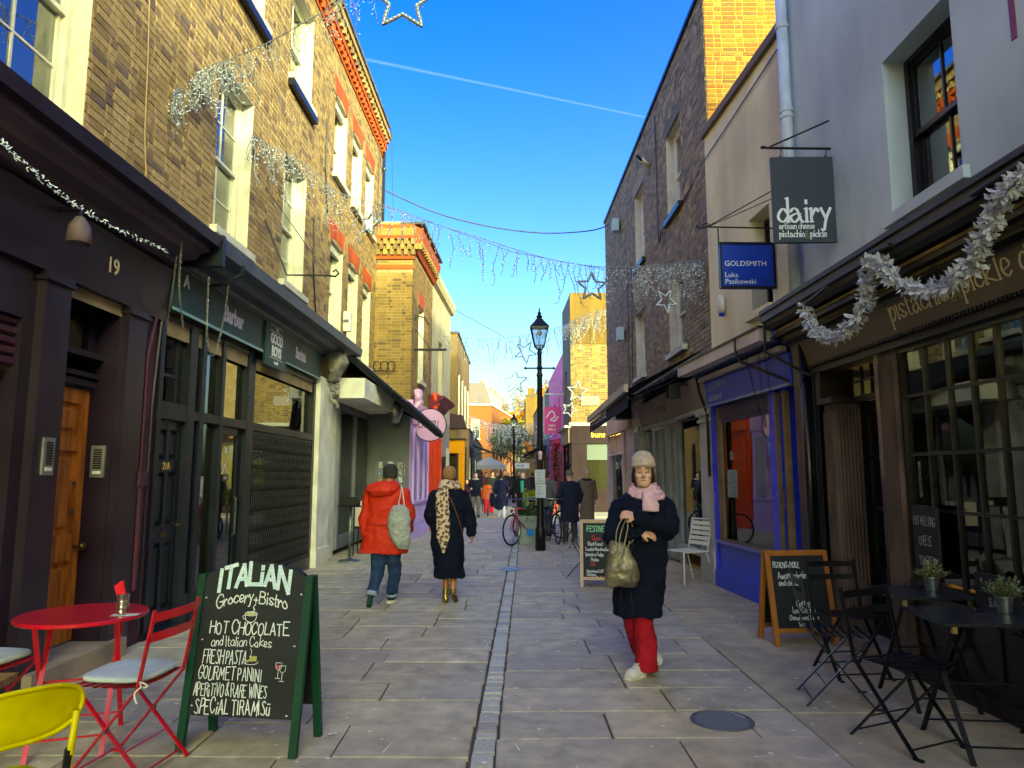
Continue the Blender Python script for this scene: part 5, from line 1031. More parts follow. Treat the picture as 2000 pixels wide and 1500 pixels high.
mb = MB(); dd = Vector((-.03, 0, .02)); mb.bar(F0 + dd, F1 + dd, .07, .13); mb.build('front_bar', mat('cream_bar', '#a89e8c', '#94897a', rough=.5), na)
mb = MB(); dz = Vector((0, 0, -.06)); mb.quad(F0 + dz, F1 + dz, F1 + dz - Vector((0, 0, .24)), F0 + dz - Vector((0, 0, .24))); mb.quad(F0 + dz + Vector((.004, 0, 0)), F0 + dz - Vector((-.004, 0, .24)), F1 + dz - Vector((-.004, 0, .24)), F1 + dz + Vector((.004, 0, 0))); mb.build('valance', M_NAVY, na)
vt = Fac((F1.x, F1.y), (F0.x, F0.y), 'lettering_group', '', ''); rr_ = vt.root
for k_ in ('label', 'category'): del rr_[k_]
rr_.name = 'valance_text'; rr_.parent = na; rr_.location = (F1.x, F1.y, 0)
mb = MB(); Lg = (F0 - F1).length; mb2_ = write(mb, 'COFFEE BUNS CAKE', .5, F0.z - .25, .15, .2, y=-.02, cond=1.35, gap=2.2); mb.build('lettering', mat('valance_white', '#b9bcc2', rough=.6), rr_)
mb = MB(); mb.tube([W0.lerp(W1, .12) - Vector((0, 0, .25)), F0.lerp(F1, .45) * .5 + W0.lerp(W1, .4) * .5 - Vector((0, 0, .1)), F0.lerp(F1, .1)], .03, 6); mb.build('folding_arm', M_IRON, na)
# cream shop at the corner
CC = Fac((2.80, 20.6), (2.96, 10.18), 'cream_corner_shopfront', 'cream panelled shopfront before the side street, beyond the navy awning', 'shopfront')
M_CRS = mat('cream_shop_paint', '#bfa983', '#ad9773', rough=.6, scale=2, bump=.1); M_PKW = mat('pinkish_white_paint', '#b8aba3', '#a89b94', rough=.6, scale=2)
part(CC, 'fascia', M_CRS, (0, 3.6, -.06, .2, 2.68, 3.35)); part(CC, 'fascia_moulding', M_CRS, (0, 3.7, -.12, 0, 2.62, 2.68))
part(CC, 'post', M_PKW, (0, .2, -.05, .2, 0, 2.62), (2.5, 2.8, -.05, .2, 0, 2.62)); part(CC, 'wall', M_PKW, (2.8, 4.9, .0, .2, 0, 3.3)); part(CC, 'upper_panel', M_CRS, (.2, 1.3, .02, .1, 2.15, 2.6), (1.36, 2.5, .02, .1, 2.15, 2.6))
part(CC, 'window_rail', M_PKW, (.2, 2.5, -.02, .1, 2.06, 2.12), (.2, 2.5, -.02, .1, .45, .55)); part(CC, 'pane', M_GLASSD, (.2, 2.5, .06, .065, .55, 2.06)); part(CC, 'curtain', mat('sage_curtain', '#9aa183', '#7d8568', rough=.9, stretch=(10, 1, .3), scale=2), (.2, 2.5, .15, .17, .5, 2.06)); part(CC, 'stall_riser', M_PKW, (.2, 2.5, 0, .2, 0, .45))
part(CC, 'speaker_box', M_BLACKP, (3.3, 3.75, -.4, -.02, 2.85, 3.3)); part(CC, 'black_vent', M_BLACKP, (4.1, 4.6, -.03, 0, 1.7, 2.6))
# ============================================================ BEYOND THE SIDE STREET
BU = Fac((2.50, 30.0), (6.5, 30.0), 'corner_bakery_building', 'corner building with yellow rendered top and dark brown bakery front beyond the side street', 'building')
M_YR = mat('yellow_aged_render', '#96783f', '#806434', rough=.9, scale=1.2, bump=.3, stretch=(3, 1, .6)); M_DBR = mat('dark_brown_shop_paint', '#2c2228', '#32282e', rough=.9, scale=2, spec=.05)
part(BU, 'render_top', M_YR, (0, 4, -.03, .2, 7.1, 9.35)); mb = MB(); mb.quad((0, 0, 3.7), (4, 0, 3.7), (4, 0, 7.1), (0, 0, 7.1)); mb.build('wall', M_MORT, BU.root)
M_FB = tintmat('smoky_stock_brick', [(0, '#6d5a3e'), (.3, '#8d7548'), (.6, '#a58a50'), (.85, '#7d6848'), (1, '#5a4a3a')], patch=(.35, .6, '#6b5f50'), gamt=.3)
bricks(BU.root, 0, 2.3, 3.7, 7.1, [], M_FB, L=.215)
part(BU, 'lead_ledge', mat('pale_ledge', '#9a9a98', rough=.6), (-.1, 4, -.15, .1, 3.58, 3.72)); part(BU, 'fascia', M_DBR, (-.02, 4, -.1, .1, 2.87, 3.58)); part(BU, 'post', M_DBR, (-.0, .65, -.08, .2, 0, 2.87)); part(BU, 'fascia_trim', M_BLACKP, (-.03, 4, -.12, -.1, 2.84, 2.88))
part(BU, 'stall_riser', M_DBR, (.65, 4, -.04, .2, 0, .95)); part(BU, 'transom_panel', mat('grey_green_glass', '#5a6466', rough=.3), (.65, 3, -.02, .1, 2.15, 2.8)); part(BU, 'pane', M_GLASSD, (.65, 3, .0, .01, .95, 2.15)); part(BU, 'room', M_DARK, (.3, 3.5, 1, 1.05, 0, 2.9))
sans('buns from home', .82, 3.1, .25, mat('yellow_letters', '#d8b850', rough=.5), BU.root, y=-.105, cond=.95, bold=.004)
sp = part(BU, 'street_plate', mat('plate_white', '#7d7a76', rough=.5), (.42, 1.2, -.05, -.02, 4.45, 4.85)); [sans(t_, .48, z_, .1, mat('plate_red', '#a86a60', rough=.5), sp, y=-.053, cond=.8) for t_, z_ in (('CAMDEN', 4.67), ('PASSAGE', 4.51))]
mb = MB(); mb.box(.02, 4, .1, 3.4, 0, 9.2); mb.build('building_mass', M_BROWN, BU.root)
BS = Fac((2.42, 33.6), (2.5, 30.0), 'bakery_side', 'narrow shaded street side of the bakery building', 'building')
wall_holes(BS, [(1.0, 1.9, 4.6, 6.2)], 3.6, 9.3, 'wall', M_BROWN); sash(BS, 1.0, 1.9, 4.6, 6.2, y=.1, m=M_WHITE); part(BS, 'fascia', mat('ochre_fascia', '#8d7a58', rough=.6), (0, 3.6, -.12, .1, 2.87, 3.5)); part(BS, 'cornice', MATS['pale_ledge'], (0, 3.7, -.3, .1, 3.5, 3.6)); part(BS, 'window_frame', M_DBR, (0, .3, 0, .2, 0, 2.87), (1.6, 1.8, 0, .2, 0, 2.87), (3.3, 3.6, 0, .2, 0, 2.87), (.3, 3.3, 0, .2, 0, .6), (.3, 3.3, 0, .1, 1.9, 2.0)); part(BS, 'pane', M_GLASSD, (.3, 3.3, .05, .06, .6, 2.87)); part(BS, 'yellow_display', mat('mustard_display', '#c0a040'), (1.9, 3.2, .3, .35, 2.0, 2.7), (2.2, 2.5, .3, .35, 1.5, 1.9))
M_PINK = mat('hot_pink_paint', '#cf3d76', '#bd3468', rough=.6, scale=1)
PK = Fac((2.3, 44.0), (2.42, 33.6), 'pink_house', 'hot pink painted house front on the far right side of the street', 'building')
pw = [(1.5, 2.5, 3.8, 5.4), (4.5, 5.5, 3.8, 5.4), (7.6, 8.5, 3.8, 5.4)]
wall_holes(PK, pw, 0, 7.3, 'wall', M_PINK, mrev=M_PINK)
for h in pw: sash(PK, *h, y=.1, m=M_WHITE, curtain=0)
mb = MB(); mb.prism([(0, 3.0), (-.35, 3.05), (-.4, 3.2), (0, 3.3)], 6.5, 10.2, axis=0); mb.build('cornice', M_PINK, PK.root); part(PK, 'window_frame', M_BLACKP, (6.8, 9.6, -.02, 0, .6, 2.7)); mb = MB(); mb.box(0, 10.4, .3, 5, 0, 7.2); mb.build('building_mass', M_BROWN, PK.root)
pg = thing('flower_garland', 'dark garland with pink flowers climbing beside the pink doorway', 'garland', (2.2, 34.5, 0)); mb = MB(); mb.tube([(-.1, 0, 1.0), (-.12, 0, 2.0), (-.1, .1, 3.0)], .1, 6); mb.build('stem', mat('garland_dark', '#1d241a'), pg)
mb = MB(); 
for i in range(260): mb.ball((random.uniform(-.35, .1), random.uniform(-.2, .2), random.uniform(.6, 3.2)), random.uniform(.03, .07), 5, 4)
mb.build('pink_blossoms', mat('dusty_pink_flower', '#b05068', '#7a3f40', rough=.8, scale=3), pg, kind='stuff')
ps2 = thing('pink_hanging_sign', 'square bright pink hanging sign with white script and white bracket', 'sign', P(1063, 847, 33.0)); mb = MB(); a_ = P(1096, 795, 33.0) - P(1063, 847, 33.0); mb.box(0, a_.x, -.02, .02, 0, a_.z); mb.build('board', mat('sign_pink', '#c43a86', rough=.5), ps2)
mb = MB(); ribbon(mb, smoothpts([(.1, .75, 0), (.35, 1.05, 0), (.5, .8, 0), (.3, .65, 0), (.5, .6, 0), (.65, .8, 0)], 5), .04, -.025); write(mb, 'vegan', .2, .35, .1, .14, y=-.025); write(mb, 'NAILS', .2, .15, .1, .14, y=-.025); mb.build('lettering', M_LETW, ps2); mb = MB(); mb.tube([(0, 0, a_.z + .6), (1.0, 0, a_.z + .6)], .035, 6); mb.tube([(0, 0, 0), (0, 0, a_.z + .6)], .02, 6); mb.build('bracket', M_WHITE, ps2)
def simple_house(name, label, a, b, H, m, wins, gf=None, gfm=None, roof=None):
    f = Fac(a, b, name, label, 'building'); wall_holes(f, wins, 0, H, 'wall', m, reveal=.12, mrev=M_WREVEAL)
    for h in wins:
        w_ = part(f, 'window', M_WHITE, (h[0], h[0] + .06, .08, .12, h[2], h[3]), (h[1] - .06, h[1], .08, .12, h[2], h[3]), (h[0], h[1], .07, .12, (h[2] + h[3]) / 2 - .03, (h[2] + h[3]) / 2 + .03), (h[0], h[1], .08, .12, h[3] - .06, h[3]), (h[0] - .05, h[1] + .05, -.05, .1, h[2] - .08, h[2])); part(f, 'pane', M_GLASS, (h[0], h[1], .1, .105, h[2], h[3]), parent=w_); part(f, 'room', M_DARK, (h[0], h[1], .4, .42, h[2], h[3]), parent=w_)
    part(f, 'coping', M_LEAD, (-.05, f.W + .05, -.06, .3, H, H + .08)); mb = MB(); mb.box(.02, f.W - .02, .45, 5, 0, H - .05); mb.build('building_mass', m, f.root)
    if gf: gf(f)
    return f
def gf1(f):
    part(f, 'shop_window', M_BLACKP, (1, 5, -.03, 0, .6, 2.5), (7, 11, -.03, 0, .6, 2.5), (13, 17, -.03, 0, .6, 2.5)); part(f, 'fascia', mat('grey_brown_fascia', '#5f564e', rough=.6), (0, f.W, -.12, 0, 2.6, 3.2))
    mb = MB(); mb.quad((6, -.1, 3.5), (20, -.1, 3.5), (20, -1.4, 2.9), (6, -1.4, 2.9)); mb.quad((6, -.1, 3.45), (6, -1.4, 2.85), (20, -1.4, 2.85), (20, -.1, 3.45)); mb.build('awning', mat('brown_canvas', '#5b5048', rough=.9), f.root)
simple_house('far_brown_house', 'long shaded brown terrace with a lean-to awning at the far right', (2.0, 66), (2.3, 44), 6.9, M_BROWN, [(3, 4, 4, 5.4), (8, 9, 4, 5.4), (13, 14, 4, 5.4), (18, 19, 4, 5.4)], gf1)
FY = Fac((1.35, 70), (2.6, 70), 'far_yellow_house', 'far house with sunlit yellow gable rising over the brown terrace', 'building')
part(FY, 'wall', M_YR, (0, 1.25, 0, .3, 0, 9.3)); part(FY, 'coping', M_LEAD, (-.05, 1.3, -.05, .35, 9.3, 9.4)); part(FY, 'side_wall', M_BROWN, (-.0, .3, .3, 8, 0, 9.2)); part(FY, 'chimney', M_YR, (.2, .9, .0, .5, 9.4, 10.1))
def gf2(f):
    part(f, 'shop_post', M_BLACKP, (2.0, 2.3, -.05, 0, 0, 2.8), (5, 5.3, -.05, 0, 0, 2.8))
L3 = simple_house('far_stock_brick_house', 'sunlit stock brick house with narrow windows beyond the side street on the left', (-2.12, 27.2), (-2.12, 35), 7.0, M_STOCK2, [(.6, 1.5, 3.8, 5.6), (2.5, 3.4, 3.8, 5.6), (4.4, 5.3, 3.8, 5.6), (6.3, 7.2, 3.8, 5.6)], gf2)
M_MARI = mat('marigold_shop_paint', '#dc8f0c', '#cf850a', rough=.5, scale=1)
YS = thing('marigold_shop_box', 'bright marigold porch frame with a deep header standing out from the brick house', 'shop porch', (-2.1, 27.1, 0))
mb = MB(); mb.box(-.5, .28, -.1, .5, 2.35, 2.85); mb.build('header', M_MARI, YS); mb = MB(); mb.box(.08, .28, -.08, .3, 0, 2.35); mb.build('post', M_MARI, YS); mb = MB(); mb.box(-.55, .34, -.18, .55, 2.85, 2.9); mb.build('lead_top', M_BLACKP, YS); mb = MB(); mb.box(-.5, .08, .1, .15, 0, 2.35); mb.build('pane', M_GLASSD, YS)
mb = MB(); mb.prism([(-.5, 3.3), (.35, 3.3), (.2, 3.8), (-.5, 3.9)], 0, .8); mb.build('canopy_roof', mat('dark_maroon_slate', '#3b2428', rough=.6), YS)
mb = MB(); mb.box(-3, -.5, -.05, .3, 0, 7); mb.build('side_wall', M_STOCK2, YS)
simple_house('low_grey_shops', 'low grey row of shops with a black open awning on the far left side', (-2.25, 36), (-2.6, 62), 3.9, mat('grey_shop_wall', '#55565a', '#47484c', rough=.7), [(2, 3.5, 1, 2.6), (6, 7.5, 1, 2.6), (10, 11.5, 1, 2.6)])
fa = thing('black_side_awning', 'small black awning over the far left shops', 'awning', (-2.2, 38, 0)); mb = MB(); mb.quad((0, 0, 3.2), (1.2, 0, 2.75), (1.2, 5, 2.75), (0, 5, 3.2)); mb.quad((0, 0, 3.16), (0, 5, 3.16), (1.2, 5, 2.71), (1.2, 0, 2.71)); mb.quad((0, 0, 3.2), (0, 0, 3.16), (1.2, 0, 2.71), (1.2, 0, 2.75)); mb.build('canvas', M_BLACKP, fa); mb = MB(); mb.tube([(0, .1, 2.6), (1.1, .1, 2.73)], .03, 5); mb.build('arm', M_IRON, fa)
OB = Fac((-6.5, 75), (-2.2, 75), 'far_orange_brick_house', 'sunlit orange brick house closing the view with a grey mansard roof', 'building')
ow = [(2.2, 3.1, 5.3, 7.4), (2.3, 3.1, 2.2, 3.6), (.4, 1.2, 5.3, 7.3)]
wall_holes(OB, ow, 0, 8.9, 'wall', M_FARBR, reveal=.15, mrev=M_WHITE)
for h in ow: sash(OB, *h, y=.08, m=M_WHITE, curtain=.3)
part(OB, 'cornice', M_WHITE, (-.1, 4.4, -.15, .1, 8.85, 9.05)); mb = MB(); mb.prism([(0, 9.05), (4.3, 9.05), (3.6, 11.3), (.5, 11.3)], .2, 6); mb.build('mansard_roof', mat('grey_purple_slate', '#6b6168', '#5d545a', rough=.7, scale=4, stretch=(1, 1, 6)), OB.root); part(OB, 'chimney', M_WHITE, (3.5, 3.9, .6, 1.4, 9.1, 11.8)); 
OS = Fac((-2.2, 75), (.1, 91.5), 'far_orange_side_terrace', 'oblique run of orange brick with tall narrow windows beside the far house', 'building')
ow2 = [(1.5 + i * 1.9 + (i // 2) * 1.4, 2.3 + i * 1.9 + (i // 2) * 1.4, 3.2, 6.6) for i in range(6)]
wall_holes(OS, [h for h in ow2 if h[1] < OS.W], 0, 8.9, 'wall', M_FARBR, reveal=.15, mrev=M_DARK); part(OS, 'cornice', M_WHITE, (0, OS.W, -.1, .2, 8.85, 9.0)); part(OS, 'backing', M_DARK, (0, OS.W, .3, .5, 0, 8.9))
mb = MB(); mb.prism([(0.3, 9.0), (2.5, 10.6), (3.5, 10.6), (5, 9.0)], 0, OS.W, axis=0); mb.build('slate_roof', MATS['grey_purple_slate'], OS.root)
for i in range(5):
    part(OS, 'chimney', mat('pale_stone_chimney', '#b9ae9c', '#9f9483', rough=.8), (2 + i * 3, 2.9 + i * 3, 1.2, 1.8, 9.0, 11.4))
    o = OS.root.children[-1]
    for k_ in range(3): mb = MB(); mb.lathe([(.12, 11.4), (.1, 11.9)], (2.2 + i * 3 + k_ * .28, 1.5, 0), 8); mb.build('chimney_pot', mat('terracotta_pot', '#a5664a', rough=.8), o)
TB = Fac((3.16, 1.6), (3.2, -16), 'shading_house_behind', 'unseen tall brick house on the right behind the viewpoint, shaped to shade the terrace', 'building')  # out of view; height and gable chosen to throw shade on the left terrace
tw_ = [(1.5, 2.5, 4, 5.8), (5, 6, 4, 5.8), (1.5, 2.5, 6.9, 8.4), (5, 6, 6.9, 8.4)]
wall_holes(TB, tw_, 0, 9.4, 'wall', M_STOCK, mrev=M_WREVEAL)
for h in tw_: sash(TB, *h, y=.1, cols=2, rows=1)
mb = MB(); mb.prism([(-.02, 9.4), (3, 11.6), (6, 9.4), (6, 0), (.35, 0), (.35, 9.4)][::-1], 0.02, 17.5, axis=0); mb.build('roof_and_mass', M_BROWN, TB.root)
LB = Fac((-3.6, -16), (-3.5, -8.0), 'house_behind_left', 'plain stock brick house on the left behind the viewpoint', 'building'); wall_holes(LB, [(2, 3, 4, 6)], 0, 9, 'wall', M_STOCK, mrev=M_WREVEAL); sash(LB, 2, 3, 4, 6, y=.1)
# ============================================================ TREES
def tree(name, label, loc, H, seed, leafm, nleaf, spread=1., bark=None, lean=0, leafs=.22, group=None, lowleaf=.35):
    rn = random.Random(seed); t = thing(name, label, 'tree', loc, group=group); mb = MB(); tips = []
    def grow(p_, d_, l_, r_, lv):
        n = 4; pts = [p_]; q = p_.copy(); dd = d_.copy()
        for i in range(n):
            dd = (dd + Vector((rn.uniform(-.16, .16), rn.uniform(-.16, .16), rn.uniform(-.05, .12)))).normalized(); q = q + dd * l_ / n; pts.append(q.copy())
        mb.tube(pts, [r_ * (1 - .5 * i / n) for i in range(n + 1)], 5 if lv < 2 else 3, cap=False)
        if lv >= 2: tips.extend(pts[1:])
        if lv < 5:
            k_ = 3 if lv < 3 else 2 + (rn.random() < .5)
            for i in range(k_):
                a = rn.uniform(0, 6.28); s_ = rn.uniform(.35, .75) * spread; side = Vector((math.cos(a), math.sin(a), 0)); nd = (dd + side * s_).normalized(); at = pts[rn.choice((2, 3, 4))] if lv else pts[rn.choice((3, 4))]
                grow(at, nd, l_ * rn.uniform(.6, .78), r_ * .5, lv + 1)
    grow(Vector((0, 0, 0)), Vector((lean, 0, 1)).normalized(), H * .34, H * .016, 0)
    mb.build('trunk', bark or mat('bark_grey_brown', '#5f5548', '#7a6f60', rough=.9, scale=3), t, smooth=False)
    lb = MB()
    for i in range(nleaf):
        c_ = rn.choice(tips) + Vector((rn.gauss(0, .3), rn.gauss(0, .3), rn.gauss(0, .3))) * H / 14; lb.tint = rn.uniform(.01, .99)
        n_ = Vector((rn.uniform(-1, 1), rn.uniform(-1, 1), rn.uniform(-1, 1))).normalized(); s1 = n_.orthogonal().normalized() * leafs * rn.uniform(.5, 1); s2 = n_.cross(s1) * .7
        lb.add([c_ - s1, c_ + s2, c_ + s1, c_ - s2], [(0, 1, 2, 3)])
    lb.build('crown', leafm, t); return t
M_LV1 = tintmat('sparse_brown_leaf', [(0, '#8a6a48'), (.5, '#a5825c'), (1, '#6f5d48')], grain=3, bump=0); M_LV2 = tintmat('amber_leaf', [(0, '#b5741c'), (.4, '#c98f2a'), (.7, '#a5661c'), (1, '#8f7a30')], grain=3, bump=0); M_LV3 = tintmat('olive_yellow_leaf', [(0, '#7d7a2c'), (.5, '#a3922f'), (1, '#5f6428')], grain=3, bump=0); M_LV4 = tintmat('dull_green_leaf', [(0, '#4f5740'), (.5, '#6b6f55'), (1, '#8a8268')], grain=3, bump=0)
tree('plane_tree', 'big nearly bare plane tree behind the far orange house', (-5.5, 112, 0), 19, 3, M_LV1, 1400, .8, leafs=.2)
tree('plane_tree', 'bare pale tree rising over the chimneys, centre of the gap', (-1.5, 125, 0), 19, 9, M_LV1, 1300, .8, leafs=.2)
tree('plane_tree', 'bare pinkish tree right of the gap behind the amber tree', (3.5, 122, 0), 17, 12, M_LV1, 1300, .8, leafs=.2)
tree('amber_tree', 'amber leaved tree glowing above the yellow gable', (3.2, 96, 0), 13.5, 21, M_LV2, 5200, .8, leafs=.32)
tree('olive_tree', 'narrow olive yellow tree left of the yellow gable', (1.2, 82, 0), 9.5, 31, M_LV3, 3600, .45, leafs=.26)
tree('street_tree', 'small twiggy street tree hung with lights, left of the far lamp post', (-.9, 52, 0), 5.6, 41, M_LV4, 1500, .7, leafs=.09)
tree('street_tree', 'small twiggy street tree hung with lights, beside the far lamp post', (-.1, 56, 0), 6.2, 42, M_LV4, 1500, .7, leafs=.09)
tree('street_tree', 'twiggy street tree with pale lights near the far right shops', (.9, 50, 0), 5.4, 43, M_LV4, 1300, .8, leafs=.09)
# ============================================================ GROUND
M_GRD = mat('distant_paving', '#837a70', '#756d64', rough=.8, scale=1.5, bump=.2)
def sheet(name, x0, x1, y0, y1, z, m, **kw):
    mb = MB(); mb.quad((x0, y0, z), (x1, y0, z), (x1, y1, z), (x0, y1, z)); return mb.build(name, m, None, kind='structure', **kw)
sheet('ground', -400, 400, -60, 1500, -.06, M_GRD)
sheet('joint_bed', -3.9, 3.4, -4, 21.4, -.022, M_JOINT)
sheet('road', -30, 30, 21.6, 26.6, -.03, mat('side_street_surface', '#8a8176', '#7d756b', rough=.85, scale=3, bump=.2))
sheet('far_pavement', -5, 5, 26.9, 100, -.004, M_GRD)
for i, (y0_, y1_) in enumerate(((21.4, 21.7), (26.6, 26.9))):
    k_ = thing('kerb', ('pale kerb on the near side of the side street', 'pale kerb on the far side of the side street')[i], 'kerb', (0, y0_, 0), kind='structure'); x_ = -12.
    while x_ < 12:
        mb = MB(); mb.box(x_ + .005, x_ + .895, 0, .3, -.08, .0 + random.uniform(0, .006)); mb.build('kerb_stone', mat('sandy_kerb', '#a39478', '#95876e', rough=.8, scale=3), k_); x_ += .9
pv = bpy.data.objects.new('pavement', None); COL.objects.link(pv); pv['kind'] = 'structure'
far_mb = MB(); npc = 0
def chx(y): return -.16 + (y - 3.94) * .25 / 12.5        # centre channel line
def stone(x0, x1, y0, y1, par, m, name, joint=True, sk0=0, sk1=0, big=True):
    mb = MB() if big else far_mb; mb.tint = random.uniform(.01, .99)
    g = .006 if joint else .004; h = random.uniform(-.004, .003); tx, ty = random.uniform(-.002, .002), random.uniform(-.002, .002); c = .007
    q = [(x0 + g, y0 + g + sk0), (x1 - g, y0 + g + sk1), (x1 - g, y1 - g + sk1), (x0 + g, y1 - g + sk0)]
    q = [(a + random.uniform(-.003, .003), b_ + random.uniform(-.003, .003)) for a, b_ in q]
    cx, cy = sum(a for a, _ in q) / 4, sum(b_ for _, b_ in q) / 4
    def inn(p_, d_): v = Vector((cx - p_[0], cy - p_[1])).normalized() * d_ * 1.4; return (p_[0] + v.x, p_[1] + v.y)
    i1 = [inn(p_, c) for p_ in q]; zz = [h + tx * (1 if k_ in (1, 2) else -1) + ty * (1 if k_ > 1 else -1) for k_ in range(4)]
    vs_ = [(p_[0], p_[1], -.03) for p_ in q] + [(p_[0], p_[1], zz[k_] - .005) for k_, p_ in enumerate(q)] + [(p_[0], p_[1], zz[k_]) for k_, p_ in enumerate(i1)]
    mb.add(vs_, [(k_, (k_ + 1) % 4, 4 + (k_ + 1) % 4, 4 + k_) for k_ in range(4)] + [(4 + k_, 4 + (k_ + 1) % 4, 8 + (k_ + 1) % 4, 8 + k_) for k_ in range(4)] + [(8, 9, 10, 11)])
    if big: mb.build(name, m, par)
rs_ = random.Random(11)
MANX, MANY = 1.31, 4.66
for side in (0, 1):
    y = 1.6
    while y < 21.3:
        dpt = rs_.uniform(.36, .60) if y < 12 else rs_.uniform(.4, .6); y2 = min(y + dpt, 21.35)
        a = -3.95 if side == 0 else chx(y) + .072; e = chx(y) - .072 if side == 0 else 1.80; x = a + (-rs_.uniform(0, .5) if side == 0 else 0)
        slope = rs_.uniform(-.004, .004)
        while x < e - .05:
            w_ = rs_.uniform(.55, 1.15); x2 = x + w_
            if e - x2 < .28: x2 = e
            big = y < 14.5; npc += big
            stone(max(x, -3.95), x2, y, y2, pv, M_STONE, 'paving_stone', sk0=x * .012 * (-1 if side == 0 else 1), sk1=x2 * .012 * (-1 if side == 0 else 1), big=big); x = x2
        y = y2
print('paving stones', npc)
y = 1.6; j = 0
while y < 18.5:
    l_ = rs_.uniform(.11, .21)
    stone(chx(y) - .066, chx(y) + .066, y, y + l_ - .006, pv, M_SETT, 'granite_sett', big=True); y += l_
y = 1.2; xe = 3.3
while y < 21.3:
    dpt = rs_.uniform(1.3, 2.1); y2 = min(y + dpt, 21.35); x = 1.80
    stone(x, xe, y, y2, pv, M_SLAB, 'forecourt_slab', big=True); y = y2
far_mb.build('far_paving', M_STONE, pv, kind='stuff')
# gum spots, chalk scratches, stains
mb = MB(); rg = random.Random(5)
for i in range(520):
    y_ = rg.uniform(2.5, 14); x_ = rg.uniform(-3.0, 3.0); r_ = rg.uniform(.007, .019); n = 7; a0 = rg.random()
    mb.add([(x_ + r_ * rg.uniform(.8, 1.1) * math.cos(a0 + k_ * 6.283 / n), y_ + r_ * math.sin(a0 + k_ * 6.283 / n), .0085) for k_ in range(n)], [tuple(range(n))])
mb.build('gum_spots', mat('pale_gum', '#dcd8d0', rough=.8), None, kind='stuff')
mb = MB()
for i in range(46):
    y_ = rg.uniform(3.6, 10); x_ = rg.uniform(-1.0, 1.6); a_ = rg.uniform(-.6, .6) + (1.57 if rg.random() < .6 else 0); l_ = rg.uniform(.04, .2); d_ = Vector((math.cos(a_), math.sin(a_), 0)); n_ = Vector((-d_.y, d_.x, 0)) * .005; p_ = Vector((x_, y_, .0088)); mb.quad(p_ - n_, p_ + d_ * l_ - n_ * .4, p_ + d_ * l_ + n_ * .4, p_ + n_)
mb.build('chalk_scratches', mat('scratch_white', '#dcd8d2', rough=.9), None, kind='stuff')
sp_ = thing('blue_paint_splash', 'pale blue paint splash on the centre line of setts', 'stain', G(997, 1112) + Vector((0, 0, .007))); mb = MB(); n = 26
pr_ = [(.14 + .09 * rg.random()) * (1 if k_ % 2 else .55) for k_ in range(n)]
mb.add([(0, 0, 0)] + [(pr_[k_] * 1.1 * math.cos(k_ * 6.283 / n), pr_[k_] * 2.2 * math.sin(k_ * 6.283 / n), 0) for k_ in range(n)], [(0, k_ + 1, (k_ + 1) % n + 1) for k_ in range(n)]); mb.build('splash', mat('pale_blue_splash', '#93aec6', '#7d93a8', rough=.7, scale=12), sp_)
mh = thing('manhole_cover', 'round blue-grey iron manhole cover set in the paving near the tables', 'manhole cover', (MANX, MANY, .004)); mh.scale = (.87, .87, 1)
mb = MB(); mb.lathe([(.0001, .001), (.195, .001), (.2, 0)], n=40); mb.build('lid', mat('cast_iron_cover', '#6a6c74', '#7e818a', rough=.5, metal=.3, scale=40, bump=.3), mh)
mb = MB(); mb.lathe([(.205, 0), (.207, .004), (.222, .004), (.225, 0)], n=40); mb.build('ring', mat('iron_ring', '#6b6c70', rough=.5, metal=.4), mh)
mb = MB()
for i in range(-9, 10):
    for j in range(-9, 10):
        x_, y_ = i * .019, j * .019
        if x_ * x_ + y_ * y_ < .178 ** 2: mb.box(x_ - .006, x_ + .006, y_ - .003, y_ + .003, .001, .003)
mb.build('tread_pattern', MATS['cast_iron_cover'], mh, kind='stuff')
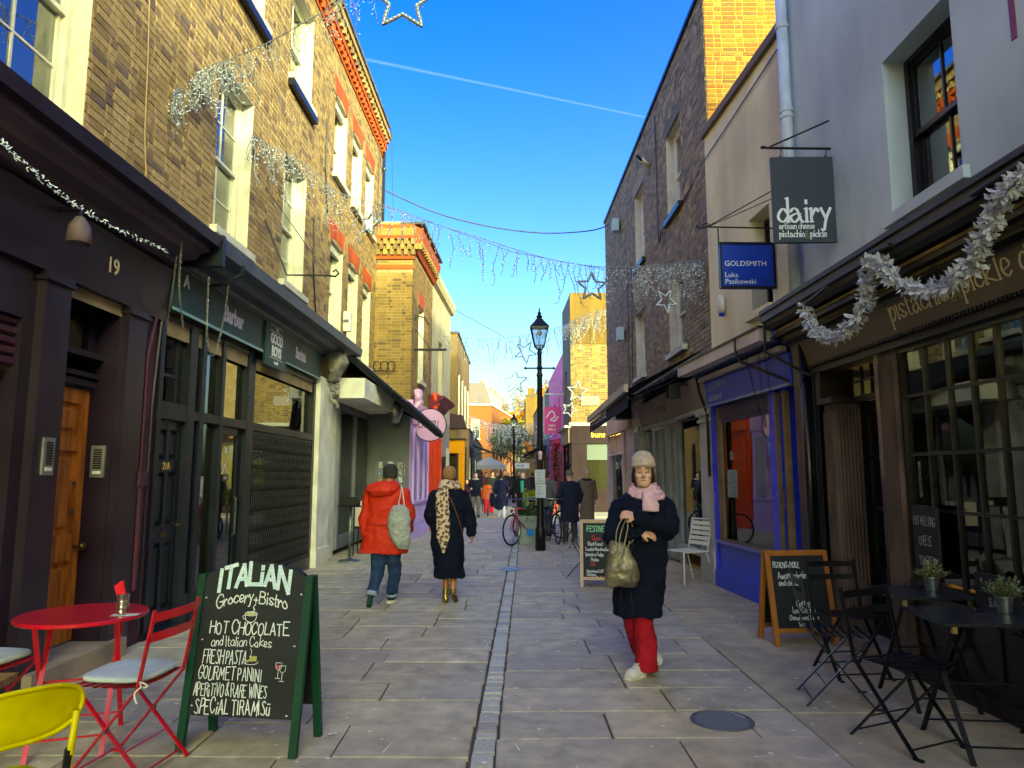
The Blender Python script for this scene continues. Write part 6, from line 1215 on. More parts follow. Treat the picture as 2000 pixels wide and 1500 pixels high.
# ============================================================ STREET FURNITURE
def leg_bar(parent, a, b, m, w_=.022, h_=.008, name='leg'):
    mb = MB(); mb.bar(a, b, w_, h_, up=(0, 1, 0)); return mb.build(name, m, parent)
def bistro_chair(label, m, group=None, cushion=None, name='bistro_chair', nsl=7):
    t = thing(name, label, 'chair', group=group)
    for s_ in (-1, 1):
        xo, xi = s_ * .200, s_ * .182
        mb = MB(); mb.bar((xo, .235, .84), (xo, .165, .45), .009, .026, up=(1, 0, 0)); mb.bar((xo, .165, .45), (xo, -.20, .0), .009, .026, up=(1, 0, 0)); mb.build('leg', m, t)
        mb = MB(); mb.bar((xi, -.19, .45), (xi, .23, .0), .009, .024, up=(1, 0, 0)); mb.build('leg', m, t)
        mb = MB(); mb.tube([(xo * .93, .005, .24), (xo * 1.05, .005, .24)], .01, 8); mb.build('rivet', M_STEEL, t)
        mb = MB(); mb.box(xo - .012, xo + .012, -.235, -.18, -.001, .012); mb.build('foot_cap', m, t)
    for p_, x_ in (((-.165, .04), .2), ((.19, .04), .182)):
        mb = MB(); mb.tube([(-x_, p_[0], p_[1]), (x_, p_[0], p_[1])], .006, 6); mb.build('stretcher', m, t)
    mb = MB(); mb.tube([(-.18, .10, .14), (.18, .10, .14)], .005, 6); mb.build('stretcher', m, t)
    sl = MB(); n = 6
    for i in range(n):
        x0, x1 = -.19 + .38 * i / n, -.19 + .38 * (i + 1) / n; z0, z1 = -.012 * math.sin(math.pi * i / n), -.012 * math.sin(math.pi * (i + 1) / n)
        sl.add([(x0, -.017, z0), (x1, -.017, z1), (x1, .017, z1), (x0, .017, z0), (x0, -.017, z0 - .006), (x1, -.017, z1 - .006), (x1, .017, z1 - .006), (x0, .017, z0 - .006)], [(0, 1, 2, 3), (7, 6, 5, 4), (0, 4, 5, 1), (3, 2, 6, 7)])
    me = sl.mesh('seat_slat', m)
    for i in range(nsl): share(me, 'seat_slat', t, Matrix.Translation((0, -.18 + i * .053, .462 - .008 * math.sin(math.pi * i / (nsl - 1)))))
    for z_, y_ in ((.80, .228), (.70, .212)):
        bs = MB(); n = 8; V = []
        for i in range(n + 1):
            x_ = -.205 + .41 * i / n; yy = y_ + .018 * math.sin(math.pi * i / n)
            V += [(x_, yy, z_ - .022), (x_, yy, z_ + .022), (x_, yy + .006, z_ - .022), (x_, yy + .006, z_ + .022)]
        F = []
        for i in range(n):
            a = 4 * i; F += [(a, a + 4, a + 5, a + 1), (a + 2, a + 3, a + 7, a + 6), (a + 1, a + 5, a + 7, a + 3), (a, a + 2, a + 6, a + 4)]
        bs.add(V, F); bs.build('back_slat', m, t)
    if cushion:
        mb = MB(); n = 8; 
        mb.loft([(0, -.01, .468, .17, .16, 0, .55), (0, -.01, .474, .195, .185, 0, .5), (0, -.01, .496, .198, .188, 0, .5), (0, -.01, .508, .175, .165, 0, .55)], 28)
        cu = mb.build('seat_cushion', cushion, t, smooth=True); cu.modifiers.new('s', 'SUBSURF').levels = 1
        mb = MB(); mb.tube(smoothpts([(.19, .16, .485), (.21, .19, .47), (.23, .17, .44), (.25, .2, .40)], 4), .004, 5); mb.tube(smoothpts([(.19, .16, .485), (.215, .2, .49), (.2, .22, .47), (.19, .19, .46)], 4), .004, 5); mb.build('tie', M_WHITE, cu)
    return t
M_RED = mat('red_gloss_metal', '#b80f2c', '#a60c28', rough=.3, scale=5, coat=.3); M_CUSH = mat('pale_grey_cushion', '#b4bcc0', '#a3abb0', rough=.95, scale=6, bump=.25, bscale=40)
rc = bistro_chair('red folding chair with pale grey tied cushion between the round table and the chalkboard', M_RED, cushion=M_CUSH); rc.location = (-2.02, 3.95, 0); rc.rotation_euler = (0, 0, R(-97))
rc2 = copy_tree(rc, (-3.02, 4.22, 0), R(80), 'red folding chair with pale cushion cut off by the left edge, by the pine door')
tb = thing('round_table', 'small round red metal table in front of the pine door', 'table', (-2.49, 4.26, 0), R(20))
mb = MB(); mb.lathe([(.0001, .712), (.32, .712), (.338, .702), (.343, .708), (.343, .722), (.336, .726), (.0001, .726)], n=56); mb.build('tabletop', M_RED, tb, smooth=False)
for s_ in (-1, 1):
    for a, b_ in (((-.17, .70), (.26, 0)), ((.17, .70), (-.26, 0))):
        mb = MB(); xx_ = s_ * (.20 if a[0] < 0 else .18); mb.bar((xx_, a[0], a[1]), (xx_, b_[0], b_[1]), .009, .026, up=(1, 0, 0)); mb.build('leg', M_RED, tb)
for y_ in (-.2, .2): mb = MB(); mb.tube([(-.2, y_, .1), (.2, y_, .1)], .006, 6); mb.build('stretcher', M_RED, tb)
mb = MB(); mb.tube([(-.2, 0, .355), (.2, 0, .355)], .007, 6); mb.build('stretcher', M_RED, tb)
cu = thing('cutlery_tin', 'shiny steel tin of cutlery and a folded red napkin standing on the round red table', 'tin', P(240, 1182, 4.30)); cu.location.z = .727
mb = MB(); mb.lathe([(.034, 0), (.034, .003), (.033, .01), (.034, .03), (.033, .035), (.034, .06), (.033, .065), (.034, .10), (.035, .103), (.031, .103), (.031, .01)], n=26); mb.build('tin', mat('ribbed_tin', '#b4aea8', rough=.18, metal=.95), cu, smooth=False)
mb = MB(); Mx = Matrix.Translation((-.005, 0, .09)) @ Matrix.Rotation(R(-22), 4, 'Y'); mb.prism([(-.03, 0), (.022, -.01), (.03, .085), (-.028, .07)], -.006, .006); mb.v = [tuple(Mx @ Vector(v)) for v in mb.v]; mb.build('napkin', mat('red_napkin', '#c4142a', rough=.9), cu)
mb = MB()
for i in range(3): mb.tube([(-.01 + i * .004, .01, .02), (-.045 + i * .018, .012, .155 + .01 * i)], .003, 5)
mb.build('cutlery', M_STEEL, cu)
cd_ = thing('paper_card', 'small pale printed card lying on the round red table', 'card', P(250, 1194, 4.2), R(8)); cd_.location.z = .7275; mb = MB(); mb.box(-.085, .06, -.03, .03, 0, .001); mb.build('card', mat('card_green_white', '#9fb5a8', '#d3d6cc', rough=.6, scale=18), cd_); mb = MB(); mb.box(-.06, -.01, -.015, .02, .0012, .0016); mb.build('print', mat('card_grey_print', '#5e7a70'), cd_)
bn = thing('wooden_topped_stool', 'low wooden topped stool on red legs at the left edge', 'stool', (-2.86, 3.72, 0), R(10))
mb = MB(); mb.bbox(-.3, .26, -.2, .2, .44, .475, .004); mb.build('tabletop', mat('pale_worn_wood', '#a07c54', '#7a5c3c', rough=.6, scale=3, stretch=(1, 9, 9)), bn)
for x_ in (-.2, .2):
    for a, b_ in ((-.15, .18), (.15, -.18)): mb = MB(); mb.bar((x_, a, .44), (x_, b_, 0), .009, .024, up=(1, 0, 0)); mb.build('leg', M_RED, bn)
# yellow chair
M_YEL = mat('yellow_painted_steel', '#c8bb0c', '#b5a808', rough=.35, scale=8, bump=.05, coat=.2)
yc = thing('yellow_folding_chair', 'yellow metal folding chair with a rounded back, seen from behind at the lower left corner', 'chair', (-1.81, 2.60, 0), R(-127)); yc.scale = (.95, .95, .95)
mb = MB(); n = 30; V = []; F = []
for k_ in range(2):
    for j in range(4):
        rr_ = (.001, .75, .96, 1.0)[j]
        for i in range(n):
            a = 6.283 * i / n; x_ = .215 * rr_ * math.copysign(abs(math.cos(a)) ** .75, math.cos(a)); zz = .095 * rr_ * math.copysign(abs(math.sin(a)) ** .8, math.sin(a)); V.append((x_, .21 + .035 * (1 - (x_ / .215) ** 2) + (.008 if k_ else 0) - (.008 if j == 3 else 0) + zz * .25, .765 + zz))
for k_ in range(2):
    for j in range(3):
        for i in range(n):
            a = k_ * 4 * n + j * n + i; b_ = k_ * 4 * n + j * n + (i + 1) % n; F.append((a, b_, b_ + n, a + n) if not k_ else (a + n, b_ + n, b_, a))
for i in range(n): F.append((3 * n + i, 3 * n + (i + 1) % n, 7 * n + (i + 1) % n, 7 * n + i))
mb.add(V, F); mb.build('backrest', M_YEL, yc, smooth=True)
mb = MB(); mb.tube([(.215 * math.copysign(abs(math.cos(6.283 * i / n)) ** .75, math.cos(6.283 * i / n)), .218 + .035 * (1 - math.cos(6.283 * i / n) ** 2) + .024 * math.sin(6.283 * i / n), .765 + .095 * math.copysign(abs(math.sin(6.283 * i / n)) ** .8, math.sin(6.283 * i / n))) for i in range(n)], .009, 6, closed=True); mb.build('rolled_rim', M_YEL, yc, smooth=True)
for s_ in (-1, 1):
    mb = MB(); mb.tube([(s_ * .19, .235, .74), (s_ * .195, .17, .45), (s_ * .2, -.22, 0)], .0125, 8); mb.build('leg', M_YEL, yc, smooth=True)
    mb = MB(); mb.tube([(s_ * .17, -.15, .44), (s_ * .175, .25, .0)], .0125, 8); mb.build('leg', M_YEL, yc, smooth=True)
    mb = MB(); mb.tube([(s_ * .19, .2, .60), (s_ * .19, .18, .50)], .0155, 8); mb.build('rubber_sleeve', M_BLACKP, yc)
mb = MB(); mb.loft([(0, -.02, .448, .2, .19, 0, .5), (0, -.02, .462, .2, .19, 0, .5)], 28); mb.build('seat', M_YEL, yc)
mb = MB(); mb.tube([(-.19, .1, .36), (.19, .1, .36)], .009, 8); mb.build('stretcher', M_YEL, yc)
# black chairs + tables
BC = 'black bistro chairs outside the dairy'
bc = bistro_chair('black slatted folding chair in front, turned towards the tables, nearest the manhole cover', M_BLACKP, BC); bc.location = (2.27, 4.30, 0); bc.rotation_euler = (0, 0, R(25))
copy_tree(bc, (2.22, 5.08, 0), R(78), 'black slatted folding chair whose back overlaps the PISTACHIO + PICKLE board')
copy_tree(bc, (2.92, 3.62, 0), R(170), 'black folding chair cut off by the right edge of the view')
copy_tree(bc, (2.62, 5.72, 0), R(5), 'black folding chair behind the far black table')
def sq_table(label, loc, rz, wx, wy):
    t = thing('square_table', label, 'table', loc, rz, group='black metal tables outside the dairy')
    mb = MB(); mb.bbox(-wx, wx, -wy, wy, .705, .725, .004); mb.build('tabletop', mat('black_steel_top', '#23262b', '#2c2f36', rough=.28, scale=3, metal=.3), t)
    for s_ in (-1, 1):
        for a, b_ in ((-.2, .27), (.2, -.27)):
            xx_ = s_ * (wx - .08 - (.018 if a > 0 else 0)); mb = MB(); mb.bar((xx_, a, .70), (xx_, b_, 0), .010, .028, up=(1, 0, 0)); mb.build('leg', M_BLACKP, t)
        mb = MB(); mb.box(s_ * (wx - .08) - .012, s_ * (wx - .08) + .012, -.215, -.185, .66, .70); mb.build('brass_hinge', mat('brass_fitting', '#b09a68', rough=.35, metal=.8), t)
    for y_ in (-.22, .22): mb = MB(); mb.tube([(-wx + .08, y_, .08), (wx - .08, y_, .08)], .006, 6); mb.build('stretcher', M_BLACKP, t)
    mb = MB(); mb.tube([(-wx + .08, .0, .35), (wx - .08, 0, .35)], .007, 6); mb.build('stretcher', M_BLACKP, t); return t
sq_table('far black steel table carrying the left potted plant', (2.83, 5.05, 0), R(-4), .29, .26)
sq_table('near black steel table carrying the right potted plant', (2.72, 4.20, 0), R(-6), .36, .26)
def pot_plant(label, loc, seed):
    t = thing('potted_plant', label, 'plant', loc); rn = random.Random(seed)
    mb = MB(); mb.lathe([(.035, 0), (.036, .004), (.048, .085), (.051, .088), (.051, .098), (.046, .098), (.043, .08)], n=28); mb.build('metal_pot', mat('galvanised_pot', '#8f999e', '#737c81', rough=.3, metal=.85, scale=20), t, smooth=False)
    mb = MB(); lb = MB()
    for i in range(46):
        a = rn.uniform(0, 6.283); e = rn.uniform(.15, 1.35); l_ = rn.uniform(.07, .13); d = Vector((math.cos(a) * math.cos(e), math.sin(a) * math.cos(e), math.sin(e))); p0 = Vector((rn.uniform(-.02, .02), rn.uniform(-.02, .02), .085)); mb.tube([p0, p0 + d * l_], .0016, 3)
        for k_ in range(9):
            c_ = p0 + d * l_ * (.25 + .8 * k_ / 9); a2 = rn.uniform(0, 6.283); u_ = (d + Vector((math.cos(a2), math.sin(a2), rn.uniform(-.3, .8))) * .9).normalized(); s_ = u_.cross(Vector((0, 0, 1)));
            if s_.length < .1: continue
            s_.normalize(); L_ = rn.uniform(.018, .032); w_ = L_ * .28; up_ = s_.cross(u_) * L_ * .12; lb.tint = rn.uniform(.01, .99)
            lb.add([c_, c_ + u_ * L_ * .5 + s_ * w_ + up_, c_ + u_ * L_, c_ + u_ * L_ * .5 - s_ * w_ + up_], [(0, 1, 2), (0, 2, 3)])
    mb.build('stems', mat('plant_stem', '#4a4a30'), t); lb.build('leaves', MATS['sage_leaf'], t, kind='stuff'); return t
tintmat('sage_leaf', [(0, '#4f5c3c'), (.4, '#66724e'), (.7, '#7f8a62'), (1, '#a39a6c')], grain=40, gamt=.2, bump=0)
g1 = P(1820, 1140, 5.05); pot_plant('sage green plant in a galvanised pot on the far black table', (g1.x, 5.05, .726), 1)
g1 = P(1972, 1183, 4.26); pot_plant('sage green plant in a galvanised pot on the near black table', (g1.x - .03, 4.26, .726), 2)
# ---- A-boards
def aboard(name, label, loc, rz, W, H, spread, frame, arch=0., back=True, bottom=.2, side=None):
    t = thing(name, label, 'sign board', loc, rz); th = math.atan2(spread - .02, H)
    T = Matrix.Translation((0, -spread, 0)) @ Matrix.Rotation(-th, 4, 'X'); Ls = H / math.cos(th)
    T2 = Matrix.Translation((0, spread, 0)) @ Matrix.Rotation(th, 4, 'X')
    for M_, nm in ((T, 'front'), (T2, 'rear')):
        for s_ in (-1, 1):
            mb = MB(); mb.box(s_ * W / 2 - .022, s_ * W / 2 + .022, -.016, .016, 0, Ls, M_); mb.build('post', (side or frame) if nm == 'rear' else frame, t)
        mb = MB(); top = [(W / 2 - .022, Ls - .02)]
        if arch: top = [((W / 2 - .022) * math.cos(a), Ls - .03 + arch * math.sin(a)) for a in [math.pi * i / 16 for i in range(17)]]
        else: top = [(W / 2 - .022, Ls - .03), (-W / 2 + .022, Ls - .03)]
        mb.prism([(-W / 2 + .022, bottom), (W / 2 - .022, bottom)] + top, -.006, .008); mb.v = [tuple(M_ @ Vector(v)) for v in mb.v]; bd = mb.build('board', M_BOARD, t)
        if not arch: mb = MB(); mb.box(-W / 2 + .022, W / 2 - .022, -.014, .014, Ls - .045, Ls, M_); mb.build('rail', frame, t); mb = MB(); mb.box(-W / 2 + .022, W / 2 - .022, -.014, .014, bottom - .04, bottom, M_); mb.build('rail', frame, t)
    return t, T, Ls
def chalk(t, T, fn, m, name='chalk_writing'):
    mb = MB(); fn(mb); mb.v = [tuple(T @ Vector(v)) for v in mb.v]; return mb.build(name, m, t)
M_BG = mat('bottle_green_wood', '#0e3d2c', '#0b3325', rough=.45, scale=4, bump=.1)
ib, T, Ls = aboard('green_chalkboard', 'green framed A-board with arched top reading ITALIAN Grocery + Bistro', (-1.49, 4.28, 0), R(-8), .66, .94, .17, M_BG, arch=.10, bottom=.19)
random.seed(5)
Z0 = .19
def W1(mb):
    cv = lambda X: .075 * (1 - (X / .28) ** 2)
    write(mb, 'ITALiAN', 0.0, Z0 + .635, .118, .19, y=-.009, cond=.82, gap=1.4, center=True, wob=.03, curve=cv)
chalk(ib, T, W1, mat('pale_blue_chalk_bold', '#a9c4d0', '#cfdde4', rough=.9, scale=25, stretch=(1, 1, 6)))
def W2(mb):
    cv = lambda X: .05 * (1 - (X / .25) ** 2)
    write(mb, 'Grocery+Bistro', 0, Z0 + .56, .068, .1, y=-.009, cond=.80, gap=1.3, center=True, wob=.06, curve=cv)
    write(mb, 'HOT CHOCOLATE', -.24, Z0 + .435, .066, .1, y=-.009, cond=.72, gap=1.5, wob=.06); write(mb, 'and Italian Cakes', -.22, Z0 + .37, .052, .085, y=-.009, cond=.74, gap=1.4, wob=.08)
    write(mb, 'FRESH PASTA', -.26, Z0 + .275, .07, .075, y=-.009, cond=.42, gap=2.1, wob=.05); write(mb, 'GOURMET PANINI', -.275, Z0 + .19, .066, .08, y=-.009, cond=.52, gap=2.2, wob=.06)
    write(mb, 'APERiTiVO & RARE WINES', -.29, Z0 + .105, .064, .075, y=-.009, cond=.42, gap=2.0, wob=.07); write(mb, 'SPECiAL TIRAMIS^', -.27, Z0 + .015, .072, .085, y=-.009, cond=.52, gap=2.2, wob=.08)
chalk(ib, T, W2, M_CHALK)
def Wcup(mb):
    c = (.0, Z0 + .525); ribbon(mb, [(c[0] - .035, c[1] + .02)] + [(c[0] + .035 * math.cos(a), c[1] + .02 - .045 * abs(math.sin(a)) ** .7) for a in [math.pi + math.pi * i / 12 for i in range(13)]], .004, -.0095)
    ribbon(mb, [(c[0] + .037 * math.cos(a), c[1] + .022 + .011 * math.sin(a)) for a in [6.283 * i / 20 for i in range(21)]], .004, -.0096); ribbon(mb, [(c[0] - .036, c[1] + .015), (c[0] - .05, c[1] + .008), (c[0] - .045, c[1] - .006), (c[0] - .03, c[1] - .008)], .004, -.0095)
    ribbon(mb, [(p_.x, p_.y) for p_ in smoothpts([(c[0] + .005, c[1] + .03, 0), (c[0] + .018, c[1] + .045, 0), (c[0] + .008, c[1] + .055, 0), (c[0] + .02, c[1] + .075, 0)], 5)], .005, -.0095)
    for (x_, z_) in ((.2, Z0 + .27), (.225, Z0 + .255)):
        ribbon(mb, [(x_ - .018, z_ + .02), (x_ - .016, z_ - .005), (x_, z_ - .02), (x_ + .016, z_ - .005), (x_ + .018, z_ + .02), (x_ - .018, z_ + .02)], .003, -.0097); ribbon(mb, [(x_, z_ - .02), (x_, z_ - .06)], .003, -.0097); ribbon(mb, [(x_ - .014, z_ - .061), (x_ + .014, z_ - .061)], .003, -.0097)
    c = (.03, Z0 + .305); ribbon(mb, [(c[0] + .045 * math.cos(a), c[1] - .014 + .016 * math.sin(a)) for a in [math.pi + math.pi * i / 12 for i in range(13)]], .003, -.0095); ribbon(mb, [(c[0] - .004, c[1] + .01), (c[0] + .0, c[1] + .04), (c[0] - .01, c[1] + .055)], .003, -.0095)
    for x_, z_ in ((-.29, Z0 + .63), (.29, Z0 + .66), (.28, Z0 + .38), (-.28, Z0 + .4), (.275, Z0 + .02), (-.29, Z0 + .05)): ribbon(mb, [(x_ - .003, z_), (x_ + .003, z_)], .007, -.0095)
chalk(ib, T, Wcup, M_CHALK, 'chalk_drawing')
def Wcol(mb):
    c = (.0, Z0 + .547); mb.add([(c[0] + .03 * math.cos(a), -.0092, c[1] + .008 * math.sin(a)) for a in [6.283 * i / 16 for i in range(16)]], [tuple(range(16))])
    c = (.03, Z0 + .30); rn = random.Random(2); pts = [(c[0] + rn.uniform(-.036, .036), c[1] + rn.uniform(-.012, .02), 0) for i in range(26)]; ribbon(mb, [(p_.x, p_.y) for p_ in smoothpts(pts, 4)], .0045, -.0094)
chalk(ib, T, Wcol, M_CHALKY, 'chalk_drawing')
chalk(ib, T, lambda mb: mb.add([(.184, -.0094, Z0 + .278), (.187, -.0094, Z0 + .262), (.2, -.0094, Z0 + .253), (.205, -.0094, Z0 + .262), (.206, -.0094, Z0 + .278)][::-1], [(0, 1, 2, 3, 4)]), M_CHALKR, 'chalk_drawing')
M_PALEW = mat('pale_pine_frame', '#c9b094', '#b59a7c', rough=.6, scale=4, stretch=(1, 1, .3)); M_REDW = mat('dark_red_frame_side', '#5e2a22', rough=.6)
fb, T, Ls = aboard('festive_chalkboard', 'pale framed A-board reading FESTIVE with red cocoa heading, behind the woman in pink scarf', (1.30, 10.1, 0), R(-6), .66, .90, .17, M_PALEW, bottom=.14, side=M_REDW)
chalk(fb, T, lambda mb: write(mb, 'FESTIVE', -.25, .75, .075, .17, y=-.009, cond=.62, gap=1.6), M_CHALKG)
def W3(mb):
    for t_, x_, z_, h_ in (('Blackforest', -.24, .56, .05), ('Toasted Marshmallow', -.28, .49, .045), ('Speculoos Fudge', -.28, .42, .045), ('Praline', -.2, .35, .045), ('Caramel', .05, .30, .045), ('Toffee', .05, .25, .04), ('Gingerbread 3.50', -.26, .20, .04), ('Cinnamon', -.26, .155, .04)): write(mb, t_, x_, z_, h_, .13, y=-.009, cond=.62, gap=1.5, wob=.06)
chalk(fb, T, W3, M_CHALK)
def W4(mb):
    write(mb, 'Cocoa', -.18, .635, .055, .13, y=-.009, cond=.62, wob=.06); write(mb, 'Hot', -.2, .29, .05, .13, y=-.009, cond=.6, wob=.06)
chalk(fb, T, W4, M_CHALKR)
def W5(mb):
    rn = random.Random(8)
    for i in range(9): cx_, cz_ = -.24 + i * .03 * 1.9, .165 + rn.uniform(-.01, .01) - .0; mb.add([(cx_ + .022 * math.cos(a) * rn.uniform(.7, 1.2), -.0095 - .0002 * i, cz_ - .03 + .02 * math.sin(a)) for a in [6.283 * k_ / 9 for k_ in range(9)]], [tuple(range(9))])
o = chalk(fb, T, W5, M_CHALKR, 'chalk_flower_border'); o.location = (0, 0, 0)
chalk(fb, T, lambda mb: [mb.add([(x_ + .03 * math.cos(a), -.012, .1365 + .012 * math.sin(a)) for a in [6.283 * k_ / 8 for k_ in range(8)]], [tuple(range(8))]) for x_ in (-.13, .02, .17)], M_CHALKG, 'chalk_leaf_border')
M_ORW = mat('orange_pine_frame', '#a5692f', '#8a5424', rough=.5, scale=4, stretch=(1, 1, .3), bump=.1)
pb, T, Ls = aboard('pine_chalkboard', 'orange pine A-board reading PISTACHIO + PICKLE beside the blue shopfront', (2.64, 6.80, 0), R(6), .56, .82, .17, M_ORW, bottom=.15)
def W6(mb):
    for t_, x_, z_, h_, c_ in (('PISTACHIO + PICKLE', -.235, .68, .05, .44), ('Award winning', -.2, .585, .06, .66), ('and cheese', -.2, .52, .055, .62), ('Coffee', -.06, .34, .05, .7), ('Iced Coffee', -.1, .28, .05, .7), ('Cheese board & wine', -.14, .22, .042, .6), ('Soup', -.06, .165, .04, .6)): write(mb, t_, x_, z_, h_, .1, y=-.009, cond=c_, gap=1.4, wob=.07)
chalk(pb, T, W6, M_CHALK)
# ---- white slatted cafe chair
wc = thing('white_slatted_chair', 'white metal slatted chair against the light grey pilaster', 'chair', (2.50, 10.45, 0), R(-62))
M_WM = mat('white_chair_metal', '#d2cfc8', rough=.4)
for i in range(6): mb = MB(); mb.box(-.2, .2, -.2 + i * .07, -.155 + i * .07, .44, .452); mb.build('seat_slat', M_WM, wc)
for i in range(5): mb = MB(); mb.box(-.19, .19, .235 + i * .018, .245 + i * .018, .52 + i * .07, .572 + i * .07); mb.build('back_slat', M_WM, wc)
mb = MB(); mb.tube(smoothpts([(-.2, -.22, .44), (-.21, .2, .44), (-.2, .24, .5), (-.2, .33, .85), (-.17, .34, .88), (.17, .34, .88), (.2, .33, .85), (.2, .24, .5), (.21, .2, .44), (.2, -.22, .44)], 4), .011, 7); mb.build('frame', M_WM, wc, smooth=True)
for a, b_ in (((-.2, -.21, .44), (-.22, -.23, 0)), ((.2, -.21, .44), (.22, -.23, 0)), ((-.2, .2, .44), (-.24, .34, 0)), ((.2, .2, .44), (.24, .34, 0))): mb = MB(); mb.tube([a, b_], .011, 7); mb.build('leg', M_WM, wc)
bk = thing('folded_black_chair', 'black folding chair half hidden behind the FESTIVE board', 'chair', (1.02, 10.9, 0), R(80)); 
for a, b_ in (((-.18, -.2, .45), (-.18, .2, 0)), ((.18, -.2, .45), (.18, .2, 0)), ((-.2, .24, .82), (-.2, -.2, 0)), ((.2, .24, .82), (.2, -.2, 0))): leg_bar(bk, a, b_, M_BLACKP)
for i in range(5): mb = MB(); mb.box(-.19, .19, -.18 + i * .075, -.14 + i * .075, .45, .458); mb.build('seat_slat', M_BLACKP, bk)
for z_ in (.7, .79): mb = MB(); mb.box(-.2, .2, .2, .208, z_ - .02, z_ + .02); mb.build('back_slat', M_BLACKP, bk)
# ---- bar table, black box, postcards
g1 = G(682, 1096); bt = thing('bar_table', 'tall chrome stemmed round table beside the off-white shop', 'table', (g1.x, g1.y, 0))
mb = MB(); mb.lathe([(.0001, .955), (.24, .955), (.25, .965), (.24, .975), (.0001, .975)], n=30); mb.build('tabletop', M_BLACKP, bt); mb = MB(); mb.tube([(0, 0, .03), (0, 0, .955)], .025, 12); mb.build('stem', M_STEEL, bt, smooth=True); mb = MB(); mb.lathe([(.2, 0), (.19, .02), (.05, .04), (.03, .07)], n=24); mb.build('base', M_STEEL, bt, smooth=True)
bx = thing('black_speaker_box', 'black box standing on the tall round table', 'speaker', (g1.x, g1.y, .976)); mb = MB(); mb.bbox(-.17, .17, -.1, .1, 0, .15, .008); mb.build('case', M_BLACKP, bx); mb = MB(); mb.box(-.15, .15, -.104, -.1, .02, .13); mb.build('grille', M_IRON, bx); 
cb = thing('card_block', 'small white card block on the tall round table', 'card', (g1.x + .2, g1.y, .976)); mb = MB(); mb.box(-.02, .05, -.04, .04, 0, .08); mb.build('card', M_WHITE, cb)
g2 = Vector((-2.82, 14.0, 0)); pr = thing('print_browser', 'black framed rack of upright prints behind the red coat', 'rack', g2)
for x_ in (-.2, .2):
    for y_ in (-.2, .2): mb = MB(); mb.box(x_ - .012, x_ + .012, y_ - .012, y_ + .012, 0, .95); mb.build('leg', M_BLACKP, pr)
for i in range(8): mb = MB(); mb.box(-.19, .19, -.18 + i * .045, -.175 + i * .045, .55, 1.0); mb.build('print', mat(('cream_print', 'pink_print', 'grey_print', 'white_print')[i % 4], ('#cfc4b0', '#c79c94', '#9a9a9c', '#d4d2cc')[i % 4], rough=.6), pr)
pc = thing('postcard_spinner', 'wire postcard spinner full of cards against the grey wall', 'postcard rack', (-2.62, 15.4, 0))
mb = MB(); mb.tube([(0, 0, 0), (0, 0, 1.75)], .02, 8); mb.build('stem', M_STEEL, pc); mb = MB(); mb.lathe([(.25, 0), (.24, .02), (.03, .04)], n=20); mb.build('base', M_BLACKP, pc)
cms = [mat('postcard_' + n_, a_, b_, rough=.5, scale=22) for n_, a_, b_ in (('grey', '#b5b8bc', '#5a5e66'), ('white', '#d8d8d4', '#8a8680'), ('blue', '#a8b4c0', '#44506a'), ('sand', '#c4b49a', '#6a5a48'))]
for j in range(5):
    for i in range(8):
        a = i * .785 + .2; M_ = Matrix.Translation((.3 * math.cos(a), .3 * math.sin(a), 1.05 + j * .155)) @ Matrix.Rotation(a + math.pi / 2, 4, 'Z'); mb = MB(); mb.box(-.055, .055, -.003, .003, 0, .13, M_); mb.build('postcard', cms[(i + j * 3) % 4], pc)
mb = MB()
for j in range(6): mb.tube([(.3 * math.cos(k_ * .3927), .3 * math.sin(k_ * .3927), 1.03 + j * .155) for k_ in range(16)], .004, 4, closed=True)
mb.build('wire_frame', M_STEEL, pc)
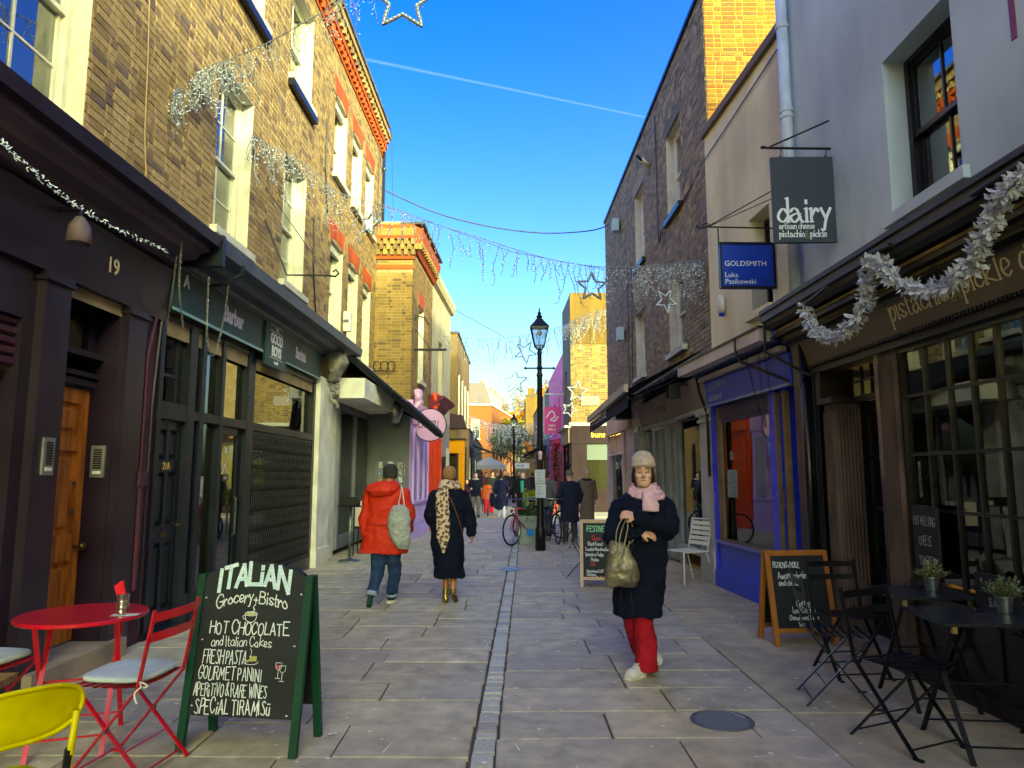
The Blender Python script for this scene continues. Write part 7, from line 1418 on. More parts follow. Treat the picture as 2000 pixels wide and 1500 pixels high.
# ---- lamp posts
def lamp_post(label, loc, papers=False):
    t = thing('street_lamp', label, 'street lamp', loc, group='Victorian style street lamps')
    mb = MB(); mb.lathe([(.105, 0), (.105, .42), (.085, .46), (.075, .55), (.062, 1.2), (.055, 3.55), (.07, 3.6), (.05, 3.66), (.045, 4.05), (.06, 4.08), (.04, 4.12), (.035, 4.18)], n=20); mb.build('post', M_IRON, t, smooth=True)
    mb = MB(); mb.tube([(-.3, 0, 3.75), (.3, 0, 3.75)], .018, 8); mb.ball((-.3, 0, 3.75), .03); mb.ball((.3, 0, 3.75), .03); mb.lathe([(.04, 3.7), (.075, 3.75), (.04, 3.8)], n=12); mb.build('ladder_bar', M_IRON, t)
    fr = MB(); zb, zt, wb, wt = 4.22, 4.62, .10, .18
    cr = [(-1, -1), (1, -1), (1, 1), (-1, 1)]
    for sx, sy in cr: fr.bar((sx * wb, sy * wb, zb), (sx * wt, sy * wt, zt), .016, .016); fr.bar((0, 0, 4.1), (sx * wb, sy * wb, zb), .014, .014)
    for k_ in range(4):
        a, b_ = cr[k_], cr[(k_ + 1) % 4]
        for w_, z_ in ((wb, zb), (wt, zt)): fr.bar((a[0] * w_, a[1] * w_, z_), (b_[0] * w_, b_[1] * w_, z_), .022, .022)
    ln = fr.build('lantern_frame', M_IRON, t)
    for k_ in range(4):
        a, b_ = cr[k_], cr[(k_ + 1) % 4]; e = .97; mb = MB(); mb.quad((a[0] * wb * e, a[1] * wb * e, zb), (b_[0] * wb * e, b_[1] * wb * e, zb), (b_[0] * wt * e, b_[1] * wt * e, zt), (a[0] * wt * e, a[1] * wt * e, zt)); mb.build('pane', M_GLASS, ln)
    mb = MB(); V = [(sx * .2, sy * .2, zt) for sx, sy in cr] + [(sx * .085, sy * .085, 4.76) for sx, sy in cr]; mb.add(V, [(0, 1, 5, 4), (1, 2, 6, 5), (2, 3, 7, 6), (3, 0, 4, 7), (4, 5, 6, 7), (3, 2, 1, 0)]); mb.lathe([(.085, 4.76), (.09, 4.79), (.05, 4.82), (.07, 4.86), (.03, 4.9), (.045, 4.93), (.012, 4.97), (.02, 4.99), (.003, 5.06)], n=14); mb.build('lantern_roof', M_IRON, t)
    mb = MB(); mb.ball((0, 0, 4.5), .05, sz=1.3); mb.build('bulb', M_WHITE, t)
    if papers:
        for i, (z_, d_) in enumerate(((1.35, 0), (1.06, .01))):
            mb = MB(); mb.box(-.11 + d_, .10 + d_, -.085, -.083, z_, z_ + .28); pp = mb.build('notice_sheet', mat('notice_paper', '#b9c0cc', '#a5adba', rough=.7, scale=6), t)
            mb = MB(); rn = random.Random(i)
            for k_ in range(7): mb.box(-.08 + d_, -.08 + d_ + rn.uniform(.05, .15), -.0862, -.0858, z_ + .03 + k_ * .033, z_ + .038 + k_ * .033)
            mb.build('printed_lines', mat('print_grey', '#5d6575'), pp)
        mb = MB(); mb.ball((.0, -.1, 1.95), .05, sz=1.4); mb.ball((0, -.1, 1.87), .045); mb.build('small_figure_sticker', mat('pink_white_plastic', '#c9a9b0'), t)
    return t
lamp_post('tall black street lamp with two white notices taped to it', (.58, 14.77, 0), True)
lamp_post('smaller looking black street lamp far down the street', (.1, 39.8, 0))
# ---- planter and bicycles
pl_ = thing('planter_box', 'pale grey-green planter with a bicycle stencil and a blue round emblem', 'planter', (.36, 16.3, 0), R(3))
mb = MB(); mb.loft([(0, 0, 0, .23, .23, math.pi / 4 * 0, .25), (0, 0, .62, .27, .27, 0, .25)], 32); mb.build('box', mat('planter_grey_green', '#8d9a94', '#7d8a84', rough=.7, scale=4), pl_)
mb = MB(); mb.add([(.085 * math.cos(a) + .03, -.268, .3 - .04 + .085 * math.sin(a)) for a in [6.283 * k_ / 24 for k_ in range(24)]], [tuple(range(24))]); mb.build('emblem', mat('emblem_blue', '#1878c8', rough=.5), pl_)
mb = MB()
for x_ in (-.06, .08): mb.tube([(x_ + .035 * math.cos(6.283 * k_ / 14), -.272, .49 + .035 * math.sin(6.283 * k_ / 14)) for k_ in range(14)], .003, 4, closed=True)
mb.tube([(-.06, -.273, .49), (-.02, -.273, .54), (.05, -.273, .54), (.08, -.273, .49)], .003, 4); mb.tube([(-.02, -.273, .54), (.01, -.273, .49), (.05, -.273, .54)], .003, 4); mb.build('bicycle_stencil', M_IRON, pl_)
lb = MB(); rn = random.Random(6)
for i in range(900):
    c_ = Vector((rn.gauss(0, .13), rn.gauss(0, .13), .66 + abs(rn.gauss(0, .08)) - (.1 if rn.random() < .2 else 0))); lb.tint = rn.uniform(.01, .99); n_ = Vector((rn.uniform(-1, 1), rn.uniform(-1, 1), rn.uniform(0, 1))).normalized(); s1 = n_.orthogonal().normalized() * .028; s2 = n_.cross(s1); lb.add([c_ - s1, c_ + s2, c_ + s1, c_ - s2], [(0, 1, 2, 3)])
lb.build('ivy_leaves', tintmat('ivy_green', [(0, '#24351c'), (.5, '#385028'), (1, '#567034')], grain=20, bump=0), pl_, kind='stuff')
def bike(label, loc, rz, m, group='bicycles leaning at the planter', basket=False):
    t = thing('bicycle', label, 'bicycle', loc, rz, group)
    for y_ in (-.52, .52):
        w_ = MB(); w_.tube([(0, y_ + .32 * math.cos(6.283 * k_ / 28), .34 + .32 * math.sin(6.283 * k_ / 28)) for k_ in range(28)], .018, 7, closed=True); wh_ = w_.build('wheel', M_BLACKP, t, smooth=True)
        w_ = MB(); w_.tube([(0, y_ + .3 * math.cos(6.283 * k_ / 28), .34 + .3 * math.sin(6.283 * k_ / 28)) for k_ in range(28)], .008, 5, closed=True)
        for k_ in range(18): a = 6.283 * k_ / 18; w_.tube([(.02 * (1 if k_ % 2 else -1), y_, .34), (0, y_ + .3 * math.cos(a), .34 + .3 * math.sin(a))], .0016, 3)
        w_.build('rim', M_STEEL, wh_)
    mb = MB(); bb_, seat, hd1, hd2, ra, fa_ = (0, .08, .3), (0, .22, .82), (0, -.34, .82), (0, -.38, .62), (0, .52, .34), (0, -.52, .34)
    for a, b_, r_ in ((bb_, seat, .016), (bb_, hd2, .018), ((0, .2, .72), hd1, .015), (hd1, hd2, .02), (bb_, ra, .01), ((0, .21, .76), ra, .009)): mb.tube([a, b_], r_, 8)
    mb.build('frame', m, t, smooth=True); mb = MB()
    for s_ in (-1, 1): mb.tube([hd2, (s_ * .05, -.42, .58), (s_ * .05, -.52, .34)], .011, 6)
    mb.build('fork', m, t); mb = MB(); mb.tube([hd1, (0, -.33, .98)], .013, 6); mb.tube(smoothpts([(-.3, -.2, .98), (-.22, -.32, 1.0), (0, -.36, .99), (.22, -.32, 1.0), (.3, -.2, .98)], 4), .012, 6); mb.build('handlebar', M_STEEL, t)
    mb = MB(); mb.tube([seat, (0, .24, .92)], .013, 6); mb.build('seat_post', M_STEEL, t); mb = MB(); mb.loft([(0, .26, .92, .03, .08, 0), (0, .27, .95, .07, .12, 0), (0, .27, .97, .05, .1, 0)], 12); mb.build('saddle', M_BLACKP, t)
    mb = MB(); M_ = Matrix.Rotation(math.pi / 2, 4, 'Y'); mb.lathe([(.0001, -.01), (.09, -.01), (.09, .0), (.0001, 0)], (.04, .08, .3), 20, M=M_); mb.tube([(-.08, .08, .3), (.08, .08, .3)], .01, 6); mb.bar((.07, .08, .3), (.07, .2, .19), .012, .02); mb.bar((-.07, .08, .3), (-.07, -.04, .41), .012, .02); mb.build('crank', M_STEEL, t)
    for s_, y_, z_ in ((1, .2, .19), (-1, -.04, .41)): mb = MB(); mb.box(s_ * .08, s_ * .17, y_ - .04, y_ + .04, z_ - .01, z_ + .01); mb.build('pedal', M_BLACKP, t)
    return t
M_PNK = mat('magenta_bike_paint', '#a83a66', rough=.3); M_DBL = mat('black_blue_bike_paint', '#1d2a44', rough=.3)
bike('magenta framed bicycle leaning against the planter with its front wheel towards us', (.30, 16.05, 0), R(-36), M_PNK)
bike('dark bicycle on the far side of the lamp post', (.93, 16.4, 0), R(9), M_DBL)
bike('dark bicycle with a red tyre cap behind the planter', (.75, 17.2, 0), R(-60), M_IRON)
op = thing('yellow_green_plant', 'bright yellow green bush behind the planter box', 'plant', (.52, 18.4, 0)); mb = MB(); mb.tube([(0, 0, 0), (0, 0, .9)], .02, 5); mb.build('stem', M_STEP, op)
lb = MB()
for i in range(500):
    c_ = Vector((rn.gauss(0, .11), rn.gauss(0, .11), .95 + rn.gauss(0, .1))); lb.tint = rn.uniform(.01, .99); n_ = Vector((rn.uniform(-1, 1), rn.uniform(-1, 1), rn.uniform(0, 1))).normalized(); s1 = n_.orthogonal().normalized() * .03; s2 = n_.cross(s1); lb.add([c_ - s1, c_ + s2, c_ + s1, c_ - s2], [(0, 1, 2, 3)])
lb.build('leaves', tintmat('lime_leaf', [(0, '#6f8a20'), (.5, '#93a82c'), (1, '#b5b43c')], grain=20, bump=0), op, kind='stuff')
for (x_, y_, lab) in ((1.62, 28.6, 'terracotta flower pot by the pink garland'),):
    t = thing('terracotta_pot', lab, 'pot', (x_, y_, 0)); mb = MB(); mb.lathe([(.17, 0), (.22, .45), (.25, .46), (.25, .54), (.2, .54)], n=22); mb.build('pot', mat('terracotta_red', '#b04a2a', rough=.7), t); mb = MB(); mb.lathe([(.0001, .5), (.2, .5)], n=16); mb.build('soil', M_JOINT, t)
t = thing('white_hanging_sign', 'white rectangular hanging sign near the far street lamp', 'sign', P(1006, 915, 40)); mb = MB(); mb.box(0, .8, -.03, .03, 0, .3); mb.build('board', M_LETW, t); mb = MB(); write(mb, 'VINTAGE', .08, .1, .1, .14, y=-.035, cond=.8); mb.build('lettering', M_IRON, t); mb = MB(); mb.tube([(.4, 0, .3), (.4, 0, .6), (1.6, 0, .6)], .02, 5); mb.build('bracket', M_IRON, t)
t = thing('star_plaque', 'small dark plaque with a yellow star under the far awning', 'sign', P(1016, 888, 38)); mb = MB(); mb.box(0, .4, -.03, .03, 0, .4); mb.build('board', M_BLACKP, t); mb = MB(); mb.add([(.2 + (.15 if k_ % 2 == 0 else .06) * math.sin(k_ * .6283), -.035, .2 + (.15 if k_ % 2 == 0 else .06) * math.cos(k_ * .6283)) for k_ in range(10)], [tuple(range(10))[::-1]]); mb.build('star', M_GOLD, t); mb = MB(); mb.tube([(.2, 0, .4), (1.2, 0, .6)], .02, 5); mb.build('bracket', M_IRON, t)
t = thing('orange_sign', 'small orange box sign high over the far right shops', 'sign', P(1025, 880, 46)); mb = MB(); mb.box(0, .5, -.1, .1, 0, .55); mb.build('case', mat('sign_orange', '#d87a20'), t); mb = MB(); mb.tube([(.5, 0, .3), (1.5, 0, .3)], .03, 5); mb.build('bracket', M_IRON, t)
t = thing('market_gazebo', 'white market gazebo at the far end of the street', 'gazebo', (-2.0, 50, 0))
mb = MB(); V = [(-.8, -1.2, 2.2), (1.6, -1.2, 2.2), (1.6, 1.2, 2.2), (-.8, 1.2, 2.2), (.4, 0, 2.8)]; mb.add(V, [(0, 1, 4), (1, 2, 4), (2, 3, 4), (3, 0, 4)]); mb.quad((-.8, -1.2, 1.9), (1.6, -1.2, 1.9), (1.6, -1.2, 2.2), (-.8, -1.2, 2.2)); mb.build('canopy', mat('gazebo_white', '#8c8c92', rough=.8), t)
for x_, y_ in ((-.8, -1.2), (1.6, -1.2), (1.6, 1.2), (-.8, 1.2)): mb = MB(); mb.tube([(x_, y_, 0), (x_, y_, 2.2)], .03, 5); mb.build('leg', M_WHITE, t)
sc_ = thing('red_suitcase', 'red upright wheeled suitcase standing by the far crossing', 'suitcase', (-.92, 28.4, 0), R(5)); mb = MB(); mb.bbox(-.19, .19, -.13, .13, .06, .58, .03); mb.build('shell', mat('crimson_case', '#a80f2e', rough=.5), sc_)
for s_ in (-1, 1): mb = MB(); mb.tube([(s_ * .08, .1, .55), (s_ * .08, .1, .98)], .01, 6); mb.build('handle_rod', M_STEEL, sc_); mb = MB(); mb.lathe([(.03, -.015), (.03, .015)], (s_ * .14, 0, .03), 10, M=Matrix.Rotation(math.pi / 2, 4, 'Y')); mb.build('wheel', M_BLACKP, sc_)
mb = MB(); mb.tube([(-.08, .1, .98), (.08, .1, .98)], .014, 6); mb.build('handle', M_BLACKP, sc_)
og = thing('orange_stand', 'bright orange folded cloth stand behind the red suitcase', 'stall', (-1.1, 30.5, 0)); mb = MB(); mb.loft([(0, 0, .5, .2, .12, 0), (0, 0, .9, .25, .15, 0), (.05, 0, 1.1, .15, .12, 0)], 12); mb.build('cloth', mat('orange_cloth', '#9a4420', rough=.9), og); 
for x_ in (-.15, .15): mb = MB(); mb.tube([(x_, 0, 0), (x_, 0, .55)], .02, 5); mb.build('leg', M_IRON, og)
pm = thing('pram', 'dark pushchair with four wheels at the far crossing', 'pushchair', (-.62, 26.9, 0), R(180)); mb = MB(); mb.loft([(0, 0, .35, .18, .25, 0), (0, .05, .6, .22, .32, 0), (0, .15, .85, .2, .2, 0)], 12); mb.build('seat', mat('pram_navy', '#1a2038', rough=.8), pm)
for x_ in (-.28, .28):
    for y_ in (-.35, .35):
        mb = MB(); mb.tube([(x_, y_ + .13 * math.cos(6.283 * k_ / 14), .15 + .13 * math.sin(6.283 * k_ / 14)) for k_ in range(14)], .018, 5, closed=True); mb.build('wheel', M_BLACKP, pm)
    mb = MB(); mb.tube([(x_, .35, .15), (x_ * .8, 0, .5), (x_ * .8, -.4, 1.0)], .014, 5); mb.tube([(x_, -.35, .15), (x_ * .8, 0, .5)], .014, 5); mb.build('frame', M_STEEL, pm)
mb = MB(); mb.tube([(-.22, -.4, 1.0), (.22, -.4, 1.0)], .016, 6); mb.build('handle', M_BLACKP, pm)
# ============================================================ PEOPLE
def capsule(mb, pts, rs, n=10):
    pts = [Vector(p) for p in pts]; mb.tube(pts, rs, n)
    for p_, r_ in zip(pts, rs): mb.ball(p_, r_ * 1.0, n, 6)
def hand(mb, wrist, d, palm_n, s=1., curl=.5, thumb=1):
    """palm and five bent fingers: d points along the hand, palm_n is the palm's normal"""
    d = Vector(d).normalized(); nrm = Vector(palm_n); nrm = (nrm - d * nrm.dot(d)).normalized(); sd = d.cross(nrm).normalized()
    w_ = Vector(wrist)
    for k_ in (-1.5, -.5, .5, 1.5): mb.tube([w_ + sd * k_ * .011 * s, w_ + d * .085 * s + sd * k_ * .021 * s], [.017 * s, .0125 * s], 8)
    for k_, l_ in ((-1.5, .062), (-.5, .073), (.5, .076), (1.5, .068)):
        p0 = w_ + d * .083 * s + sd * k_ * .0215 * s; a = curl
        d1 = (d * math.cos(a * .7) + nrm * math.sin(a * .7)); p1 = p0 + d1 * l_ * .45 * s; d2 = (d * math.cos(a * 1.7) + nrm * math.sin(a * 1.7)); p2 = p1 + d2 * l_ * .32 * s; d3 = (d * math.cos(a * 2.5) + nrm * math.sin(a * 2.5)); p3 = p2 + d3 * l_ * .25 * s
        mb.tube([p0 - d * .01, p1, p2, p3], [.0105 * s, .0098 * s, .009 * s, .0075 * s], 8)
    t0 = w_ + d * .025 * s + sd * thumb * .028 * s; t1 = t0 + (d * .6 + sd * thumb * .7 + nrm * .3).normalized() * .038 * s; t2 = t1 + (d * .9 + sd * thumb * .1 + nrm * .5).normalized() * .032 * s
    mb.tube([t0, t1, t2], [.015 * s, .012 * s, .009 * s], 8)
def head(mb, c, rz, s=1., face=True):
    """c is the head centre; the face looks along -y turned by rz"""
    M_ = Matrix.Translation(c) @ Matrix.Rotation(rz, 4, 'Z'); t = MB()
    prof = [(-.118, .030, .030, -.055), (-.108, .045, .048, -.045), (-.085, .056, .068, -.030), (-.055, .064, .082, -.014), (-.02, .071, .091, 0), (.02, .075, .096, .004), (.055, .073, .094, .006), (.085, .062, .08, .008), (.108, .04, .054, .01), (.118, .012, .016, .012)]
    t.loft([(0, y_, z_, rx, ry, 0, .95) for z_, rx, ry, y_ in prof], 24)
    if face:
        t.tube([(0, -.088, .012), (0, -.101, -.012), (0, -.114, -.034), (0, -.103, -.042)], [.008, .010, .0135, .009], 8); t.ball((-.011, -.099, -.037), .009); t.ball((.011, -.099, -.037), .009)
        t.tube([(-.05, -.074, .022), (-.028, -.087, .03), (0, -.089, .024), (.028, -.087, .03), (.05, -.074, .022)], .009, 6)
        t.tube([(-.028, -.083, -.065), (0, -.095, -.062), (.028, -.083, -.065)], .0085, 6); t.ball((0, -.083, -.098), .022)
        t.ball((-.038, -.066, -.03), .026); t.ball((.038, -.066, -.03), .026)
    for s_ in (-1, 1): t.tube([(s_ * .073, .005, -.03), (s_ * .08, .012, 0), (s_ * .078, .016, .025)], [.008, .012, .01], 6)
    mb.add([M_ @ (Vector(v) * s) for v in t.v], t.f)
def shoe(mb, heel, toe, s=1., w_=.045, h_=.07):
    heel, toe = Vector(heel), Vector(toe); d = toe - heel
    mb.tube([heel, heel + d * .25, heel + d * .55, heel + d * .85, toe], [w_ * .8, w_ * .95, w_ * 1.0, w_ * .95, w_ * .6], 12)
    mb.tube([heel + Vector((0, 0, h_ * .4)) + d * .08, heel + Vector((0, 0, h_)) + d * .12], [w_ * .95, w_ * .85], 12); mb.tube([heel + Vector((0, 0, h_ * .6)) + d * .2, heel + d * .6 + Vector((0, 0, h_ * .15))], [w_ * .8, w_ * .75], 10)
SKIN = mat('skin_light', '#d2a690', '#c49580', rough=.5, scale=9, bump=.05); SKIN2 = mat('skin_warm', '#b07a58', '#a56e4e', rough=.5, scale=9, bump=.05)
M_NAVYC = mat('navy_wool', '#0c1122', '#10162a', rough=.95, scale=40, bump=.3, bscale=300, spec=.15)
M_HAIR = mat('dark_brown_hair', '#1c1310', '#2a1d17', rough=.6, scale=30, stretch=(6, 6, 1), bump=.4)
# ---------------------------------------------------------------- woman walking towards us
YB = 5.75
wo = thing('person', 'woman in navy coat, pink scarf and red trousers walking towards us with folded arms', 'person', (1.04, YB, 0))
def Q(px_, py_, dy=0.): return P(px_, py_, YB + dy)
def ring(pl, pr, py_, dy, ry, rot=0, pw=.9, Y=None):
    a, b_ = P(pl, py_, (Y or YB) + dy), P(pr, py_, (Y or YB) + dy); return ((a.x + b_.x) / 2, (Y or YB) + dy, a.z, (b_.x - a.x) / 2, ry, rot, pw)
hc = Q(1256, 922, -.02); mb = MB(); head(mb, hc, R(-9), 1.0)
mb.tube([Q(1258, 935, .03), Q(1256, 985, .06)], [.056, .062], 12)
mb.loft([ring(1225, 1290, 1190, .03, .11), ring(1215, 1300, 1110, .02, .12), ring(1222, 1292, 1040, .03, .10), ring(1208, 1302, 985, .04, .10), ring(1235, 1275, 962, .05, .06)], 20)
hipL, hipR = Q(1268, 1110, .03), Q(1236, 1110, .03)
capsule(mb, [Q(1248, 1110, 0), Q(1258, 1210, -.04), Q(1262, 1290, -.10)], [.075, .05, .035]); capsule(mb, [Q(1240, 1110, .03), Q(1240, 1205, .08), Q(1258, 1275, .22)], [.075, .05, .033])
shR, shL = Q(1212, 985, .04), Q(1298, 985, .04)
hR, hL = Q(1262, 1040, -.22), Q(1226, 1006, -.26)
capsule(mb, [shR, Q(1194, 1048, -.04), Q(1250, 1040, -.20)], [.05, .042, .03]); capsule(mb, [shL, Q(1312, 1040, -.02), Q(1243, 1009, -.25)], [.05, .042, .03])
hand(mb, Q(1250, 1040, -.20), Q(1268, 1040, -.2) - Q(1250, 1040, -.20) + Vector((.0, -.01, -.015)), (0, .5, -.8), .92, .45, -1)
hand(mb, Q(1243, 1009, -.25), Q(1222, 1004, -.25) - Q(1243, 1009, -.25), (-.1, .7, -.6), .9, .6, 1)
shoe(mb, Q(1254, 1310, -.08), Q(1232, 1318, -.18), w_=.026, h_=.05)
blob(mb, 'body', SKIN, wo, voxel=.0055, smooth=3)
# trousers
M_REDT = mat('red_wool_trousers', '#a30a26', '#8f0820', rough=.9, scale=14, bump=.15)
mb = MB(); fa2 = G(1262, 1318); 
mb.loft([(Q(1263, 1298, -.10).x, YB - .10, .045, .082, .10, 0, .8), (Q(1262, 1270, -.09).x, YB - .09, .14, .078, .095, 0, .8), (Q(1258, 1220, -.04).x, YB - .03, .36, .082, .092, 0), (Q(1252, 1160, 0).x, YB, .6, .095, .1, 0), (Q(1248, 1110, 0).x, YB, .8, .12, .12, 0)], 20)
mb.loft([(Q(1257, 1285, .22).x, YB + .22, .075, .072, .09, 0, .8), (Q(1244, 1240, .14).x, YB + .14, .26, .085, .09, 0), (Q(1236, 1190, .06).x, YB + .07, .46, .09, .095, 0), (Q(1240, 1120, 0).x, YB + .02, .78, .11, .11, 0)], 20)
blob(mb, 'trousers', M_REDT, wo, voxel=.010, smooth=5, disp=[(.12, .035), (.05, .012)])
# coat
mb = MB()
mb.loft([ring(1199, 1292, 1201, .02, .165, 0, .8), ring(1200, 1295, 1160, .02, .165, 0, .85), ring(1204, 1300, 1110, .02, .165), ring(1207, 1302, 1060, .02, .16), ring(1206, 1303, 1020, .02, .15), ring(1203, 1304, 990, .03, .14), ring(1212, 1299, 972, .04, .125), ring(1232, 1280, 955, .05, .09)], 28)
capsule(mb, [Q(1212, 988, .04), Q(1199, 1018, -.0), Q(1195, 1048, -.04)], [.072, .072, .072], 14); capsule(mb, [Q(1195, 1048, -.04), Q(1222, 1046, -.14), Q(1246, 1041, -.19)], [.072, .062, .055], 14)
capsule(mb, [Q(1299, 988, .04), Q(1308, 1018, .0), Q(1307, 1038, -.04)], [.072, .075, .075], 14); capsule(mb, [Q(1307, 1036, -.04), Q(1278, 1024, -.16), Q(1248, 1012, -.23)], [.075, .07, .062], 14)
mb.bar(Q(1212, 1205, -.155), Q(1216, 1070, -.15), .03, .02)
blob(mb, 'coat', M_NAVYC, wo, voxel=.010, smooth=4, disp=[(.16, .05), (.06, .018)])
mb = MB(); mb.tube(smoothpts([Q(1236, 1060, -.165), Q(1228, 1110, -.17), Q(1232, 1160, -.165), Q(1238, 1200, -.16)], 5), .004, 4); mb.build('coat_edge', mat('coat_edge_navy', '#1d2436', rough=.8), wo, world=True)
# scarf: wound folds plus hanging end
M_SCF = mat('pale_pink_knit', '#dcb4c2', '#d0a4b4', rough=.95, scale=20, bump=.4, bscale=120)
mb = MB(); hx_ = Q(1257, 950, .04)
for i, (dz, rr_, r_) in enumerate(((.04, .084, .016), (.018, .1, .021), (-.01, .114, .022), (-.042, .121, .023), (-.072, .114, .02))):
    mb.tube([(hx_.x + .005 * i + rr_ * 1.08 * math.cos(a), hx_.y - .01 + rr_ * .95 * math.sin(a), hx_.z - .03 + dz - .02 * math.sin(a + .3) * -1 - .012 * math.sin(a * 2 + i)) for a in [6.283 * k_ / 22 for k_ in range(22)]], r_, 8, closed=True)
mb.loft([(Q(1268, 985, -.1).x, YB - .16, Q(1268, 997, 0).z, .064, .018, 0), (Q(1268, 985, -.1).x, YB - .16, Q(1268, 984, 0).z, .068, .026, 0), (Q(1266, 970, -.1).x, YB - .15, Q(1266, 970, 0).z, .052, .03, 0), (Q(1264, 958, -.1).x, YB - .11, Q(1264, 958, 0).z, .045, .03, 0)], 14)
blob(mb, 'scarf', M_SCF, wo, voxel=.005, smooth=1, disp=[(.05, .012), (.02, .004)])
# hair, hat, face details
mb = MB(); MH = Matrix.Translation(hc) @ Matrix.Rotation(R(-9), 4, 'Z')
hh = MB()
for s_ in (-1, 1): hh.tube([(s_ * .060, -.052, .05), (s_ * .074, -.036, .0), (s_ * .078, -.020, -.05), (s_ * .08, -.01, -.085)], [.014, .017, .018, .013], 8)
hh.loft([(0, .04, -.09, .07, .05, 0), (0, .035, -.04, .08, .07, 0), (0, .03, .02, .082, .08, 0)], 16)
mb.add([MH @ Vector(v) for v in hh.v], hh.f); blob(mb, 'hair', M_HAIR, wo, voxel=.007, smooth=2)
hh = MB(); hh.loft([(0, .03, -.03, .085, .07, 0), (0, .02, .015, .090, .088, 0), (0, .006, .045, .096, .108, 0), (0, .008, .08, .099, .111, 0), (0, .014, .112, .091, .102, 0), (.0, .022, .140, .072, .083, 0), (0, .028, .162, .05, .06, 0), (0, .03, .172, .02, .028, 0)], 26); hh.tube([(.092 * math.cos(a), .008 + .106 * math.sin(a), .046 + .012 * math.sin(a) * -1) for a in [6.283 * k_ / 26 for k_ in range(26)]], .012, 8, closed=True)
hh.tube([(s__ * .085, .02, .04) for s__ in (1, 1.0)] + [(.086, .015, -.02), (.08, .0, -.06)], [.014, .014, .012, .006], 8); hh.tube([(-.085, .02, .04), (-.088, .015, -.02), (-.082, .0, -.06)], [.014, .012, .006], 8)
mb = MB(); mb.add([MH @ Vector(v) for v in hh.v], hh.f); blob(mb, 'knitted_hat', mat('oatmeal_knit', '#b8a898', '#a89888', rough=.95, scale=30, bump=.3, bscale=140), wo, voxel=.006, smooth=3)
def facebits(parent, MH, s=1., brow=M_HAIR, lips='#8f4a42', closed=True):
    a = MB(); 
    for s_ in (-1, 1): a.tube([MH @ (Vector((s_ * .047, -.083, .026)) * s), MH @ (Vector((s_ * .03, -.097, .033)) * s), MH @ (Vector((s_ * .014, -.0985, .029)) * s)], .0032 * s, 5)
    a.build('eyebrows', brow, parent, world=True)
    a = MB()
    for s_ in (-1, 1):
        a.tube([MH @ (Vector((s_ * .045, -.079, .000)) * s), MH @ (Vector((s_ * .03, -.090, -.004)) * s), MH @ (Vector((s_ * .017, -.088, .000)) * s)], .0030 * s, 5)
    a.build('eyelids', mat('lash_dark', '#120c0a'), parent, world=True)
    a = MB(); a.tube([MH @ (Vector((-.023, -.090, -.0665)) * s), MH @ (Vector((-.008, -.101, -.063)) * s), MH @ (Vector((0, -.102, -.0645)) * s), MH @ (Vector((.008, -.101, -.063)) * s), MH @ (Vector((.023, -.090, -.0665)) * s)], [.002 * s, .0045 * s, .0045 * s, .0045 * s, .002 * s], 6); a.build('lips', mat('lips_' + lips[1:], lips, rough=.5), parent, world=True)
facebits(wo, MH)
mb = MB(); shoe(mb, Q(1256, 1311, -.07), Q(1227, 1321, -.205), w_=.052, h_=.085); mb.v = [(x, y, max(z, .006)) for x, y, z in mb.v]
so = blob(mb, 'shoe', mat('white_leather', '#cfcdc8', '#bdbab4', rough=.4, scale=12), wo, voxel=.007, smooth=3)
mb = MB()
for k_ in range(4): c_ = Q(1247 - k_ * 4.2, 1299 + k_ * 3.4, -.155); mb.tube([c_ + Vector((-.022, .01, 0)), c_ + Vector((0, -.012, .012)), c_ + Vector((.022, .0, 0))], .0035, 5)
mb.build('laces', M_WHITE, so, world=True)
mb = MB(); c0_ = Vector(so.location); mb.loft([(Q(1241, 1321, -.14).x, YB - .14, .0, .105, .046, R(35), .8), (Q(1241, 1321, -.14).x, YB - .14, .022, .105, .046, R(35), .8)], 20); mb.build('sole', M_WHITE, so, world=True)
mb = MB(); shoe(mb, (Q(1274, 1290, .25).x, YB + .27, .07), (Q(1288, 1290, .2).x - .02, YB + .12, .05), w_=.048); blob(mb, 'shoe', MATS['white_leather'], wo, voxel=.008, smooth=3)
# handbag
hb = thing('handbag', 'bronze grey slouchy tote bag hanging from the folded arm of the woman', 'handbag', Q(1216, 1146, -.2))
M_BAG = mat('bronze_coated_cloth', '#8a8068', '#5f5a50', rough=.4, scale=7, metal=.35, bump=.4, bscale=18)
mb = MB(); yb = YB - .20
def br_(pl, pr, py_, ry, dy=0): a, b_ = P(pl, py_, yb), P(pr, py_, yb); return ((a.x + b_.x) / 2, yb + dy, a.z, (b_.x - a.x) / 2, ry, R(-12), .7)
mb.loft([br_(1186, 1240, 1146, .05), br_(1183, 1249, 1134, .075), br_(1184, 1247, 1110, .08), br_(1187, 1236, 1085, .06), br_(1190, 1226, 1066, .035), br_(1194, 1216, 1058, .02)], 24)
blob(mb, 'bag_body', M_BAG, hb, voxel=.008, smooth=2, disp=[(.07, .03), (.03, .01)])
M_STRAP = mat('tan_strap', '#b5a888', '#9a8e70', rough=.5)
for off, dx in ((-.03, 0), (.02, 9)):
    mb = MB(); mb.tube(smoothpts([P(1203 + dx * .5, 1068, yb + off), P(1204 + dx, 1040, yb + off), P(1212 + dx, 1018, yb + off - .01), P(1222 + dx * .8, 1012, yb + off - .01), P(1226 + dx, 1030, yb + off), P(1218 + dx, 1068, yb + off)], 6), .008, 6, ry=.004); mb.build('strap', M_STRAP, hb, world=True)
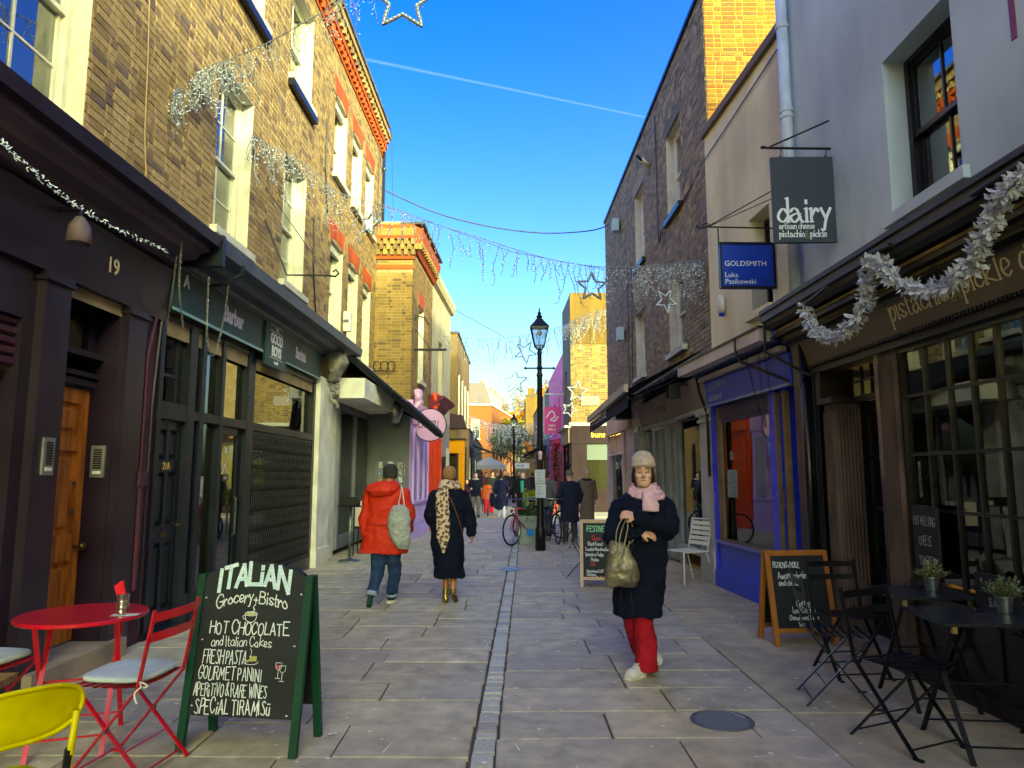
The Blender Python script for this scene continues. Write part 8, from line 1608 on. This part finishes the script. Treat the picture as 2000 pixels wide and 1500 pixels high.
mb = MB(); mb.bar(P(1232, 1062, yb + .02), P(1246, 1040, yb + .0), .02, .006); mb.tube([P(1258, 1046, yb - .03) + Vector((.014 * math.cos(6.283 * k_ / 12), 0, .014 * math.sin(6.283 * k_ / 12) - .03)) for k_ in range(12)], .003, 5, closed=True); mb.build('key_ring', M_STEEL, hb, world=True)
# ---------------------------------------------------------------- two walkers seen from behind
Y2 = 8.65
rm = thing('person', 'walker in a long red hooded parka, jeans and green trainers seen from behind', 'person', (-1.56, Y2, 0))
def K(px_, py_, dy=0.): return P(px_, py_, Y2 + dy)
mb = MB(); hc2 = K(762, 926, .02); head(mb, hc2, math.pi, .98); mb.tube([K(761, 935, 0), K(758, 958, 0)], [.058, .064], 10)
mb.loft([ring(725, 782, 1080, 0, .11, Y=Y2), ring(730, 780, 1020, 0, .1, Y=Y2), ring(722, 790, 965, 0, .1, Y=Y2), ring(740, 780, 950, 0, .06, Y=Y2)], 18)
capsule(mb, [K(740, 1075, 0), K(738, 1120, .0), K(724, 1160, -.12)], [.085, .06, .04]); capsule(mb, [K(766, 1075, 0), K(770, 1120, .08), K(765, 1160, .15)], [.085, .06, .04])
capsule(mb, [K(722, 968, 0), K(712, 1015, .02), K(718, 1052, -.02)], [.05, .042, .03]); capsule(mb, [K(790, 968, 0), K(799, 1012, .06), K(796, 1042, .2)], [.05, .042, .03])
hand(mb, K(796, 1042, .2), (-.1, .5, -.8), (-1, 0, 0), .95, .5, 1); hand(mb, K(718, 1052, -.02), (0, .1, -1), (1, 0, 0), .95, .4, -1)
shoe(mb, K(723, 1160, -.14), K(721, 1176, -.15), w_=.024, h_=.03); shoe(mb, K(762, 1164, .16), K(767, 1168, .28), w_=.024, h_=.03)
blob(mb, 'body', SKIN2, rm, voxel=.009, smooth=3)
M_JEAN = mat('indigo_denim', '#1d2f52', '#28406a', rough=.9, scale=10, bump=.3, bscale=80)
mb = MB(); capsule(mb, [K(742, 1060, 0), K(740, 1080, 0), K(737, 1122, .0), K(727, 1156, -.11)], [.1, .095, .076, .066], 14); capsule(mb, [K(766, 1060, 0), K(768, 1080, 0), K(771, 1122, .07), K(765, 1158, .14)], [.1, .095, .076, .066], 14)
blob(mb, 'jeans', M_JEAN, rm, voxel=.011, smooth=3, disp=[(.07, .03)])
mb = MB(); mb.tube([K(727, 1156, -.11), K(725, 1164, -.13)], [.07, .066], 14); mb.build('turned_cuff', mat('pale_denim_cuff', '#8f9bb0', rough=.9), rm, world=True, smooth=True); mb = MB(); mb.tube([K(765, 1158, .14), K(765, 1163, .15)], [.068, .066], 14); mb.build('turned_cuff', MATS['pale_denim_cuff'], rm, world=True, smooth=True)
M_PARK = mat('red_orange_parka', '#c42a18', '#b52414', rough=.65, scale=8, bump=.2, bscale=30)
mb = MB()
mb.loft([ring(703, 799, 1080, 0, .17, Y=Y2, pw=.85), ring(706, 799, 1060, 0, .165, Y=Y2), ring(713, 797, 1020, 0, .15, Y=Y2), ring(717, 794, 990, 0, .145, Y=Y2), ring(716, 795, 968, 0, .135, Y=Y2), ring(728, 784, 952, 0, .11, Y=Y2)], 26)
capsule(mb, [K(723, 966, 0), K(712, 1012, .0), K(712, 1044, -.02)], [.078, .07, .058], 12); capsule(mb, [K(788, 966, 0), K(799, 1008, .04), K(798, 1034, .15)], [.078, .072, .06], 12)
blob(mb, 'parka', M_PARK, rm, voxel=.011, smooth=4, disp=[(.2, .05), (.06, .018)])
mb = MB(); mb.loft([(K(749, 966, 0).x, Y2 - .13, K(0, 968, 0).z, .12, .05, 0), (K(748, 966, 0).x, Y2 - .12, K(0, 958, 0).z, .19, .10, 0), (K(751, 966, 0).x, Y2 - .06, K(0, 948, 0).z, .2, .14, 0), (K(756, 966, 0).x, Y2 - .02, K(0, 940, 0).z, .13, .11, 0)], 20); blob(mb, 'hood', M_PARK, rm, voxel=.011, smooth=3, disp=[(.08, .03)])
mb = MB(); w0_ = K(716, 1024, -.165); mb.tube(smoothpts([K(716, 1022, -.1), K(735, 1025, -.165), K(756, 1026, -.175), K(780, 1025, -.16)], 5), .005, 5); mb.build('waist_seam', mat('dark_red_seam', '#7a1810'), rm, world=True)
hh = MB(); hh.loft([(0, 0, -.05, .082, .1, 0), (0, 0, 0, .09, .108, 0), (0, 0, .06, .088, .105, 0), (0, 0, .1, .07, .085, 0), (0, 0, .125, .035, .045, 0)], 24); mb = MB(); mb.add([Vector(v) + hc2 for v in hh.v], hh.f); blob(mb, 'beanie', mat('charcoal_knit', '#2b2a2a', '#353434', rough=.95, scale=30, bump=.5, bscale=120), rm, voxel=.008, smooth=2)
M_GSH = mat('forest_green_trainer', '#12402c', '#0e3524', rough=.6, scale=10)
mb = MB(); a_ = K(724, 1160, -.14); b_ = K(720, 1186, -.16); mb.tube([a_, a_.lerp(b_, .3), a_.lerp(b_, .7), b_], [.042, .047, .05, .035], 12, ry=.03); sh = blob(mb, 'shoe', M_GSH, rm, voxel=.008, smooth=2)
mb = MB(); shoe(mb, K(761, 1167, .16) , K(768, 1169, .3), w_=.045, h_=.07); blob(mb, 'shoe', M_GSH, rm, voxel=.008, smooth=2); mb = MB(); q_ = K(765, 1176, .22); mb.loft([(q_.x, q_.y, .0, .055, .13, R(-10)), (q_.x, q_.y, .028, .052, .125, R(-10))], 18); mb.build('sole', M_WHITE, rm, world=True)
bp = thing('drawstring_bag', 'pale grey drawstring bag slung over the right shoulder of the red parka', 'bag', K(782, 1070, -.22))
mb = MB(); yb2 = Y2 - .22
def b2(pl, pr, py_, ry, rot=0): a, c_ = P(pl, py_, yb2), P(pr, py_, yb2); return ((a.x + c_.x) / 2, yb2, a.z, (c_.x - a.x) / 2, ry, rot, .9)
mb.loft([b2(779, 797, 1072, .03), b2(768, 801, 1062, .06), b2(758, 803, 1040, .085), b2(757, 802, 1015, .085), b2(762, 799, 995, .06), b2(772, 792, 986, .03)], 22)
blob(mb, 'bag_body', mat('silver_grey_cloth', '#a0a4a2', '#8a8e8d', rough=.7, scale=8, bump=.3), bp, voxel=.009, smooth=2, disp=[(.06, .03), (.025, .01)])
for x_ in (778, 790): mb = MB(); mb.tube([P(x_, 988, yb2), P(785, 950, yb2 + .09)], .006, 5); mb.build('cord', mat('white_pink_cord', '#c9b5b4', rough=.8), bp, world=True)
# leopard scarf woman
Y3 = 8.80
lw_ = thing('person', 'walker in a long navy coat, leopard print scarf and gold boots seen from behind', 'person', (-.76, Y3, 0))
def V3(px_, py_, dy=0.): return P(px_, py_, Y3 + dy)
mb = MB(); hc3 = V3(878, 929, .02); head(mb, hc3, math.pi, .95); mb.tube([V3(878, 937, 0), V3(878, 955, 0)], [.052, .058], 10)
mb.loft([ring(860, 900, 1120, 0, .1, Y=Y3), ring(858, 902, 1040, 0, .1, Y=Y3), ring(848, 908, 975, 0, .1, Y=Y3), ring(865, 895, 955, 0, .06, Y=Y3)], 18)
capsule(mb, [V3(872, 1060, 0), V3(872, 1110, .02), V3(870, 1152, .02)], [.08, .055, .034]); capsule(mb, [V3(888, 1060, 0), V3(887, 1110, .04), V3(884, 1152, -.08)], [.08, .055, .034])
capsule(mb, [V3(908, 968, 0), V3(919, 1012, .02), V3(922, 1042, -.02)], [.045, .04, .028]); capsule(mb, [V3(848, 968, 0), V3(838, 1010, .0), V3(850, 1040, .1)], [.045, .04, .028]); hand(mb, V3(922, 1042, -.02), (.05, .05, -1), (-1, 0, 0), .9, .5, -1); hand(mb, V3(850, 1040, .1), (.5, .3, -.6), (0, 1, 0), .9, .5, 1)
shoe(mb, V3(871, 1168, .0), V3(869, 1172, .06), w_=.02, h_=.02); shoe(mb, V3(885, 1156, -.08), V3(888, 1168, -.08), w_=.02, h_=.02)
blob(mb, 'body', SKIN2, lw_, voxel=.009, smooth=3)
mb = MB()
mb.loft([ring(847, 909, 1127, 0, .17, Y=Y3, pw=.85), ring(847, 907, 1100, 0, .165, Y=Y3), ring(843, 906, 1060, 0, .16, Y=Y3), ring(842, 907, 1010, 0, .145, Y=Y3), ring(842, 912, 980, 0, .14, Y=Y3), ring(848, 908, 962, 0, .12, Y=Y3), ring(862, 896, 950, 0, .085, Y=Y3)], 26)
capsule(mb, [V3(907, 970, 0), V3(917, 1008, .02), V3(921, 1042, -.01)], [.078, .07, .065], 12); capsule(mb, [V3(849, 970, 0), V3(841, 1006, .0), V3(850, 1034, .08)], [.08, .075, .065], 12)
blob(mb, 'coat', M_NAVYC, lw_, voxel=.011, smooth=4, disp=[(.18, .05), (.06, .02)])
leo = bpy.data.materials.new('leopard_print'); leo.use_nodes = True; n = leo.node_tree; b = n.nodes['Principled BSDF']; tc = n.nodes.new('ShaderNodeTexCoord'); vo = n.nodes.new('ShaderNodeTexVoronoi'); vo.inputs['Scale'].default_value = 28; nzz = n.nodes.new('ShaderNodeTexNoise'); nzz.inputs['Scale'].default_value = 40
ml = n.nodes.new('ShaderNodeMixRGB'); ml.inputs[0].default_value = .03; n.links.new(tc.outputs['Object'], ml.inputs[1]); n.links.new(nzz.outputs['Color'], ml.inputs[2]); n.links.new(ml.outputs[0], vo.inputs['Vector'])
rp = n.nodes.new('ShaderNodeValToRGB'); rp.color_ramp.interpolation = 'CONSTANT'; e = rp.color_ramp.elements; e[0].position = 0; e[0].color = lin('#8a5a3c'); e[1].position = .30; e[1].color = lin('#140e0c'); x = e.new(.50); x.color = lin('#c9b29a'); n.links.new(vo.outputs['Distance'], rp.inputs[0]); n.links.new(rp.outputs[0], b.inputs['Base Color']); b.inputs['Roughness'].default_value = .9
mb = MB(); nk = V3(878, 945, 0)
for dz, rr_ in ((.02, .085), (-.01, .1), (-.035, .11)): mb.tube([(nk.x + rr_ * 1.1 * math.cos(a), nk.y + rr_ * .95 * math.sin(a), nk.z + dz + .01 * math.sin(2 * a)) for a in [6.283 * k_ / 20 for k_ in range(20)]], .026, 8, closed=True)
ys = Y3 - .175
def s3(pl, pr, py_, dy=0): a, c_ = P(pl, py_, ys + dy), P(pr, py_, ys + dy); return ((a.x + c_.x) / 2, ys + dy, a.z, (c_.x - a.x) / 2, .02, 0, .8)
mb.loft([s3(864, 868, 1080), s3(860, 873, 1066), s3(852, 879, 1048), s3(852, 879, 1020), s3(850, 877, 990), s3(851, 876, 965, .02), s3(857, 878, 948, .06)], 18)
blob(mb, 'scarf', leo, lw_, voxel=.008, smooth=2, disp=[(.05, .02)])
hh = MB(); hh.loft([(0, 0, -.035, .082, .098, 0), (0, 0, 0, .088, .105, 0), (0, 0, .06, .085, .1, 0), (0, 0, .1, .066, .08, 0), (0, 0, .122, .033, .045, 0)], 24); mb = MB(); mb.add([Vector(v) + hc3 for v in hh.v], hh.f); blob(mb, 'knitted_hat', mat('tan_knit', '#9a7350', '#8a6645', rough=.95, scale=30, bump=.5, bscale=120), lw_, voxel=.008, smooth=2)
mb = MB(); mb.tube([V3(868, 950, -.14), V3(885, 985, -.175), V3(898, 1020, -.17), V3(904, 1045, -.12)], .010, 6, ry=.004); mb.build('bag_strap', mat('brown_strap', '#7a4a38', rough=.5), lw_, world=True)
M_GB = mat('gold_boot_leather', '#a08850', '#7a683c', rough=.28, metal=.75, scale=12)
mb = MB(); mb.tube([V3(871, 1148, .02), V3(870, 1162, .01), V3(871, 1172, .0)], [.042, .04, .042], 12); mb.tube([V3(871, 1173, -.01), V3(868, 1176, .1)], [.036, .03], 10); mb.tube([V3(871, 1170, -.02), V3(871, 1178, -.02)], [.022, .018], 8); blob(mb, 'boot', M_GB, lw_, voxel=.008, smooth=2)
mb = MB(); mb.tube([V3(884, 1140, -.03), V3(884, 1152, -.07), V3(885, 1160, -.10)], [.042, .04, .042], 12); mb.tube([V3(885, 1160, -.11), V3(891, 1175, -.07)], [.038, .03], 10); blob(mb, 'boot', M_GB, lw_, voxel=.008, smooth=2)
mb = MB(); mb.tube([V3(886, 1162, -.14), V3(891, 1174, -.11)], [.026, .022], 8, ry=.008); mb.build('boot_sole', mat('dark_red_sole', '#4a2a22'), lw_, world=True)
# ---------------------------------------------------------------- figures further off
def figure(label, loc, rz, h=1.7, top='#1a2238', legs='#4a4a50', hair='#3a3028', hat=None, coat=.55, stride=.14, arms=0, skin=None, scarf=None, vox=.02, shoes='#1c1c1e', wide=1., shirt=None, glasses=False):
    t = thing('person', label, 'person', loc, rz); s = h / 1.7; S_ = lambda *a: Vector(a) * s
    def bl(mb, name, m, v=vox, disp=None): mb.v = [tuple(Vector(q_) * s) for q_ in mb.v]; return blob(mb, name, m, t, voxel=v, smooth=2, world=False, disp=disp)
    mb = MB(); head(mb, (0, -.01, 1.58), 0, 1.0); mb.tube([(0, .01, 1.5), (0, .01, 1.4)], .055, 8); mb.loft([(0, 0, .85, .15, .1, 0), (0, 0, 1.1, .13, .09, 0), (0, 0, 1.36, .18, .1, 0), (0, .01, 1.44, .08, .06, 0)], 14)
    L_ = ((.09, 0, .88), (.10, -stride * .6, .48), (.10, -stride * .9, .08)); R_ = ((-.09, 0, .88), (-.10, stride * .2, .48), (-.10, stride, .1))
    capsule(mb, L_, [.085, .06, .04], 8); capsule(mb, R_, [.085, .06, .04], 8)
    for s_ in (-1, 1):
        sh_ = (s_ * .19, 0, 1.38); el = (s_ * .24 * wide, .03, 1.12); wr = (s_ * .23 * wide, -.05 if not arms else -.22, .90 if not arms else 1.08); capsule(mb, [sh_, el, wr], [.05, .042, .03], 8); hand(mb, wr, (0, -.2, -1) if not arms else (-s_ * .3, -1, 0), (-s_, 0, 0), .95, .5, s_)
    for q_ in (L_[2], R_[2]): shoe(mb, (q_[0], q_[1] + .03, .055), (q_[0], q_[1] - .12, .045), w_=.025, h_=.03)
    bl(mb, 'body', skin or SKIN, max(.012, vox * .7))
    mb = MB(); capsule(mb, L_, [.1, .08, .07], 10); capsule(mb, R_, [.1, .08, .07], 10); bl(mb, 'trousers', mat('cloth_' + legs[1:], legs, rough=.9), disp=[(.08, .02)])
    mb = MB(); zh = 1.4 - coat * 1.45
    mb.loft([(0, 0, zh, .21 * wide, .15, 0), (0, 0, 1.0, .19 * wide, .14, 0), (0, 0, 1.25, .2 * wide, .14, 0), (0, 0, 1.39, .2, .12, 0), (0, .01, 1.46, .1, .08, 0)], 18)
    for s_ in (-1, 1): capsule(mb, [(s_ * .19, 0, 1.37), (s_ * .245 * wide, .03, 1.12), (s_ * .235 * wide, -.05 if not arms else -.2, .95 if not arms else 1.09)], [.075, .068, .058], 10)
    bl(mb, 'coat', mat('cloth_' + top[1:], top, rough=.9, bump=.1), disp=[(.1, .03)])
    if hat: mb = MB(); mb.loft([(0, 0, 1.585, .084, .1, 0), (0, 0, 1.64, .09, .108, 0), (0, 0, 1.69, .075, .09, 0), (0, 0, 1.715, .04, .05, 0)], 16); bl(mb, 'hat', mat('cloth_' + hat[1:], hat, rough=.95), .012)
    else: mb = MB(); mb.loft([(0, .035, 1.5, .07, .07, 0), (0, .03, 1.56, .085, .085, 0), (0, .02, 1.63, .088, .1, 0), (0, .01, 1.69, .07, .088, 0), (0, .01, 1.715, .035, .045, 0)], 16); bl(mb, 'hair', mat('hair_' + hair[1:], hair, rough=.7), .012)
    for q_ in (L_[2], R_[2]): mb = MB(); shoe(mb, (q_[0], q_[1] + .05, .05), (q_[0], q_[1] - .17, .04), w_=.05); bl(mb, 'shoe', mat('shoe_' + shoes[1:], shoes, rough=.6), .015)
    if scarf: mb = MB(); mb.tube([(.11 * math.cos(a), .1 * math.sin(a), 1.44) for a in [6.283 * k_ / 14 for k_ in range(14)]], .035, 8, closed=True); bl(mb, 'scarf', mat('cloth_' + scarf[1:], scarf, rough=.9), .012)
    if shirt: mb = MB(); mb.loft([(0, -.13, .95, .06, .04, 0), (0, -.13, 1.38, .07, .04, 0)], 10); bl(mb, 'shirt', mat('cloth_' + shirt[1:], shirt, rough=.8))
    if glasses: mb = MB(); mb.bar(Vector((-.06, -.11, 1.585)), Vector((.06, -.11, 1.585)), .03, .012); bl2 = mb; mb.v = [tuple(Vector(q_) * s) for q_ in mb.v]; mb.build('glasses', mat('red_brown_glasses', '#6a2a22'), t)
    return t
def at(px_, Y_): return Vector((ray(px_, 900).x / ray(px_, 900).y * Y_, Y_, 0))
figure('old man in navy coat and green cap by the FESTIVE board, back to us', at(1112, 16.2), R(200), 1.62, top='#141c34', legs='#3a3432', hat='#5e5e50', hair='#8a8a88', coat=.62, stride=.05, vox=.014, shoes='#8a8684', wide=1.15)
figure('man with reddish glasses and grey-brown coat facing us beside the bakery window', at(1145, 18.6), R(15), 1.66, top='#6b6056', legs='#4a403c', hair='#a8a29c', coat=.72, stride=.04, vox=.015, scarf='#17171c', glasses=True)
figure('person in a grey jacket and jeans behind the lamp post with the notices', at(1068, 18.3), R(150), 1.64, top='#54565a', legs='#2d4a72', hair='#4a3020', coat=.45, vox=.017, stride=.12)
figure('person in a navy hooded top and pale grey trousers near the marigold porch', at(929, 26.3), R(10), 1.62, top='#141a2c', legs='#6b6a66', hair='#1a1512', coat=.42, vox=.02, scarf='#b5aa9c', arms=1)
figure('person in a long navy coat pushing the dark pushchair, seen from behind', at(979, 26.0), R(180), 1.58, top='#161c3c', legs='#c9ccd4', hair='#2a2422', coat=.75, vox=.02, shoes='#c9ccd4')
figure('woman in an open black coat over a teal dress walking towards us', at(1020, 25.0), R(-5), 1.64, top='#12151c', legs='#2e7a68', hair='#3a2620', coat=.7, vox=.02, shirt='#3f9a80')
figure('dark dressed person with pale scarf in the distance left of the navy coat', at(962, 33), R(20), 1.68, top='#23252c', legs='#23232a', hair='#2a221e', vox=.025, scarf='#8a8a8c')
figure('small person in purple near the marigold post', at(913, 31), R(-30), 1.35, top='#3c2038', legs='#1c1c24', hair='#1a1214', vox=.025)
for i, (px_, Y_, tp, lb_) in enumerate(((950, 38, '#5a2a30', 'distant person in a dull red top left of the far crowd'), (971, 42, '#2a2c34', 'distant person in a charcoal coat in the middle of the far crowd'), (986, 36, '#1c2030', 'distant person in a dark navy jacket just left of the far lamp'), (993, 46, '#3a3a3c', 'distant person in a grey coat right behind the far lamp'), (941, 45, '#40424a', 'distant person in a slate jacket under the black side awning'), (1012, 44, '#4a3c34', 'distant person in a brown coat right of the far lamp'), (1040, 38, '#2a1a28', 'distant person in a plum coat by the far right shops'), (1004, 55, '#2c3038', 'farthest person in a dark coat in the middle of the street'))):
    figure(lb_, at(px_, Y_), R(random.choice((0, 180, 40))), 1.66 + .05 * (i % 3), top=tp, legs='#24242a', vox=.03, coat=.5 + .1 * (i % 3))
# ============================================================ OVERHEAD LIGHTS, CABLES, STARS, CONTRAIL
M_WIRE = mat('clear_grey_wire', '#8a8f98', '#5f646c', rough=.4, scale=20); M_DW = mat('dark_wire', '#2b2d33', rough=.6)
mat('star_bulb', '#dfe6f0', rough=.2, emit='#eef4ff', es=.05)
def icicles(name, label, pts, n, lmin, lmax, seed, wire=M_WIRE, r=.004, bulb=.006, be=None, dens=1.):
    """pts: world points of the carrying cable"""
    rn = random.Random(seed); o0 = Vector(pts[0]); t = thing(name, label, 'string lights', o0); sp = smoothpts([Vector(p_) - o0 for p_ in pts], 10)
    mb = MB(); mb.tube(sp, .007, 5); mb.build('cable', M_DW if wire is not M_WIRE else M_WIRE, t)
    mb = MB(); bb = MB()
    for i in range(n):
        f = (i + rn.random()) / n * (len(sp) - 1); a = sp[int(f)].lerp(sp[min(int(f) + 1, len(sp) - 1)], f % 1); L_ = rn.uniform(lmin, lmax) * (1 if i % 3 else .55); q = [a.copy()]; k_ = max(4, int(L_ / .045)); d = Vector((rn.uniform(-.2, .2), rn.uniform(-.2, .2), -1))
        for j in range(k_):
            d = (d + Vector((rn.uniform(-.45, .45), rn.uniform(-.45, .45), -.3))).normalized(); q.append(q[-1] + d * L_ / k_)
            if rn.random() < .8 * dens:
                e = q[-1] + Vector((rn.uniform(-1, 1), rn.uniform(-1, 1), rn.uniform(-.6, .5))).normalized() * rn.uniform(.02, .05); mb.tube([q[-1], e], r * .8, 3, cap=False); bb.tube([e, e + (e - q[-1]).normalized() * bulb * 2.2], bulb * .75, 4)
        mb.tube(q, r, 3, cap=False)
    mb.build('icicle_strands', wire, t, kind='stuff'); bb.build('bulb_cluster', be or MATS['clear_bulb'], t, kind='stuff'); return t
def star(label, c, R1, R2, rot=0., yaw=0., r=.022, blue=False, m=None, double=True, name='star_light'):
    t = thing(name, label, 'star light', c, yaw, group='star shaped rope lights'); pts = []
    for k_ in range(10):
        rr_ = R1 if k_ % 2 == 0 else R2; a = rot + k_ * math.pi / 5; pts.append(Vector((rr_ * math.sin(a), 0, rr_ * math.cos(a))))
    full = []
    for k_ in range(10):
        for j in range(5): full.append(pts[k_].lerp(pts[(k_ + 1) % 10], j / 5))
    mb = MB(); mb.tube(full, r, 7, closed=True); mb.build('rope', m or mat('clear_rope_tube', '#5f656e', '#858c96', rough=.25, scale=30), t, smooth=True)
    if double:
        bb = MB()
        for k_ in range(0, 50): bb.ball(full[k_] + Vector((0, -r * .9, 0)), r * .42, 6, 4)
        bb.build('bulb_row', MATS['star_bulb'], t, kind='stuff')
    mb = MB(); mb.tube([pts[0], pts[0] + Vector((0, 0, .12))], .004, 4); mb.build('hanger', M_DW, t); return t
def PL(px_, py_): u_, z_ = L.uv(px_, py_, .05); return L.w(u_, -.05, z_)
def PB(px_, py_): u_, z_ = BB.uv(px_, py_, .05); return BB.w(u_, -.05, z_)
a0 = PL(338, 185)
icicles('icicle_lights', 'nearest icicle lights bunched against the brick and rising to the top left star', [a0, P(380, 160, 7.2), P(440, 120, 7.15), P(520, 85, 7.1), P(600, 40, 7.0), P(660, 5, 6.9), P(715, -60, 6.8), P(900, -200, 6.8)], 48, .25, .6, 1, r=.0045, bulb=.006)
icicles('icicle_lights', 'dense sparkling tangle of icicle lights against the first floor wall on the left', [a0, P(370, 150, 7.15), P(400, 135, 7.1), P(430, 122, 7.1), P(480, 130, 7.3)], 62, .25, .55, 2, bulb=.007, r=.0035)
icicles('icicle_lights', 'icicle lights hanging straight below the top left star', [P(640, 10, 6.9), P(690, -20, 6.9), P(740, -45, 6.9), P(850, -60, 6.9)], 12, .25, .5, 4)
star('largest star, with bright dots, cut by the top edge of the view', P(787, 2, 6.9), .34, .15, 0, R(5), .022)
pts2 = [PL(492, 262), P(520, 280, 9.3), P(560, 300, 9.6), P(610, 330, 9.9), P(660, 375, 10.1), P(745, 400, 10.4), P(820, 428, 10.6), P(930, 462, 10.7), P(1040, 497, 10.8), P(1110, 513, 10.8), P(1190, 522, 10.9), P(1290, 517, 11.0), PB(1372, 508)]
icicles('icicle_lights', 'long icicle lights sagging right across the street, nearest full span', pts2, 120, .22, .74, 5, r=.0055, bulb=.008)
icicles('icicle_lights', 'dense icicle lights massed on the brown brick wall at the right', [P(1240, 522, 11.3), P(1290, 518, 11.4), P(1330, 512, 11.2), PB(1372, 508)], 62, .25, .72, 6, r=.004, bulb=.007)
star('star hanging from the long icicle span before the yellow render', P(1156, 560, 10.8), .24, .105, 0, R(8), .018, double=False)
star('white blue star lights tangled over the brown wall window', P(1300, 588, 10.9), .19, .08, .5, R(20), .02)
star('lavender star bunch beside the narrow windows on the left wall', P(722, 437, 10.5), .19, .09, .3, R(-30), .02)
cb = thing('overhead_cable', 'plain dark cable sagging across the sky between the two tall brick houses', 'cable', P(745, 370, 17.3)); o_ = Vector(cb.location)
mb = MB(); mb.tube(smoothpts([P(745, 368, 17.2) - o_, P(850, 415, 17.6) - o_, P(960, 443, 18) - o_, P(1060, 455, 18.6) - o_, P(1140, 452, 19.2) - o_, P(1178, 444, 19.8) - o_, P(1190, 434, 20.4) - o_], 8), .018, 5); mb.build('cable', M_DW, cb)
cb = thing('overhead_cable', 'thin straight cable running above the long icicle lights', 'cable', P(745, 395, 14)); o_ = Vector(cb.location)
mb = MB(); mb.tube([P(745, 398, 14) - o_, P(1000, 492, 15) - o_, P(1190, 528, 16) - o_], .006, 4); mb.build('cable', M_DW, cb)
ae = thing('aerial', 'small aerial with a dangling wire at the parapet corner of the long brick terrace', 'aerial', P(752, 266, 17.3)); mb = MB(); o_ = P(752, 266, 17.3); mb.tube([(0, 0, 0), P(763, 258, 17.3) - o_], .015, 5); mb.tube([P(763, 250, 17.3) - o_, P(764, 268, 17.3) - o_], .012, 5); mb.tube([P(765, 262, 17.3) - o_, P(766, 330, 17.3) - o_, P(768, 405, 17.3) - o_], .006, 4); mb.build('rod', M_IRON, ae)
icicles('icicle_lights', 'second row of icicle lights behind the street lamp head', [P(818, 648, 21.5), P(880, 658, 22), P(960, 662, 22.5), P(1020, 655, 23), P(1060, 648, 23), P(1100, 636, 23.5), P(1115, 628, 24), P(1150, 612, 24.5), P(1192, 600, 25)], 85, .3, .95, 8, r=.009, bulb=.012)
star('small slanting star hanging left of the street lamp head', P(1026, 688, 22.8), .38, .16, .5, 0, .018, double=False)
icicles('icicle_lights', 'third row of icicle lights across the far gap in the street', [P(886, 690, 32), P(940, 715, 33), P(1000, 731, 34), P(1060, 742, 34), P(1095, 740, 34)], 26, .2, .8, 9, r=.009, bulb=.012)
star('small star on the third row of lights over the orange house', P(1006, 746, 34), .62, .26, 0, 0, .028, double=False)
icicles('icicle_lights', 'farthest icicle lights over the crowd', [P(890, 800, 40), P(950, 822, 42), P(1005, 830, 44), P(1070, 822, 44)], 70, .4, 1.5, 10, r=.012, bulb=.02)
star('lavender star on the bakery wall above the street name plate', P(1128, 765, 29.6), .45, .2, .1, 0, .03); star('second lavender star low on the bakery corner', P(1112, 800, 29.3), .32, .15, .4, 0, .025)
icicles('icicle_lights', 'faint icicle lights strung on the yellow render of the bakery house', [P(1118, 640, 29.6), P(1150, 625, 29.6), P(1190, 602, 29.6)], 22, .5, 1.3, 14, r=.008, bulb=.008)
cb = thing('overhead_cable', 'thin far cable slanting down from the cream house to the lamp', 'cable', P(884, 603, 25)); o_ = Vector(cb.location); mb = MB(); mb.tube([P(884, 603, 25) - o_, P(985, 658, 24) - o_], .012, 4); mb.build('cable', M_DW, cb)
# contrail
ct = bpy.data.materials.new('contrail_vapour'); ct.use_nodes = True; n = ct.node_tree; n.nodes.clear(); o = n.nodes.new('ShaderNodeOutputMaterial'); tr = n.nodes.new('ShaderNodeBsdfTransparent'); df = n.nodes.new('ShaderNodeBsdfDiffuse'); df.inputs[0].default_value = (.9, .93, 1, 1); lw = n.nodes.new('ShaderNodeLayerWeight'); lw.inputs[0].default_value = .35; nz = n.nodes.new('ShaderNodeTexNoise'); nz.inputs['Scale'].default_value = .004
iv = n.nodes.new('ShaderNodeMath'); iv.operation = 'SUBTRACT'; iv.inputs[0].default_value = 1; n.links.new(lw.outputs['Facing'], iv.inputs[1]); mu = n.nodes.new('ShaderNodeMath'); mu.operation = 'MULTIPLY'; mu.inputs[1].default_value = .02; n.links.new(iv.outputs[0], mu.inputs[0]); mx = n.nodes.new('ShaderNodeMixShader'); n.links.new(mu.outputs[0], mx.inputs[0]); n.links.new(tr.outputs[0], mx.inputs[1]); n.links.new(df.outputs[0], mx.inputs[2]); n.links.new(mx.outputs[0], o.inputs[0])
c0_, c1_ = P(560, 84, 7000), P(1400, 258, 8200); mb = MB(); k_ = 12
mb.tube([c0_.lerp(c1_, i / k_) for i in range(k_ + 1)], [20 - 13 * i / k_ for i in range(k_ + 1)], 20, cap=False); cc = mb.build('contrail', ct, None, smooth=True, kind='stuff'); cc.visible_shadow = True
